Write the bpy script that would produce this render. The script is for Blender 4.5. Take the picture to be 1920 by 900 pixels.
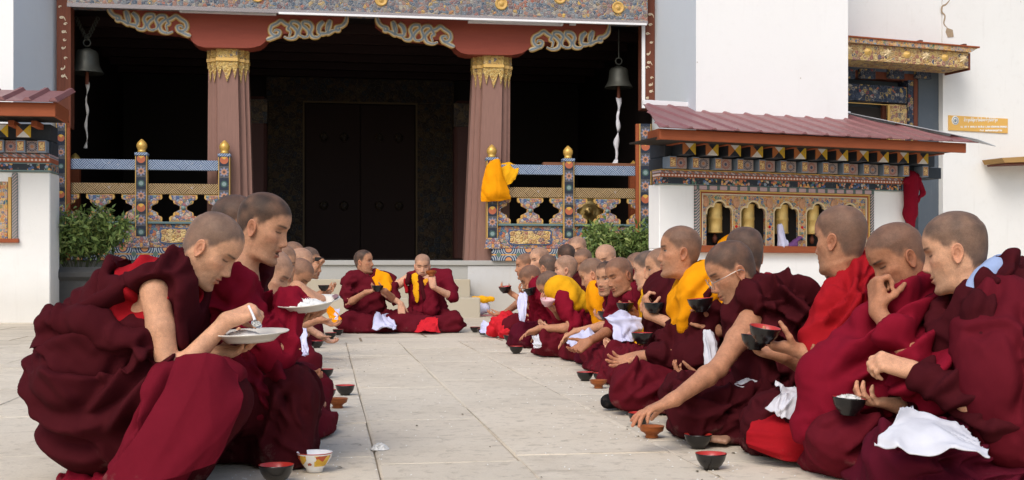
import bpy, bmesh, math, random
import numpy as np
from mathutils import Vector, Matrix
for o_ in list(bpy.data.objects): bpy.data.objects.remove(o_, do_unlink=True)
sc = bpy.context.scene; COL = sc.collection
# ---------------------------------------------------------------- camera, sky, sun, exposure
FPX, HOR, CAMH = 2300.0, 512.0, 0.625          # focal length and horizon in pixels of a 1920 wide picture, camera height
cam_d = bpy.data.cameras.new('camera'); cam = bpy.data.objects.new('camera', cam_d); COL.objects.link(cam); sc.camera = cam
cam_d.sensor_width = 36.0; cam_d.lens = 36.0*FPX/1920.0; cam_d.shift_y = (HOR-450.0)/1920.0; cam_d.clip_start = .05; cam_d.clip_end = 2000
cam.location = (0, 0, CAMH); cam.rotation_euler = (math.radians(90), 0, 0)
SUN_EL, SUN_AZ = math.radians(46), math.radians(200)      # azimuth clockwise from +Y: behind the camera, a little to the left
world = bpy.data.worlds.new('World'); sc.world = world; world.use_nodes = True
nt_ = world.node_tree; bg_ = nt_.nodes['Background']; sky_ = nt_.nodes.new('ShaderNodeTexSky'); sky_.sky_type = 'NISHITA'; sky_.sun_disc = False
sky_.sun_elevation = SUN_EL; sky_.sun_rotation = SUN_AZ; sky_.air_density = 1.2; sky_.dust_density = 3.2; sky_.ozone_density = 1.0
mx_ = nt_.nodes.new('ShaderNodeMixRGB'); mx_.inputs[0].default_value = 0.0
nt_.links.new(sky_.outputs[0], bg_.inputs[0]); bg_.inputs[1].default_value = 0.15
sun_d = bpy.data.lights.new('sun', 'SUN'); sun_d.energy = 1.1; sun_d.angle = math.radians(30); sun_d.color = (1.0, .985, .97)
sun = bpy.data.objects.new('sun', sun_d); COL.objects.link(sun)
dv_ = Vector((math.sin(SUN_AZ)*math.cos(SUN_EL), math.cos(SUN_AZ)*math.cos(SUN_EL), math.sin(SUN_EL)))
sun.rotation_euler = dv_.to_track_quat('Z', 'Y').to_euler(); sun.location = (0, -5, 12)
sc.view_settings.view_transform = 'Standard'; sc.view_settings.look = 'None'; sc.view_settings.gamma = 1.0; sc.view_settings.use_curve_mapping = False
sc.view_settings.exposure = 0.33
sc.render.engine = 'CYCLES'; sc.cycles.use_denoising = True; sc.cycles.max_bounces = 6
def W(px, py, d):
    """a point of the place: where the ray through a pixel of the photograph reaches depth d (metres)"""
    return np.array([(px-960.0)/FPX*d, d, CAMH-(py-HOR)/FPX*d])

# ---------------------------------------------------------------- figure tool kit
def vec(*a): return np.array(a, dtype=np.float64)
def nrm(v):
    v = np.asarray(v, dtype=np.float64); n = np.linalg.norm(v); return v/n if n > 1e-12 else v
def rotz(a):
    c, s = math.cos(a), math.sin(a); return np.array([[c,-s,0],[s,c,0],[0,0,1.0]])
def roty(a):   # positive pitches +X downwards (nod forward)
    c, s = math.cos(a), math.sin(a); return np.array([[c,0,s],[0,1,0],[-s,0,c]])
def rotx(a):
    c, s = math.cos(a), math.sin(a); return np.array([[1,0,0],[0,c,-s],[0,s,c]])
def sstep(a, b, x):
    t = np.clip((x-a)/(b-a), 0, 1); return t*t*(3-2*t)

class Field:
    """signed distance grid with smooth unions; meshed with surface nets"""
    def __init__(self, lo, hi, h):
        self.h = h; self.lo = np.array(lo, dtype=np.float64)
        self.n = np.maximum(np.ceil((np.array(hi)-self.lo)/h).astype(int)+1, 4)
        self.phi = np.full(self.n, 0.12, dtype=np.float32)
    def _region(self, lo, hi):
        a = np.clip(np.floor((np.array(lo)-self.lo)/self.h).astype(int), 0, self.n-1)
        b = np.clip(np.ceil((np.array(hi)-self.lo)/self.h).astype(int)+1, 1, self.n)
        if np.any(b <= a): return None
        ax = [(self.lo[i]+self.h*np.arange(a[i], b[i])).astype(np.float32) for i in range(3)]
        return tuple(slice(a[i], b[i]) for i in range(3)), ax[0][:,None,None], ax[1][None,:,None], ax[2][None,None,:]
    def _mix(self, sl, d, k, op):
        cur = self.phi[sl]
        if op == 'sub': d = -d; 
        if op == 'add':
            if k > 0:
                hh = np.maximum(k-np.abs(cur-d), 0)/k; self.phi[sl] = np.minimum(cur, d)-hh*hh*k*0.25
            else: self.phi[sl] = np.minimum(cur, d)
        else:
            if k > 0:
                hh = np.maximum(k-np.abs(cur-d), 0)/k; self.phi[sl] = np.maximum(cur, d)+hh*hh*k*0.25
            else: self.phi[sl] = np.maximum(cur, d)
    def cap(self, p, q, r1, r2=None, k=0.02, op='add', squash=None):
        if r2 is None: r2 = r1
        p = np.asarray(p, float); q = np.asarray(q, float); m = max(r1, r2)+max(k, 0.05)
        rg = self._region(np.minimum(p, q)-m, np.maximum(p, q)+m)
        if rg is None: return
        sl, X, Y, Z = rg
        d = q-p; L2 = max(float(d@d), 1e-9)
        t = np.clip(((X-p[0])*d[0]+(Y-p[1])*d[1]+(Z-p[2])*d[2])/L2, 0, 1)
        dx = X-p[0]-t*d[0]; dy = Y-p[1]-t*d[1]; dz = Z-p[2]-t*d[2]
        D = dx*dx+dy*dy+dz*dz
        if squash is not None:      # (axis, factor>1): flatter along the axis
            ax, f = squash; e = dx*ax[0]+dy*ax[1]+dz*ax[2]; D = D+(f*f-1)*e*e
        self._mix(sl, np.sqrt(D)-(r1+(r2-r1)*t), k, op)
    def ell(self, c, r, R=None, k=0.02, op='add'):
        c = np.asarray(c, float); r = np.asarray(r, float); m = r.max()+max(k, 0.05)
        rg = self._region(c-m, c+m)
        if rg is None: return
        sl, X, Y, Z = rg; X = X-c[0]; Y = Y-c[1]; Z = Z-c[2]
        if R is not None:
            R = np.asarray(R); X, Y, Z = (R[0,0]*X+R[1,0]*Y+R[2,0]*Z, R[0,1]*X+R[1,1]*Y+R[2,1]*Z, R[0,2]*X+R[1,2]*Y+R[2,2]*Z)
        a = np.sqrt((X/r[0])**2+(Y/r[1])**2+(Z/r[2])**2)
        b = np.sqrt((X/r[0]**2)**2+(Y/r[1]**2)**2+(Z/r[2]**2)**2)
        self._mix(sl, a*(a-1)/np.maximum(b, 1e-6), k, op)
    def chain(self, pts, rad, k=0.02, op='add', squash=None):
        for i in range(len(pts)-1): self.cap(pts[i], pts[i+1], rad[i], rad[i+1], k, op, squash)
    def floor(self, z=0.0, k=0.015):
        Z = (self.lo[2]+self.h*np.arange(self.n[2])).astype(np.float32)[None,None,:]
        self._mix((slice(None),)*3, np.broadcast_to(z-Z, self.phi.shape), k, 'cut')
    def cut_plane(self, p, n, k=0.01):     # keeps the side opposite to n
        p = np.asarray(p, float); n = nrm(n)
        ax = [(self.lo[i]+self.h*np.arange(self.n[i])).astype(np.float32) for i in range(3)]
        d = (ax[0][:,None,None]-p[0])*n[0]+(ax[1][None,:,None]-p[1])*n[1]+(ax[2][None,None,:]-p[2])*n[2]
        self._mix((slice(None),)*3, d, k, 'cut')
    def keep(self, other, k=.012):          # intersection with another field on the same grid
        self._mix((slice(None),)*3, other.phi, k, 'cut')
    def like(self): 
        f = Field(self.lo, self.lo+self.h*(self.n-1), self.h); f.n = self.n.copy(); f.phi = np.full(tuple(self.n), .12, dtype=np.float32); return f
    def sample(self, P):
        g = (P-self.lo)/self.h; g = np.clip(g, 0, self.n-1.001); i = g.astype(int); f = (g-i)
        i0, j0, k0 = i[:,0], i[:,1], i[:,2]; fx, fy, fz = f[:,0], f[:,1], f[:,2]; p = self.phi
        c00 = p[i0,j0,k0]*(1-fx)+p[i0+1,j0,k0]*fx; c10 = p[i0,j0+1,k0]*(1-fx)+p[i0+1,j0+1,k0]*fx
        c01 = p[i0,j0,k0+1]*(1-fx)+p[i0+1,j0,k0+1]*fx; c11 = p[i0,j0+1,k0+1]*(1-fx)+p[i0+1,j0+1,k0+1]*fx
        return (c00*(1-fy)+c10*fy)*(1-fz)+(c01*(1-fy)+c11*fy)*fz
    def grad(self, P):
        e = self.h*0.8; g = np.empty_like(P)
        for a in range(3):
            d = np.zeros(3); d[a] = e
            g[:,a] = self.sample(P+d)-self.sample(P-d)
        return g/np.maximum(np.linalg.norm(g, axis=1, keepdims=True), 1e-9)
    def mesh(self):
        p = self.phi.copy(); p[0]=p[-1]=0.1; p[:,0]=p[:,-1]=0.1; p[:,:,0]=p[:,:,-1]=0.1
        s = p < 0; nx, ny, nz = p.shape
        cnt = np.zeros((nx-1, ny-1, nz-1), dtype=np.uint8)
        for dx in (0,1):
            for dy in (0,1):
                for dz in (0,1): cnt += s[dx:nx-1+dx, dy:ny-1+dy, dz:nz-1+dz]
        I, J, K = np.nonzero((cnt > 0) & (cnt < 8)); n = len(I)
        idx = np.full(cnt.shape, -1, dtype=np.int32); idx[I,J,K] = np.arange(n)
        cor = {}
        for dx in (0,1):
            for dy in (0,1):
                for dz in (0,1): cor[dx,dy,dz] = p[I+dx, J+dy, K+dz].astype(np.float64)
        acc = np.zeros((n,3)); m = np.zeros(n)
        for a in range(3):
            for u in (0,1):
                for w in (0,1):
                    c0 = [0,0,0]; o = [b for b in range(3) if b != a]; c0[o[0]] = u; c0[o[1]] = w
                    c1 = list(c0); c1[a] = 1
                    A, B = cor[tuple(c0)], cor[tuple(c1)]; cr = (A < 0) != (B < 0)
                    t = np.where(cr, A/np.where(np.abs(A-B) < 1e-12, 1, A-B), 0)
                    pt = np.tile(np.array(c0, float), (n,1)); pt[:,a] += t
                    acc += pt*cr[:,None]; m += cr
        V = (np.stack([I,J,K], 1)+acc/np.maximum(m,1)[:,None])*self.h+self.lo
        F = []
        for a in range(3):
            sh = [slice(1,-1)]*3; sh[a] = slice(0,-1); sh2 = [slice(1,-1)]*3; sh2[a] = slice(1,None)
            A, B = s[tuple(sh)], s[tuple(sh2)]
            E = np.nonzero(A != B); off = [1,1,1]; off[a] = 0
            q = [E[b]+off[b] for b in range(3)]
            o = [(a+1)%3, (a+2)%3]
            def cell(du, dw):
                c = [q[0].copy(), q[1].copy(), q[2].copy()]; c[o[0]] = c[o[0]]-du; c[o[1]] = c[o[1]]-dw
                return idx[c[0], c[1], c[2]]
            quad = np.stack([cell(1,1), cell(0,1), cell(0,0), cell(1,0)], 1)
            fl = ~A[E]; quad[fl] = quad[fl][:, ::-1]
            F.append(quad)
        F = np.concatenate(F); F = F[(F >= 0).all(1)]
        return V, F

def edges_of(F):
    e = np.concatenate([F[:, [0,1]], F[:, [1,2]], F[:, [2,3]], F[:, [3,0]]]); e.sort(1)
    key = e[:,0].astype(np.int64)*(int(F.max())+1)+e[:,1]
    _, u = np.unique(key, return_index=True); return e[u]
def scat(i, w, n):
    return np.stack([np.bincount(i, weights=w[:,a], minlength=n) for a in range(3)], 1)
def smooth(V, E, it=3, lam=0.5):
    n = len(V); i = np.concatenate([E[:,0], E[:,1]]); j = np.concatenate([E[:,1], E[:,0]])
    deg = np.maximum(np.bincount(i, minlength=n), 1)[:,None]
    for _ in range(it): V = V+lam*(scat(i, V[j], n)/deg-V)
    return V
def normals(V, F):
    a = V[F[:,2]]-V[F[:,0]]; b = V[F[:,3]]-V[F[:,1]]; fn = np.cross(a, b)
    n = np.zeros_like(V)
    for c in range(4): n += scat(F[:,c], fn, len(V))
    return n/np.maximum(np.linalg.norm(n, axis=1, keepdims=True), 1e-12)

def vnoise(P, seed=0):
    """smooth value noise in [-1,1] at points P"""
    i = np.floor(P).astype(np.int64); f = P-i; f = f*f*(3-2*f); r = 0
    for dx in (0,1):
        for dy in (0,1):
            for dz in (0,1):
                h = ((i[:,0]+dx)*73856093) ^ ((i[:,1]+dy)*19349663) ^ ((i[:,2]+dz)*83492791) ^ (seed*2654435761 & 0x7fffffff)
                h = (h ^ (h >> 13))*1274126177; h = (h ^ (h >> 16)) & 0xffff
                w = (f[:,0] if dx else 1-f[:,0])*(f[:,1] if dy else 1-f[:,1])*(f[:,2] if dz else 1-f[:,2])
                r = r+w*(h/32767.5-1)
    return r

def n1(u, seed):
    return vnoise(np.stack([u, 0*u+seed*3.7, 0*u+.5], 1), seed)
def fold_disp(V, N, folds, seed=0):
    """folds: list of dict(ph=phase(V) in metres across the folds, f=folds per metre, a=height, kind, gate=mask(V))
    each is a family of long creases that follow lines of equal phase"""
    D = np.zeros(len(V))
    for q, fo in enumerate(folds):
        sd = seed*13+q*7+1
        wl = fo.get('warp', .035); w = wl*vnoise(V*fo.get('wf', 5.0), sd)+wl*.35*vnoise(V*fo.get('wf', 5.0)*2.7, sd+1)
        u = (fo['ph'](V)+w)*fo['f']
        n = n1(u, sd)+.45*n1(u*2.13, sd+2)
        kind = fo.get('kind', 'soft')
        if kind == 'sharp': r = (1-np.minimum(np.abs(n)*2.6, 1))**1.3-.22
        elif kind == 'valley': r = (1-np.minimum(np.abs(n)*1.9, 1))**1.4*1.15-.30
        else: r = n
        g = fo['gate'](V) if 'gate' in fo else 1.0
        g = g*(fo.get('base', .45)+(1-fo.get('base', .45))*sstep(-.45, .45, vnoise(V*fo.get('gf', 3.6), sd+4)))
        D += fo['a']*r*g
    return D
def crease_disp(V, N, creases):
    """hand placed folds: polylines in a plane of the person's frame (default x-z), on the side the normal faces"""
    D = np.zeros(len(V))
    for c in creases:
        ax = c.get('plane', (0, 2)); oth = 3-ax[0]-ax[1]; side = c.get('side', -1)
        Q = V[:, list(ax)]; P = cr_interp(np.asarray(c['pts'], float), np.linspace(0, len(c['pts'])-1, 9)); best = np.full(len(V), 9.0); sg = np.zeros(len(V)); tt = np.zeros(len(V))
        m = np.nonzero((np.abs(Q-P.mean(0)) < (np.ptp(P, axis=0)/2+.15)).all(1) & (N[:,oth]*side > -.15))[0]; q = Q[m]
        b = best[m]; s_ = sg[m]; t_ = tt[m]
        for i in range(len(P)-1):
            d = P[i+1]-P[i]; L = max(np.linalg.norm(d), 1e-9); d = d/L; r = q-P[i]; t = np.clip(r@d, 0, L)
            dist = np.linalg.norm(r-t[:,None]*d, axis=1); cr = r[:,0]*d[1]-r[:,1]*d[0]; u = dist < b
            b = np.where(u, dist, b); s_ = np.where(u, np.sign(cr), s_); t_ = np.where(u, (i+t/L)/(len(P)-1), t_)
        w = c.get('w', .022); e = np.minimum(t_, 1-t_); fade = sstep(0, .22, e)*.85+.15*sstep(0, .05, e)
        u = b*s_/w; prof = 2.3*u*np.exp(-u*u)-1.05*np.exp(-(u*2.5)**2)
        if c.get('kind') == 'ridge': prof = np.exp(-u*u)-.35*np.exp(-(np.abs(u)-1.7)**2*1.5)
        D[m] += 1.15*c.get('a', .014)*prof*fade*sstep(-.15, .25, N[m,oth]*side)
    return D
def drape(fld, V, F, folds, seed=0, it=3, lam=.4, floor=.003, creases=None, calm=1.0):
    E = edges_of(F); N = normals(V, F); N = smooth(N, E, 4); N /= np.maximum(np.linalg.norm(N, axis=1, keepdims=True), 1e-9)
    D = fold_disp(V, N, folds, seed)*calm*.8
    if creases: D = D+crease_disp(V, N, creases)
    zf = sstep(.0, .05, V[:,2]); D = D*(.35+.65*zf)
    X = V+N*D[:,None]
    lowm = V[:,2] < .012
    X[lowm, 2] = np.minimum(X[lowm, 2], .012)
    X[:,2] = np.maximum(X[:,2], np.minimum(V[:,2], floor))
    return smooth(X, E, it, lam)

def buckle(V, F, ex=.16, it=40, bend=.06, seed=0, floor=.003, hold=.012, fs=1.0):
    """let the cloth carry a little more fabric than its outline needs: the surplus buckles into fine natural creases"""
    n = len(V); E = edges_of(F); i = np.concatenate([E[:,0], E[:,1]]); j = np.concatenate([E[:,1], E[:,0]]); o = np.argsort(i, kind='stable'); i = i[o]; j = j[o]
    start = np.searchsorted(i, np.arange(n)); pos = np.arange(len(i))-start[i]; K = int(min(pos.max()+1, 9)); ok = pos < K
    nb = np.tile(np.arange(n)[:,None], (1, K)); nb[i[ok], pos[ok]] = j[ok]; valid = nb != np.arange(n)[:,None]; deg = np.maximum(valid.sum(1), 1)[:,None].astype(np.float32)
    X0 = V.astype(np.float32); d = X0[nb]-X0[:,None]; L = np.sqrt((d*d).sum(2))
    g = sstep(-.25, .35, vnoise(V*6.5/fs, seed+61)).astype(np.float32); a = (2.2*vnoise(V*3.0/fs+5, seed+62)).astype(np.float32)
    ge = .5*(g[:,None]+g[nb]); ae = .5*(a[:,None]+a[nb]); c = np.abs(np.cos(np.arctan2(d[:,:,2], np.sqrt(d[:,:,0]**2+d[:,:,1]**2)*np.sign(d[:,:,0]*1.0+1e-9))-ae))
    rest = L*(1+ex*ge*c*c); N = normals(V, F).astype(np.float32); X = X0+N*(.0022*fs*vnoise(V*42/fs, seed+63)+.0025*fs*vnoise(V*20/fs, seed+64)).astype(np.float32)[:,None]
    cols = [(np.nonzero(valid[:,q])[0], nb[valid[:,q], q], rest[valid[:,q], q]) for q in range(K)]; full = [len(c_[0]) == n for c_ in cols]; inv = (1/deg).astype(np.float32)
    for k in range(it):
        acc = np.zeros_like(X)
        for (ii, jj, rs), fu in zip(cols, full):
            dd = X[jj]-(X if fu else X[ii]); l = np.sqrt(dd[:,0]*dd[:,0]+dd[:,1]*dd[:,1]+dd[:,2]*dd[:,2]); w = (.7*(l-rs)/np.maximum(l, 1e-7)+bend)[:,None]
            if fu: acc += dd*w
            else: acc[ii] += dd*w
        X = X+acc*inv
        if k % 4 == 3:
            of = X-X0; r = np.sqrt(of[:,0]**2+of[:,1]**2+of[:,2]**2)[:,None]; X = X0+of*np.minimum(1, hold/np.maximum(r, 1e-7)); X[:,2] = np.maximum(X[:,2], np.minimum(X0[:,2], floor))
    return X.astype(np.float64)

def cr_interp(P, t):
    """Catmull-Rom through the rows of P at parameters t (0..len-1)"""
    P = np.asarray(P, float); n = len(P); i = np.clip(np.floor(t).astype(int), 0, n-2); f = (t-i)[:,None]
    p0 = P[np.maximum(i-1, 0)]; p1 = P[i]; p2 = P[i+1]; p3 = P[np.minimum(i+2, n-1)]
    return 0.5*((2*p1)+(-p0+p2)*f+(2*p0-5*p1+4*p2-p3)*f**2+(-p0+3*p1-3*p2+p3)*f**3)

#            xf     zf      xb     zb      w     zs(side offset)
HEAD_RINGS = [
 ( .040,-.235, -.085,-.180, .066, 0), ( .026,-.195, -.074,-.150, .058, 0), ( .018,-.160, -.066,-.118, .0555, 0),
 ( .022,-.132, -.064,-.092, .0560, 0), ( .048,-.121, -.066,-.076, .0575, .004), ( .072,-.1185, -.070,-.062, .0590, .006),
 ( .083,-.108, -.075,-.050, .0600, .004), ( .0815,-.094, -.080,-.038, .0615, 0), ( .081,-.083, -.085,-.026, .0635, 0),
 ( .084,-.071, -.089,-.014, .0655, 0), ( .085,-.058, -.0925,-.002, .0672, 0), ( .083,-.043, -.095, .010, .0690, 0),
 ( .081,-.026, -.097, .021, .0710, 0), ( .080,-.010, -.0985, .032, .0725, 0), ( .082, .006, -.099, .043, .0735, 0),
 ( .0865, .021, -.0985, .053, .0745, 0), ( .0905, .036, -.097, .063, .0755, 0), ( .0905, .053, -.093, .073, .0755, 0),
 ( .0855, .071, -.0865, .083, .0725, 0), ( .0775, .088, -.079, .0965, .0665, 0), ( .063, .104, -.064, .109, .0555, 0),
 ( .043, .1165, -.044, .1195, .0395, 0), ( .021, .1245, -.022, .1255, .0205, 0), ( .002, .1275, -.003, .1277, .003, 0)]

def build_head(lod=0, seed=0, skin=(.42,.235,.155), hair=(.10,.085,.08), stubble=0.75, eye='down', mouth=0.0, fat=0.0, smile=0.0, old=0.0, hairline=0.0):
    rng = random.Random(seed*77+5); hair = tuple(v*.50 for v in hair)
    nr, na = ((104, 96), (58, 58), (36, 40))[lod]
    R = np.array(HEAD_RINGS, float); n = len(R)
    # ring density: concentrate on the face (rings 5..18)
    dens = np.interp(np.linspace(0, n-1, 400), [0, 4, 6, 9, 16, 18, n-1], [0.5, .9, 1.8, 2.2, 2.2, 1.0, .7])
    cum = np.concatenate([[0], np.cumsum(dens)]); cum /= cum[-1]
    t = np.interp(np.linspace(0, 1, nr), cum, np.linspace(0, n-1, 401))
    r = cr_interp(R, t)
    u = np.linspace(-1, 1, na, endpoint=False)
    th = math.pi*(0.62*u+0.38*np.sign(u)*np.abs(u)**2.2)       # denser at the front
    c, s = np.cos(th), np.sin(th)
    nf = np.interp(t, [0, 4, 6, 9, 13, 16, 19, n-1], [2.0, 1.9, 1.72, 1.95, 2.3, 2.15, 2.0, 2.0])[:,None]
    cc = np.sign(c)*np.where(c > 0, np.abs(c)[None,:]**(2/nf), np.abs(c)[None,:]**0.98); ss = np.sign(s)*np.abs(s)**0.96
    xm = (r[:,0]+r[:,2])/2; xh = (r[:,0]-r[:,2])/2; zm = (r[:,1]+r[:,3])/2; zh = (r[:,1]-r[:,3])/2
    jaw = np.interp(t, [3, 6, 9, 12], [0, 1, .6, 0])
    W = r[:,4]*(1+fat*0.10*jaw)
    X = xm[:,None]+xh[:,None]*cc; Y = W[:,None]*ss; Z = zm[:,None]+zh[:,None]*cc+r[:,5:6]*(1-cc**2)
    V = np.stack([X, Y, Z], 2).reshape(-1, 3)
    i = np.arange(nr-1)[:,None]; j = np.arange(na)[None,:]; j2 = (j+1) % na
    F = np.stack([np.broadcast_to(i*na+j, (nr-1,na)), i*na+j2, (i+1)*na+j2, np.broadcast_to((i+1)*na+j, (nr-1,na))], 2).reshape(-1, 4)
    x, y, z = V[:,0].copy(), V[:,1].copy(), V[:,2].copy(); ay = np.abs(y)
    front = sstep(0.01, 0.05, x)
    g = lambda a, b: np.exp(-(a/b)**2)
    # nose
    nl = 1.0+rng.uniform(-.1, .12); nw = 1.0+rng.uniform(-.08, .18)
    hN = np.interp(z, [-.054, -.047, -.041, -.033, -.022, -.004, .010, .024, .034], [0, .004, .0175, .0245, .0205, .0125, .0070, .0030, 0])*nl
    wN = np.interp(z, [-.05, -.036, -.02, .0, .02], [.0135, .0130, .0105, .0090, .0105])*nw
    x = x+front*hN*g(ay, wN)
    x = x+front*.0085*g(ay-.0145*nw, .0062)*g(z+.0385, .0075)
    x = x-front*.005*g(ay-.0075*nw, .0038)*g(z+.047, .0030)
    x = x-front*.0030*g(ay-.022*nw, .006)*g(z+.036, .010)
    # eyes
    x = x-front*.0115*g(ay-.031, .0155)*g(z-.008, .0105)
    x = x+front*.0075*g(ay-.0315, .0115)*g(z-.0075, .0068)
    x = x-front*.0022*g(z-.0165, .0022)*g(ay-.032, .012)
    x = x-front*.0018*g(z+.0055+.03*old*0, .0025)*g(ay-.030, .012)
    x = x+front*.0045*g(z-.0265, .0075)*g(ay-.030, .020)
    x = x-front*.0030*g(z-.013, .010)*g(ay-.009, .007)
    # cheekbones, temple, cheeks
    y = y+np.sign(y)*front*.0045*g(z+.014, .016)*g(x-.045, .028)
    x = x+front*.0035*g(z+.016, .015)*g(ay-.046, .014)
    y = y-np.sign(y)*.0040*g(z-.040, .022)*g(x-.045, .025)
    y = y-np.sign(y)*front*.0045*(1-fat)*g(z+.058, .018)*g(x-.042, .026)
    x = x+front*.003*fat*g(z+.05, .02)*g(ay-.035, .02)
    # mouth
    zc = -.0665-smile*.25*(-(ay/.026)**2)*.02
    zl = z-(zc+(.0020*(ay/.024)**2)*(1-2*smile)*1.0)
    mo = mouth*.007
    x = x+front*.0058*g(zl-.0062-mo*.3, .0046)*g(ay, .020)*(1-.25*g(ay, .004))
    x = x+front*.0064*g(zl+.0075+mo, .0052)*g(ay, .0165)
    x = x-front*(.0050+mouth*.010)*g(zl+mo*.4, .0020+mouth*.0028)*g(ay, .0215-mouth*.004)
    x = x-front*.0026*g(zl, .008)*g(ay-.027, .006)
    x = x-front*.0016*g(z+.053, .005)*g(ay, .0035)
    x = x-front*.0030*g(z+.0855, .0055)*g(ay, .018)
    x = x+front*.0030*g(z+.104, .010)*g(ay, .016)
    fold = .0022*(old+.35+smile*.8)
    x = x-front*fold*g(ay-(.021+(-.040-z)*.45), .0035)*sstep(-.075, -.06, z)*sstep(-.030, -.042, z)
    # neck: sterno muscles and throat
    x = x+.003*g(ay, .010)*g(z+.155, .012)*sstep(0, .01, x)
    V = np.stack([x, y, z], 1)
    wgt = np.interp(np.repeat(t, na), [0, 1, 5], [0, .12, 1.0]); wgt = wgt*wgt*(3-2*wgt)
    # colours
    sk = np.array(skin); C = np.tile(sk, (len(V), 1))
    mott = 0.5+0.5*vnoise(V*28+seed, seed); C *= (0.93+0.12*mott)[:,None]
    soc = g(ay-.031, .017)*g(z-.012, .010)*front; C = C*(1-.16*soc[:,None])
    red = g(ay-.045, .020)*g(z+.022, .022)*front*.35+g(ay, .016)*g(z+.034, .012)*front*.4
    C = C*(1-red[:,None]*np.array([0.0,.22,.22]))
    beard = front*sstep(-.030, -.050, z)*(1-sstep(.05, .062, ay))*sstep(-.125, -.112, z)*(1-.0)
    C = C*(1-.16*beard[:,None]*np.array([1.1,.9,.8]))
    phi = np.degrees(np.arctan2(ay, x-.0))
    zh = np.interp(phi, [0, 25, 42, 58, 74, 86, 98, 112, 135, 180], [.074, .072, .064, .052, .020, .012, .030, .0, -.052, -.062])+hairline*np.interp(phi, [0, 60, 80], [1, 1, 0])
    C = C*(1-.10*sstep(.02, .05, z)[:,None]*front[:,None]*0)
    hm = sstep(-.011, .013, z-zh+.007*vnoise(V*60, seed+2)+.008*vnoise(V*22, seed+3))*np.minimum(stubble+.16, .97)*(0.88+.12*vnoise(V*35, seed+9))
    C = C*(1-hm[:,None])+np.array(hair)*hm[:,None]
    br = g(z-(.0275+.10*(ay-.032)-3.2*(ay-.034)**2), .0042)*sstep(.009, .016, ay)*(1-sstep(.046, .056, ay))*front*(0.88-.25*old)
    lipm = np.clip(g(zl-.0052-mo*.3, .0052)+g(zl+.0065+mo, .0058), 0, 1)*(1-sstep(.019, .0245, ay))*front
    C = C*(1-lipm[:,None]*.85)+(sk*np.array([.72,.40,.42]))*lipm[:,None]*.85
    inm = g(zl+mo*.4, .0014+mouth*.0030)*(1-sstep(.018, .0235-mouth*.005, ay))*front
    C = C*(1-inm[:,None]*.88)+np.array([.045,.018,.015])*inm[:,None]*.88
    C = C*(1-br[:,None])+np.array([.018,.014,.012])*br[:,None]
    ez = .0055 if eye == 'down' else .0068
    arc = ez+.0035*(1-((ay-.0315)/.0145)**2)*(-.55 if eye == 'down' else 1.0)+.06*(ay-.0315)
    em = (1-sstep(.0125, .0150, np.abs(ay-.0315)))*front
    if eye == 'down':
        ln = g(z-arc, .0027)*em; C = C*(1-ln[:,None]*.92)+np.array([.016,.011,.009])*ln[:,None]*.92
    else:
        low = ez-.0012*(1-((ay-.0315)/.0145)**2)+.05*(ay-.0315)-.0016
        op = sstep(-.0008, .0004, arc-z)*sstep(-.0008, .0004, z-low)*em
        C = C*(1-op[:,None])+np.array([.42,.38,.35])*op[:,None]
        ir = (1-sstep(.0052, .0062, np.abs(ay-.0315)))*op
        C = C*(1-ir[:,None])+np.array([.018,.012,.010])*ir[:,None]
        ln = g(z-arc, .0021)*em; C = C*(1-ln[:,None]*.9)+np.array([.02,.014,.012])*ln[:,None]*.9
    # close the crown
    Vs, Fs, Cs, Ws = [V], [F], [C], [wgt]
    # ears
    er, ea = ((9, 26), (6, 16), (4, 12))[lod]
    for sd in (1, -1):
        rr = np.linspace(0, 1, er); aa = np.linspace(0, 2*math.pi, ea, endpoint=False)
        RR, AA = np.meshgrid(rr, aa, indexing='ij')
        ex = .0180*RR*np.cos(AA)*(1+.10*np.sin(AA)); ez_ = .0315*RR*np.sin(AA)*(1.0)
        ex = np.where(ez_ < 0, ex*(1-.30*np.clip(-ez_/.0315, 0, 1)), ex)
        dp = np.interp(RR, [0, .35, .60, .74, .88, 1.0], [.0010, .0015, .0075, .0055, .0115, .0075])
        dp = dp-.004*np.exp(-((RR-.5)/.3)**2)*np.exp(-((AA-5.9)/.7)**2)
        P = np.stack([ex, dp, ez_], 2)
        # skirt back into the head
        sk1 = P[-1].copy(); sk1[:,1] = .001; sk1[:,[0,2]] *= .93
        sk2 = P[-1].copy(); sk2[:,1] = -.016; sk2[:,[0,2]] *= .70
        P = np.concatenate([P, sk1[None], sk2[None]])
        m = P.reshape(-1, 3).copy()
        m = m@(rotz(math.radians(14)).T); m = m@(roty(math.radians(-10)).T)
        m[:,0] -= .012; m[:,2] -= .006; m[:,1] += .0705
        m[:,1] *= sd
        k = P.shape[0]; ii = np.arange(k-1)[:,None]; jj = np.arange(ea)[None,:]; jn = (jj+1) % ea
        f = np.stack([np.broadcast_to(ii*ea+jj, (k-1,ea)), np.broadcast_to((ii+1)*ea+jj, (k-1,ea)), (ii+1)*ea+jn, ii*ea+jn], 2).reshape(-1, 4)
        if sd < 0: f = f[:, ::-1]
        col = np.tile(sk*np.array([1.02,.88,.86]), (len(m), 1)); col *= np.interp(np.repeat(np.concatenate([rr, [1,1]]), ea), [0, .4, .6, 1], [.72, .75, .95, 1.0])[:,None]
        Fs.append(f+sum(len(q) for q in Vs)); Vs.append(m); Cs.append(col); Ws.append(np.ones(len(m)))
    return np.concatenate(Vs), np.concatenate(Fs), np.concatenate(Cs), np.concatenate(Ws)

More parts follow.
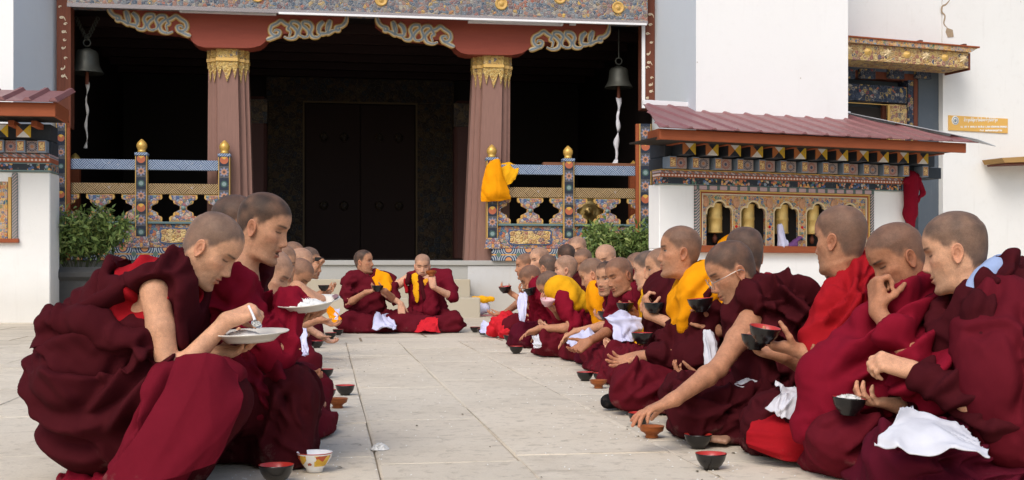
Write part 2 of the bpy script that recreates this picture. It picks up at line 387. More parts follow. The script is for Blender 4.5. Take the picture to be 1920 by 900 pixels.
# ---------------------------------------------------------------- hands and arms
#   finger: base (along, across) on the palm, length, radius
FING = [(.088, .026, .074, .0086), (.092, .0075, .082, .0088), (.088, -.011, .076, .0084), (.079, -.028, .060, .0075)]
POSES = {  # per finger curls (deg) at three joints; spread; thumb (out, forward, curl)
 'relax':  ([(22,28,16), (28,32,18), (34,36,20), (38,38,22)], 3, (38, 24, 14)),
 'flat':   ([(6,8,5), (8,10,6), (10,12,8), (12,14,8)], 5, (48, 10, 10)),
 'reach':  ([(4,14,10), (12,18,12), (18,24,14), (24,28,16)], 7, (58, 16, 12)),
 'pinch':  ([(52,52,22), (56,58,26), (60,62,28), (62,64,30)], 1, (26, 50, 26)),
 'bowl':   ([(28,34,22), (30,36,24), (32,38,24), (36,40,24)], 6, (52, 34, 22)),
 'cup':    ([(30,30,20), (32,32,20), (34,34,20), (38,36,22)], 2, (30, 30, 14)),
 'fist':   ([(70,80,40), (74,84,44), (76,84,44), (78,84,44)], 0, (24, 58, 40)),
 'under':  ([(8,22,14), (8,24,16), (10,24,16), (14,26,16)], 6, (55, 20, 20)),
}
def hand_prims(fl, wrist, d, n, thumb_side, pose, s=1.0, k=.006):
    """d: direction of the knuckles, n: direction the palm faces, thumb_side: unit vector toward the thumb"""
    curls, spread, th = POSES[pose] if isinstance(pose, str) else pose
    d = nrm(d); n = nrm(n-d*np.dot(n, d)); a = nrm(thumb_side-d*np.dot(thumb_side, d)-n*np.dot(thumb_side, n))
    P = lambda al, ac, dn=0.0: wrist+s*(d*al+a*ac+n*dn)
    for (al, ac, L, r) in FING:      # metacarpals
        fl.cap(P(.004, ac*.55), P(al, ac, .002), .0150*s, .0115*s, .014*s)
    fl.cap(P(.02, .016, .008), P(.055, .022, .010), .014*s, .012*s, .014*s)     # thenar
    fl.cap(P(.02, -.018, .006), P(.06, -.022, .006), .013*s, .011*s, .014*s)
    for q, (al, ac, L, r) in enumerate(FING):
        p = P(al, ac, .001); sp = math.radians((1.5-q)*spread); dd = nrm(d*math.cos(sp)+a*math.sin(sp)); ang = 0
        for m, fr in enumerate((.46, .30, .24)):
            ang += math.radians(curls[q][m]); v = dd*math.cos(ang)+n*math.sin(ang)
            e = p+v*L*fr*s; r0 = r*(1-.07*m)*s; fl.cap(p, e, r0*1.03, r0*.93, k if m else .008)
            p = e
    o, f, c = [math.radians(v) for v in th]
    p = P(.020, .024, .006); v = nrm(d*math.cos(o)+a*math.sin(o)); v = nrm(v*math.cos(f)+n*math.sin(f))
    w2 = nrm(d*.5+n*.5-a*.35)
    for m, (L, r) in enumerate(((.044, .0125), (.032, .0100), (.027, .0088))):
        e = p+v*L*s; fl.cap(p, e, r*s, r*.88*s, .007 if m else .012); p = e
        v = nrm(v*math.cos(c)+w2*math.sin(c))

def ik(S, W, L1, L2, hint):
    d = W-S; L = np.linalg.norm(d)
    if L > (L1+L2)*.995: f = (L1+L2)*.995/L; W = S+d*f; d = W-S; L = np.linalg.norm(d)
    u = d/L; x = (L1*L1-L2*L2+L*L)/(2*L); h = math.sqrt(max(L1*L1-x*x, 0))
    hv = nrm(hint-u*np.dot(hint, u)); return S+u*x+hv*h, W

def arm_prims(fl, S, E, W, s=1.0):
    fl.cap(S, S+(E-S)*.40, .047*s, .0425*s, .02); fl.cap(S+(E-S)*.40, E, .0425*s, .0335*s, .02)
    fl.cap(E, E+(W-E)*.28, .0335*s, .0365*s, .015); fl.cap(E+(W-E)*.28, W, .0365*s, .0245*s, .015)

def build_arm(S, E, W, d, n, side, pose, h, s=1.0, shoulder=True):
    pts = np.array([S, E, W, W+nrm(d)*.2*s]); fl = Field(pts.min(0)-.10*s, pts.max(0)+.10*s, h)
    arm_prims(fl, S, E, W, s) if np.linalg.norm(S-E) > .15*s else (fl.cap(S, E, .038*s, .0335*s, .02), fl.cap(E, E+(W-E)*.28, .0335*s, .0365*s, .015), fl.cap(E+(W-E)*.28, W, .0365*s, .0245*s, .015))
    d = nrm(d); n2 = nrm(n-d*np.dot(n, d))
    # palm n, fingers d: the thumb of the left hand lies along n x d
    a = np.cross(n2, d)*(1 if side > 0 else -1)
    fl.cap(W, W+d*.02*s, .024*s, .022*s, .015)
    hand_prims(fl, W+d*.006*s, d, n2, a, pose, s)
    V, F = fl.mesh(); E_ = edges_of(F); V = smooth(V, E_, 2, .45)
    return V, F

MAT = {}
def new_mat(name):
    m = bpy.data.materials.new(name); m.use_nodes = True; return m, m.node_tree, m.node_tree.nodes['Principled BSDF']
def mat_skin():
    m, nt, b = new_mat('skin'); a = nt.nodes.new('ShaderNodeVertexColor'); a.layer_name = 'col'
    b.inputs['Roughness'].default_value = .6; b.inputs['Subsurface Weight'].default_value = .06; b.inputs['Subsurface Scale'].default_value = .012; b.inputs['Subsurface Radius'].default_value = (1,.35,.2); b.inputs['Specular IOR Level'].default_value = .28
    t = nt.nodes.new('ShaderNodeTexCoord'); N = {}
    for k, sc_, de in (('fine', 420, 2), ('mid', 70, 4), ('big', 16, 4)):
        n = nt.nodes.new('ShaderNodeTexNoise'); n.inputs['Scale'].default_value = sc_; n.inputs['Detail'].default_value = de; n.inputs['Roughness'].default_value = .65; nt.links.new(t.outputs['Object'], n.inputs['Vector']); N[k] = n.outputs[0]
    def mul(col, fac, lo, hi):
        r = nt.nodes.new('ShaderNodeMapRange'); r.inputs['From Min'].default_value = .3; r.inputs['From Max'].default_value = .7; r.inputs['To Min'].default_value = lo; r.inputs['To Max'].default_value = hi; nt.links.new(fac, r.inputs['Value'])
        x = nt.nodes.new('ShaderNodeMixRGB'); x.blend_type = 'MULTIPLY'; x.inputs[0].default_value = 1; nt.links.new(col, x.inputs[1]); nt.links.new(r.outputs[0], x.inputs[2]); return x.outputs[0]
    c = mul(a.outputs[0], N['fine'], .86, 1.12); c = mul(c, N['mid'], .86, 1.12); c = mul(c, N['big'], .84, 1.14); nt.links.new(c, b.inputs['Base Color'])
    ad = nt.nodes.new('ShaderNodeMath'); ad.operation = 'MULTIPLY_ADD'; ad.inputs[1].default_value = .5; nt.links.new(N['fine'], ad.inputs[0]); nt.links.new(N['mid'], ad.inputs[2])
    bp = nt.nodes.new('ShaderNodeBump'); bp.inputs['Strength'].default_value = .45; bp.inputs['Distance'].default_value = .004; nt.links.new(ad.outputs[0], bp.inputs['Height']); nt.links.new(bp.outputs[0], b.inputs['Normal'])
    return m
def mat_cloth(name, col, var=.28, rough=.9, wb=.55, dust=True):
    """woven cloth: faded patches, fine weave and small sharp creases in the relief"""
    m, nt, b = new_mat(name); b.inputs['Roughness'].default_value = rough; b.inputs['Specular IOR Level'].default_value = .04
    t = nt.nodes.new('ShaderNodeTexCoord')
    def noise(scale, detail, rough_=.6, typ=None, dist=0.0, vec_=None):
        n = nt.nodes.new('ShaderNodeTexNoise'); n.inputs['Scale'].default_value = scale; n.inputs['Detail'].default_value = detail; n.inputs['Roughness'].default_value = rough_; n.inputs['Distortion'].default_value = dist
        if typ: n.noise_type = typ
        nt.links.new(vec_ or t.outputs['Object'], n.inputs['Vector']); return n.outputs[0]
    def math_(op, a, b_, c_=None):
        x = nt.nodes.new('ShaderNodeMath'); x.operation = op
        for k, v in enumerate((a, b_, c_)):
            if v is None: continue
            if isinstance(v, (int, float)): x.inputs[k].default_value = v
            else: nt.links.new(v, x.inputs[k])
        return x.outputs[0]
    r = nt.nodes.new('ShaderNodeMixRGB'); r.inputs[1].default_value = tuple(c*(1-var) for c in col)+(1,); r.inputs[2].default_value = tuple(min(1,c*(1+var)) for c in col)+(1,); nt.links.new(noise(5, 7, .7), r.inputs[0])
    out = r.outputs[0]
    if dust:
        g = nt.nodes.new('ShaderNodeNewGeometry'); sp = nt.nodes.new('ShaderNodeSeparateXYZ'); nt.links.new(g.outputs['Position'], sp.inputs[0])
        k = math_('MULTIPLY', math_('MAXIMUM', math_('SUBTRACT', noise(13, 6, .75), math_('MULTIPLY_ADD', sp.outputs[2], 1.2, .50)), 0.0), .9); r2 = nt.nodes.new('ShaderNodeMixRGB'); nt.links.new(k, r2.inputs[0]); nt.links.new(out, r2.inputs[1]); r2.inputs[2].default_value = (.42,.33,.27,1); out = r2.outputs[0]
    nt.links.new(out, b.inputs['Base Color'])
    mp = nt.nodes.new('ShaderNodeMapping'); mp.inputs['Scale'].default_value = (1.0, 1.0, .45); mp.inputs['Rotation'].default_value = (.5, .6, .3); nt.links.new(t.outputs['Object'], mp.inputs['Vector'])
    mp2 = nt.nodes.new('ShaderNodeMapping'); mp2.inputs['Scale'].default_value = (1.0, 1.0, .5); mp2.inputs['Rotation'].default_value = (-.6, .9, 0); nt.links.new(t.outputs['Object'], mp2.inputs['Vector'])
    r1 = noise(9.0, 3, .5, 'RIDGED_MULTIFRACTAL', .5, mp.outputs[0]); r2_ = noise(17.0, 2, .5, 'RIDGED_MULTIFRACTAL', .6, mp2.outputs[0]); wv = noise(700, 1)
    h = math_('ADD', math_('MULTIPLY', r1, .60), math_('MULTIPLY', r2_, .30)); h = math_('MULTIPLY_ADD', wv, .05, h)
    bp = nt.nodes.new('ShaderNodeBump'); bp.inputs['Strength'].default_value = wb; bp.inputs['Distance'].default_value = .014; nt.links.new(h, bp.inputs['Height']); nt.links.new(bp.outputs[0], b.inputs['Normal'])
    return m
MAT['skin'] = mat_skin()
for k_, c_ in dict(maroon=(.105,.0082,.0150), dark=(.052,.0066,.0095), plum=(.082,.0068,.0165), wine=(.132,.0075,.0170), red=(.31,.0095,.0150), crimson=(.195,.0072,.0200), scarlet=(.55,.02,.03),
                   yellow=(.74,.36,.012), saffron=(.80,.30,.006), gold=(.62,.27,.02), blue=(.30,.38,.58), white=(.58,.58,.62), lilac=(.56,.56,.74), black=(.012,.012,.013), grey=(.45,.45,.44), purple=(.05,.012,.09), brown=(.05,.018,.014), purplecloth=(.16,.07,.20), pink=(.62,.34,.38)).items():
    MAT[k_] = mat_cloth(k_+'_cloth', c_, dust=k_ not in ('white','lilac','yellow','saffron','blue'), wb=.8 if k_ not in ('white','lilac') else .45)
def mat_plain(name, col, rough=.6, metal=0.0, spec=.5, var=0.0, scale=20):
    m, nt, b = new_mat(name); b.inputs['Base Color'].default_value = tuple(col)+(1,); b.inputs['Roughness'].default_value = rough; b.inputs['Metallic'].default_value = metal; b.inputs['Specular IOR Level'].default_value = spec
    if var:
        t = nt.nodes.new('ShaderNodeTexCoord'); nz = nt.nodes.new('ShaderNodeTexNoise'); nz.inputs['Scale'].default_value = scale; nz.inputs['Detail'].default_value = 5
        r = nt.nodes.new('ShaderNodeMixRGB'); r.inputs[1].default_value = tuple(c*(1-var) for c in col)+(1,); r.inputs[2].default_value = tuple(min(1,c*(1+var)) for c in col)+(1,)
        nt.links.new(t.outputs['Object'], nz.inputs['Vector']); nt.links.new(nz.outputs[0], r.inputs[0]); nt.links.new(r.outputs[0], b.inputs['Base Color'])
    return m
MAT['bone'] = mat_plain('bone_beads', (.55,.5,.42), .5); MAT['wire'] = mat_plain('spectacle_wire', (.45,.43,.40), .3, 1.0); MAT['foot'] = mat_plain('foot_skin', (.36,.20,.13), .55, var=.1)

# ---------------------------------------------------------------- frames, boxes and painted woodwork
class Frame:
    """a wall plane: origin on the ground, x along the wall, y into the depth, z up"""
    def __init__(self, px, d, slope):
        self.t = slope; self.ang = math.atan(slope); u = (px-960.0)/FPX
        self.O = np.array([u*d, d, 0.0]); c, s = math.cos(self.ang), math.sin(self.ang)
        self.ex = np.array([c, s, 0]); self.ey = np.array([-s, c, 0])
    def uv(self, px, py, off=0.0):
        r = np.array([(px-960.0)/FPX, 1.0, -(py-HOR)/FPX]); c = np.array([0,0,CAMH])
        o = self.O+self.ey*off; k = np.dot(o-c, self.ey)/np.dot(r, self.ey); p = c+r*k
        return float(np.dot(p-self.O, self.ex)), float(p[2])
    def w(self, x, y, z): return self.O+self.ex*x+self.ey*y+np.array([0,0,z])
WM = {}
def wm(o):
    m = Matrix.LocRotScale(o.location, o.rotation_euler, o.scale)
    if o.parent is not None: return wm(o.parent)@o.matrix_parent_inverse@m
    return m
def attach(o, parent):
    if parent is not None: o.parent = parent; o.matrix_parent_inverse = wm(parent).inverted()
    return o
def tag(o, label=None, cat=None, group=None, kind=None):
    if label: o['label'] = label
    if cat: o['category'] = cat
    if group: o['group'] = group
    if kind: o['kind'] = kind
    return o
def empty(name, p, label, cat, group=None, ang=0.0):
    e = bpy.data.objects.new(name, None); COL.objects.link(e); e.location = tuple(p); e.rotation_euler = (0,0,ang); e.empty_display_size = .2
    return tag(e, label, cat, group)
def obj(name, me, p, ang=0.0, parent=None, rot=None):
    o = bpy.data.objects.new(name, me); COL.objects.link(o); o.location = tuple(float(c) for c in p); o.rotation_euler = rot if rot is not None else (0,0,ang)
    return attach(o, parent)
def py_mesh(name, V, F, mats, smooth_shade=False, midx=None):
    me = bpy.data.meshes.new(name); me.from_pydata([tuple(map(float, v)) for v in V], [], [tuple(int(i) for i in f) for f in F])
    for m in (mats if isinstance(mats, (list, tuple)) else [mats]): me.materials.append(m)
    if midx is not None: me.polygons.foreach_set('material_index', midx)
    if smooth_shade: me.polygons.foreach_set('use_smooth', [True]*len(me.polygons))
    me.update(); return me
_boxes = {}
def box_mesh(sx, sy, sz, mat, bev=.004):
    key = (round(sx,4), round(sy,4), round(sz,4), mat.name, bev)
    if key in _boxes: return _boxes[key]
    bm = bmesh.new(); bmesh.ops.create_cube(bm, size=1.0); bmesh.ops.scale(bm, vec=(sx,sy,sz), verts=bm.verts)
    if bev > 0: bmesh.ops.bevel(bm, geom=list(bm.edges), offset=min(bev, sx*.3, sy*.3, sz*.3), segments=1, affect='EDGES')
    me = bpy.data.meshes.new('box'); bm.to_mesh(me); bm.free(); me.materials.append(mat); _boxes[key] = me; return me
def box(name, fr, x0, x1, y0, y1, z0, z1, mat, parent=None, bev=.004):
    me = box_mesh(abs(x1-x0), abs(y1-y0), abs(z1-z0), mat, bev)
    return obj(name, me, fr.w((x0+x1)/2, (y0+y1)/2, (z0+z1)/2), fr.ang, parent)
def pbox(name, fr, a, b, mat, y0=0.0, y1=.1, parent=None, bev=.004, ref=None):
    """box whose front face fills the pixel rectangle a-b of the photograph at depth offset y0"""
    r = y0 if ref is None else ref
    x0, z0 = fr.uv(a[0], a[1], r); x1, z1 = fr.uv(b[0], b[1], r)
    return box(name, fr, min(x0,x1), max(x0,x1), y0, y1, min(z0,z1), max(z0,z1), mat, parent, bev)
def prism(name, fr, pts, y0, y1, mat, parent=None, smooth_shade=False):
    """extruded outline, pts in wall coordinates (x, z)"""
    P = np.asarray(pts, float); c = P.mean(0); n = len(P)
    a = sum(P[i][0]*P[(i+1)%n][1]-P[(i+1)%n][0]*P[i][1] for i in range(n))
    if a < 0: P = P[::-1]
    V = [(p[0]-c[0], -(y1-y0)/2, p[1]-c[1]) for p in P]+[(p[0]-c[0], (y1-y0)/2, p[1]-c[1]) for p in P]
    F = [list(range(n)), list(range(2*n-1, n-1, -1))]+[[i, i+n, (i+1)%n+n, (i+1)%n] for i in range(n)]
    return obj(name, py_mesh(name, V, F, mat), fr.w(c[0], (y0+y1)/2, c[1]), fr.ang, parent)
def ppts(fr, pts, off=0.0): return [fr.uv(x, y, off) for x, y in pts]
def lathe(prof, mat, seg=20, name='turned', smooth_shade=True):
    V = []; F = []; k = len(prof)
    for (r, z) in prof:
        for j in range(seg): a = 2*math.pi*j/seg; V.append((r*math.cos(a), r*math.sin(a), z))
    for i in range(k-1):
        for j in range(seg): F.append((i*seg+j, i*seg+(j+1)%seg, (i+1)*seg+(j+1)%seg, (i+1)*seg+j))
    if prof[0][0] > 1e-5: F.append(list(range(seg))[::-1])
    if prof[-1][0] > 1e-5: F.append([(k-1)*seg+j for j in range(seg)])
    return py_mesh(name, V, F, mat, smooth_shade)

class NB:
    """short hand for node materials"""
    def __init__(self, name, rough=.6, spec=.3):
        self.m, self.nt, self.b = new_mat(name); self.b.inputs['Roughness'].default_value = rough; self.b.inputs['Specular IOR Level'].default_value = spec
        self.tc = self.nt.nodes.new('ShaderNodeTexCoord'); self.P = self.tc.outputs['Object']
    def n(self, t): return self.nt.nodes.new(t)
    def put(self, s, v):
        if isinstance(v, bpy.types.NodeSocket): self.nt.links.new(v, s)
        elif isinstance(v, (tuple, list)): s.default_value = tuple(v)+((1,) if len(v) == 3 and len(s.default_value) == 4 else ())
        else: s.default_value = v
    def math(self, op, a, b=0.0, c=None):
        x = self.n('ShaderNodeMath'); x.operation = op; self.put(x.inputs[0], a); self.put(x.inputs[1], b)
        if c is not None: self.put(x.inputs[2], c)
        return x.outputs[0]
    def xyz(self, v=None):
        s = self.n('ShaderNodeSeparateXYZ'); self.put(s.inputs[0], v or self.P); return s.outputs[0], s.outputs[1], s.outputs[2]
    def comb(self, x, y, z):
        s = self.n('ShaderNodeCombineXYZ'); self.put(s.inputs[0], x); self.put(s.inputs[1], y); self.put(s.inputs[2], z); return s.outputs[0]
    def noise(self, scale, detail=3, rough=.55, v=None, dist=0.0):
        x = self.n('ShaderNodeTexNoise'); self.put(x.inputs['Vector'], v or self.P); x.inputs['Scale'].default_value = scale; x.inputs['Detail'].default_value = detail; x.inputs['Roughness'].default_value = rough; x.inputs['Distortion'].default_value = dist
        return x.outputs[0]
    def vor(self, scale, feat='F1', v=None, rnd=1.0):
        x = self.n('ShaderNodeTexVoronoi'); x.feature = feat; self.put(x.inputs['Vector'], v or self.P); x.inputs['Scale'].default_value = scale; x.inputs['Randomness'].default_value = rnd; return x
    def ramp(self, fac, stops, const=False):
        x = self.n('ShaderNodeValToRGB'); cr = x.color_ramp; cr.interpolation = 'CONSTANT' if const else 'LINEAR'
        while len(cr.elements) < len(stops): cr.elements.new(.5)
        for e, (p, c) in zip(cr.elements, stops): e.position = p; e.color = tuple(c)+(1,)
        self.put(x.inputs[0], fac); return x.outputs[0]
    def mix(self, f, a, b, mode='MIX'):
        x = self.n('ShaderNodeMixRGB'); x.blend_type = mode; self.put(x.inputs[0], f); self.put(x.inputs[1], a); self.put(x.inputs[2], b); return x.outputs[0]
    def gt(self, a, t): return self.math('GREATER_THAN', a, t)
    def lt(self, a, t): return self.math('LESS_THAN', a, t)
    def warp(self, amt, scale):
        x = self.n('ShaderNodeTexNoise'); self.put(x.inputs['Vector'], self.P); x.inputs['Scale'].default_value = scale; x.inputs['Detail'].default_value = 2
        v = self.n('ShaderNodeVectorMath'); v.operation = 'MULTIPLY_ADD'; self.put(v.inputs[0], x.outputs[1]); v.inputs[1].default_value = (amt,)*3; self.put(v.inputs[2], self.P); return v.outputs[0]
    def bump(self, h, strength=.3, dist=.01):
        x = self.n('ShaderNodeBump'); x.inputs['Strength'].default_value = strength; x.inputs['Distance'].default_value = dist; self.put(x.inputs['Height'], h); self.nt.links.new(x.outputs[0], self.b.inputs['Normal'])
    def out(self, col, wear=None):
        self.put(self.b.inputs['Base Color'], col); return self.m

def m_wash(name, col=(.86,.86,.855), dirt=.07, stain=None):
    b = NB(name, .9, .1); n = b.noise(.7, 6, .6); n2 = b.noise(9, 5, .7); f = b.math('MULTIPLY', b.math('SUBTRACT', n, .42), 2.2); g = b.math('MULTIPLY', b.math('SUBTRACT', n2, .55), 2.0)
    c = b.mix(b.math('MULTIPLY', b.math('MAXIMUM', f, 0.0), dirt*2.2), col, tuple(v*w for v, w in zip(col, (.82,.80,.76)))); c = b.mix(b.math('MULTIPLY', b.math('MAXIMUM', g, 0.0), dirt*2), c, (.45,.42,.37))
    x, y, z = b.xyz(); st = b.noise(3.0, 4, .6, b.comb(b.math('MULTIPLY', x, 3.0), y, b.math('MULTIPLY', z, .25)))
    c = b.mix(b.math('MULTIPLY', b.math('MAXIMUM', b.math('SUBTRACT', st, .60), 0.0), dirt*7), c, (.50,.48,.45))
    gp_ = b.n('ShaderNodeNewGeometry').outputs['Position']; gx, gy, gz = b.xyz(gp_); lowd = b.math('MULTIPLY', b.math('SUBTRACT', b.math('ADD', .55, b.math('MULTIPLY', n, .9)), b.math('MULTIPLY', gz, 1.6)), 1.6)
    c = b.mix(b.math('MULTIPLY', b.math('MINIMUM', b.math('MAXIMUM', lowd, 0.0), 1.0), min(.55, .25+dirt)), c, (.46,.42,.35))
    pt = b.noise(.35, 5, .7); c = b.mix(b.math('MULTIPLY', b.math('MAXIMUM', b.math('SUBTRACT', pt, .5), 0.0), 1.3), c, tuple(v*.86 for v in col))
    sp = b.vor(2.3).outputs['Distance']; c = b.mix(b.math('MULTIPLY', b.lt(sp, .035), .5), c, (.35,.30,.24))
    b.bump(b.math('ADD', n2, b.math('MULTIPLY', b.noise(40, 3), .3)), .12, .02); return b.out(c)
def m_wood(name, col, grain=.3, scale=6.0, axis=2, rough=.65):
    b = NB(name, rough, .25); x, y, z = b.xyz(); q = [b.math('MULTIPLY', v, 9.0 if i != axis else .8) for i, v in enumerate((x, y, z))]
    n = b.noise(scale, 6, .65, b.comb(*q), .4); n2 = b.noise(3, 4)
    c = b.mix(n, tuple(v*(1-grain) for v in col), tuple(min(1, v*(1+grain)) for v in col)); c = b.mix(b.math('MULTIPLY', n2, .35), c, tuple(v*.72 for v in col))
    b.bump(n, .25, .006); return b.out(c)
PAL = dict(warm=[(.0,(.52,.20,.07)), (.16,(.54,.32,.24)), (.30,(.07,.12,.26)), (.46,(.60,.34,.10)), (.58,(.42,.13,.08)), (.70,(.24,.30,.38)), (.82,(.46,.42,.38)), (.90,(.09,.19,.14))],
           cool=[(.0,(.10,.14,.19)), (.2,(.22,.25,.28)), (.4,(.34,.20,.15)), (.55,(.08,.10,.14)), (.7,(.40,.36,.30)), (.82,(.36,.14,.10)), (.92,(.55,.36,.10))],
           gold=[(.0,(.58,.38,.13)), (.25,(.40,.22,.10)), (.45,(.34,.15,.11)), (.6,(.62,.46,.22)), (.75,(.10,.10,.15)), (.87,(.36,.20,.16))],
           gilt=[(.0,(.70,.48,.16)), (.3,(.60,.38,.12)), (.55,(.74,.55,.24)), (.75,(.50,.28,.08)), (.9,(.34,.20,.14)), (.96,(.12,.16,.22))],
           navy=[(.0,(.020,.030,.060)), (.35,(.03,.045,.08)), (.58,(.40,.28,.10)), (.72,(.05,.07,.12)), (.84,(.34,.31,.28)), (.93,(.30,.06,.04))],
           dim=[(.0,(.014,.007,.006)), (.4,(.020,.014,.014)), (.62,(.05,.026,.010)), (.78,(.010,.014,.022)), (.9,(.06,.036,.014))])
def m_floral(name, scale=18, pal='warm', line=(.55,.34,.10), edge=.05, ring=16.0, warp=.5, bump=.5, bg=None):
    b = NB(name, .6, .3); P = b.warp(warp/scale, scale*.55); v = b.vor(scale, 'F1', P, .9); ed = b.vor(scale, 'DISTANCE_TO_EDGE', P, .9).outputs['Distance']
    s = b.n('ShaderNodeSeparateColor'); b.nt.links.new(v.outputs['Color'], s.inputs[0])
    c = b.ramp(s.outputs[0], PAL[pal], True); rg = b.math('SINE', b.math('MULTIPLY', v.outputs['Distance'], ring)); c2 = b.ramp(s.outputs[1], PAL[pal], True)
    c = b.mix(b.math('MULTIPLY', b.gt(rg, .25), .8), c, c2); c = b.mix(b.math('MULTIPLY', b.lt(v.outputs['Distance'], .16), .8), c, line)
    c = b.mix(b.math('MULTIPLY', b.lt(ed, edge), .9), c, line); n = b.noise(70, 3); c = b.mix(b.math('MULTIPLY', b.gt(n, .62), .25), c, (.3,.27,.22))
    b.bump(b.math('ADD', b.math('MULTIPLY', rg, .3), b.math('MINIMUM', b.math('MULTIPLY', ed, 5.0), 1.0)), bump, .012); return b.out(c)
def m_fret(name, dark, light, scale=1.0):
    """diagonal key fret: two families of slanting bars that take turns along the rail"""
    b = NB(name, .65, .25); x, y, z = b.xyz(); s = 1/(.018*scale)
    u = b.math('MULTIPLY', b.math('ADD', x, z), s); v = b.math('MULTIPLY', b.math('SUBTRACT', x, z), s)
    bl = b.math('PINGPONG', b.math('MULTIPLY', x, s*.30), 1.0); alt = b.gt(b.math('ADD', bl, b.math('MULTIPLY', b.math('PINGPONG', b.math('MULTIPLY', z, s*.55), 1.0), .6)), .78)
    w = b.math('ADD', b.math('MULTIPLY', u, alt), b.math('MULTIPLY', v, b.math('SUBTRACT', 1.0, alt))); st = b.gt(b.math('FRACT', w), .52)
    n = b.noise(30, 4); c = b.mix(st, dark, light); c = b.mix(b.math('MULTIPLY', b.gt(n, .60), .45), c, tuple((p+q)/2 for p, q in zip(dark, light)))
    c = b.mix(b.math('MULTIPLY', b.gt(b.noise(11, 5), .66), .55), c, (.42,.42,.44)); b.bump(st, .2, .004); return b.out(c)
def rosette(b, x, z, R, n, petal, petal2, core, bg):
    r = b.math('SQRT', b.math('ADD', b.math('MULTIPLY', x, x), b.math('MULTIPLY', z, z))); th = b.math('ARCTAN2', z, x)
    lob = b.math('ABSOLUTE', b.math('COSINE', b.math('MULTIPLY', th, n/2))); lim = b.math('MULTIPLY_ADD', lob, R*.55, R*.45)
    c = b.mix(b.lt(r, lim), bg, petal); c = b.mix(b.lt(r, b.math('MULTIPLY', lim, .68)), c, petal2); c = b.mix(b.lt(r, R*.30), c, core); return c, r
def m_post(name, wid, per=.15, base=(.018,.026,.045), z0=0.0):
    b = NB(name, .55, .3); x, y, z = b.xyz(); q = b.math('DIVIDE', b.math('ADD', z, 50*per+z0), per); par = b.math('FLOORED_MODULO', b.math('FLOOR', q), 4.0); lz = b.math('MULTIPLY', b.math('SUBTRACT', b.math('FRACT', q), .5), per)
    R = min(wid*.36, per*.46); nz = b.noise(40, 3); bg = b.mix(b.gt(nz, .64), base, (.05,.07,.10))
    ro, r = rosette(b, x, lz, R*1.2, 8, (.12,.17,.30), (.50,.20,.07), (.06,.02,.02), bg)
    ro = b.mix(b.math('MULTIPLY', b.gt(b.math('SINE', b.math('MULTIPLY', r, 620)), .55), .35), ro, (.6,.5,.4))
    up = b.gt(b.math('ADD', lz, b.math('MULTIPLY', b.math('ABSOLUTE', x), -.9)), 0.004)
    d1 = b.mix(b.lt(r, R), bg, b.mix(up, (.42,.12,.06), (.62,.36,.07))); d2 = b.mix(b.lt(r, R*.8), bg, b.mix(b.lt(r, R*.5), (.05,.10,.09), (.20,.28,.28)))
    c = b.mix(b.math('COMPARE', par, 1.0, .1), ro, d1); c = b.mix(b.math('COMPARE', par, 3.0, .1), c, d2)
    ed = b.gt(b.math('ABSOLUTE', x), wid/2-.012); c = b.mix(ed, c, (.52,.33,.10)); c = b.mix(b.math('MULTIPLY', b.gt(b.noise(25, 5), .66), .4), c, (.16,.15,.14)); return b.out(c)
def m_tri(name, flip):
    b = NB(name, .6, .3); x, y, z = b.xyz(); ax = b.math('ABSOLUTE', x); az = b.math('ABSOLUTE', z); ver = b.gt(az, ax); top = b.gt(z, 0.0); rt = b.gt(x, 0.0)
    W_, D_ = (.70,.68,.66), (.020,.024,.035)
    c = b.mix(ver, b.mix(rt, (.44,.15,.045), (.62,.40,.03)), b.mix(top, W_ if not flip else D_, D_ if not flip else W_)); c = b.mix(b.math('MULTIPLY', b.gt(b.noise(22, 5), .62), .3), c, (.25,.22,.19)); return b.out(c)
def m_tile(name, bg, pet, pet2, core, R, n=16):
    b = NB(name, .6, .3); x, y, z = b.xyz(); c, r = rosette(b, x, z, R, n, pet, pet2, core, bg); c = b.mix(b.math('MULTIPLY', b.gt(b.noise(60, 3), .62), .25), c, (.3,.27,.25)); return b.out(c)
def m_glyph(name, w, h, seed):
    """gilded letter like strokes in a frame"""
    b = NB(name, .55, .35); x, y, z = b.xyz(); v = b.noise(75, 1, .4, b.comb(b.math('ADD', x, seed*3.1), y, b.math('MULTIPLY', z, .8)), .6)
    c = b.mix(b.gt(v, .47), (.34,.12,.05), (.78,.58,.26)); ed = b.math('MAXIMUM', b.math('DIVIDE', b.math('ABSOLUTE', x), w/2), b.math('DIVIDE', b.math('ABSOLUTE', z), h/2))
    c = b.mix(b.gt(ed, .66), c, (.50,.20,.08)); c = b.mix(b.gt(ed, .80), c, (.22,.28,.36)); return b.out(c)
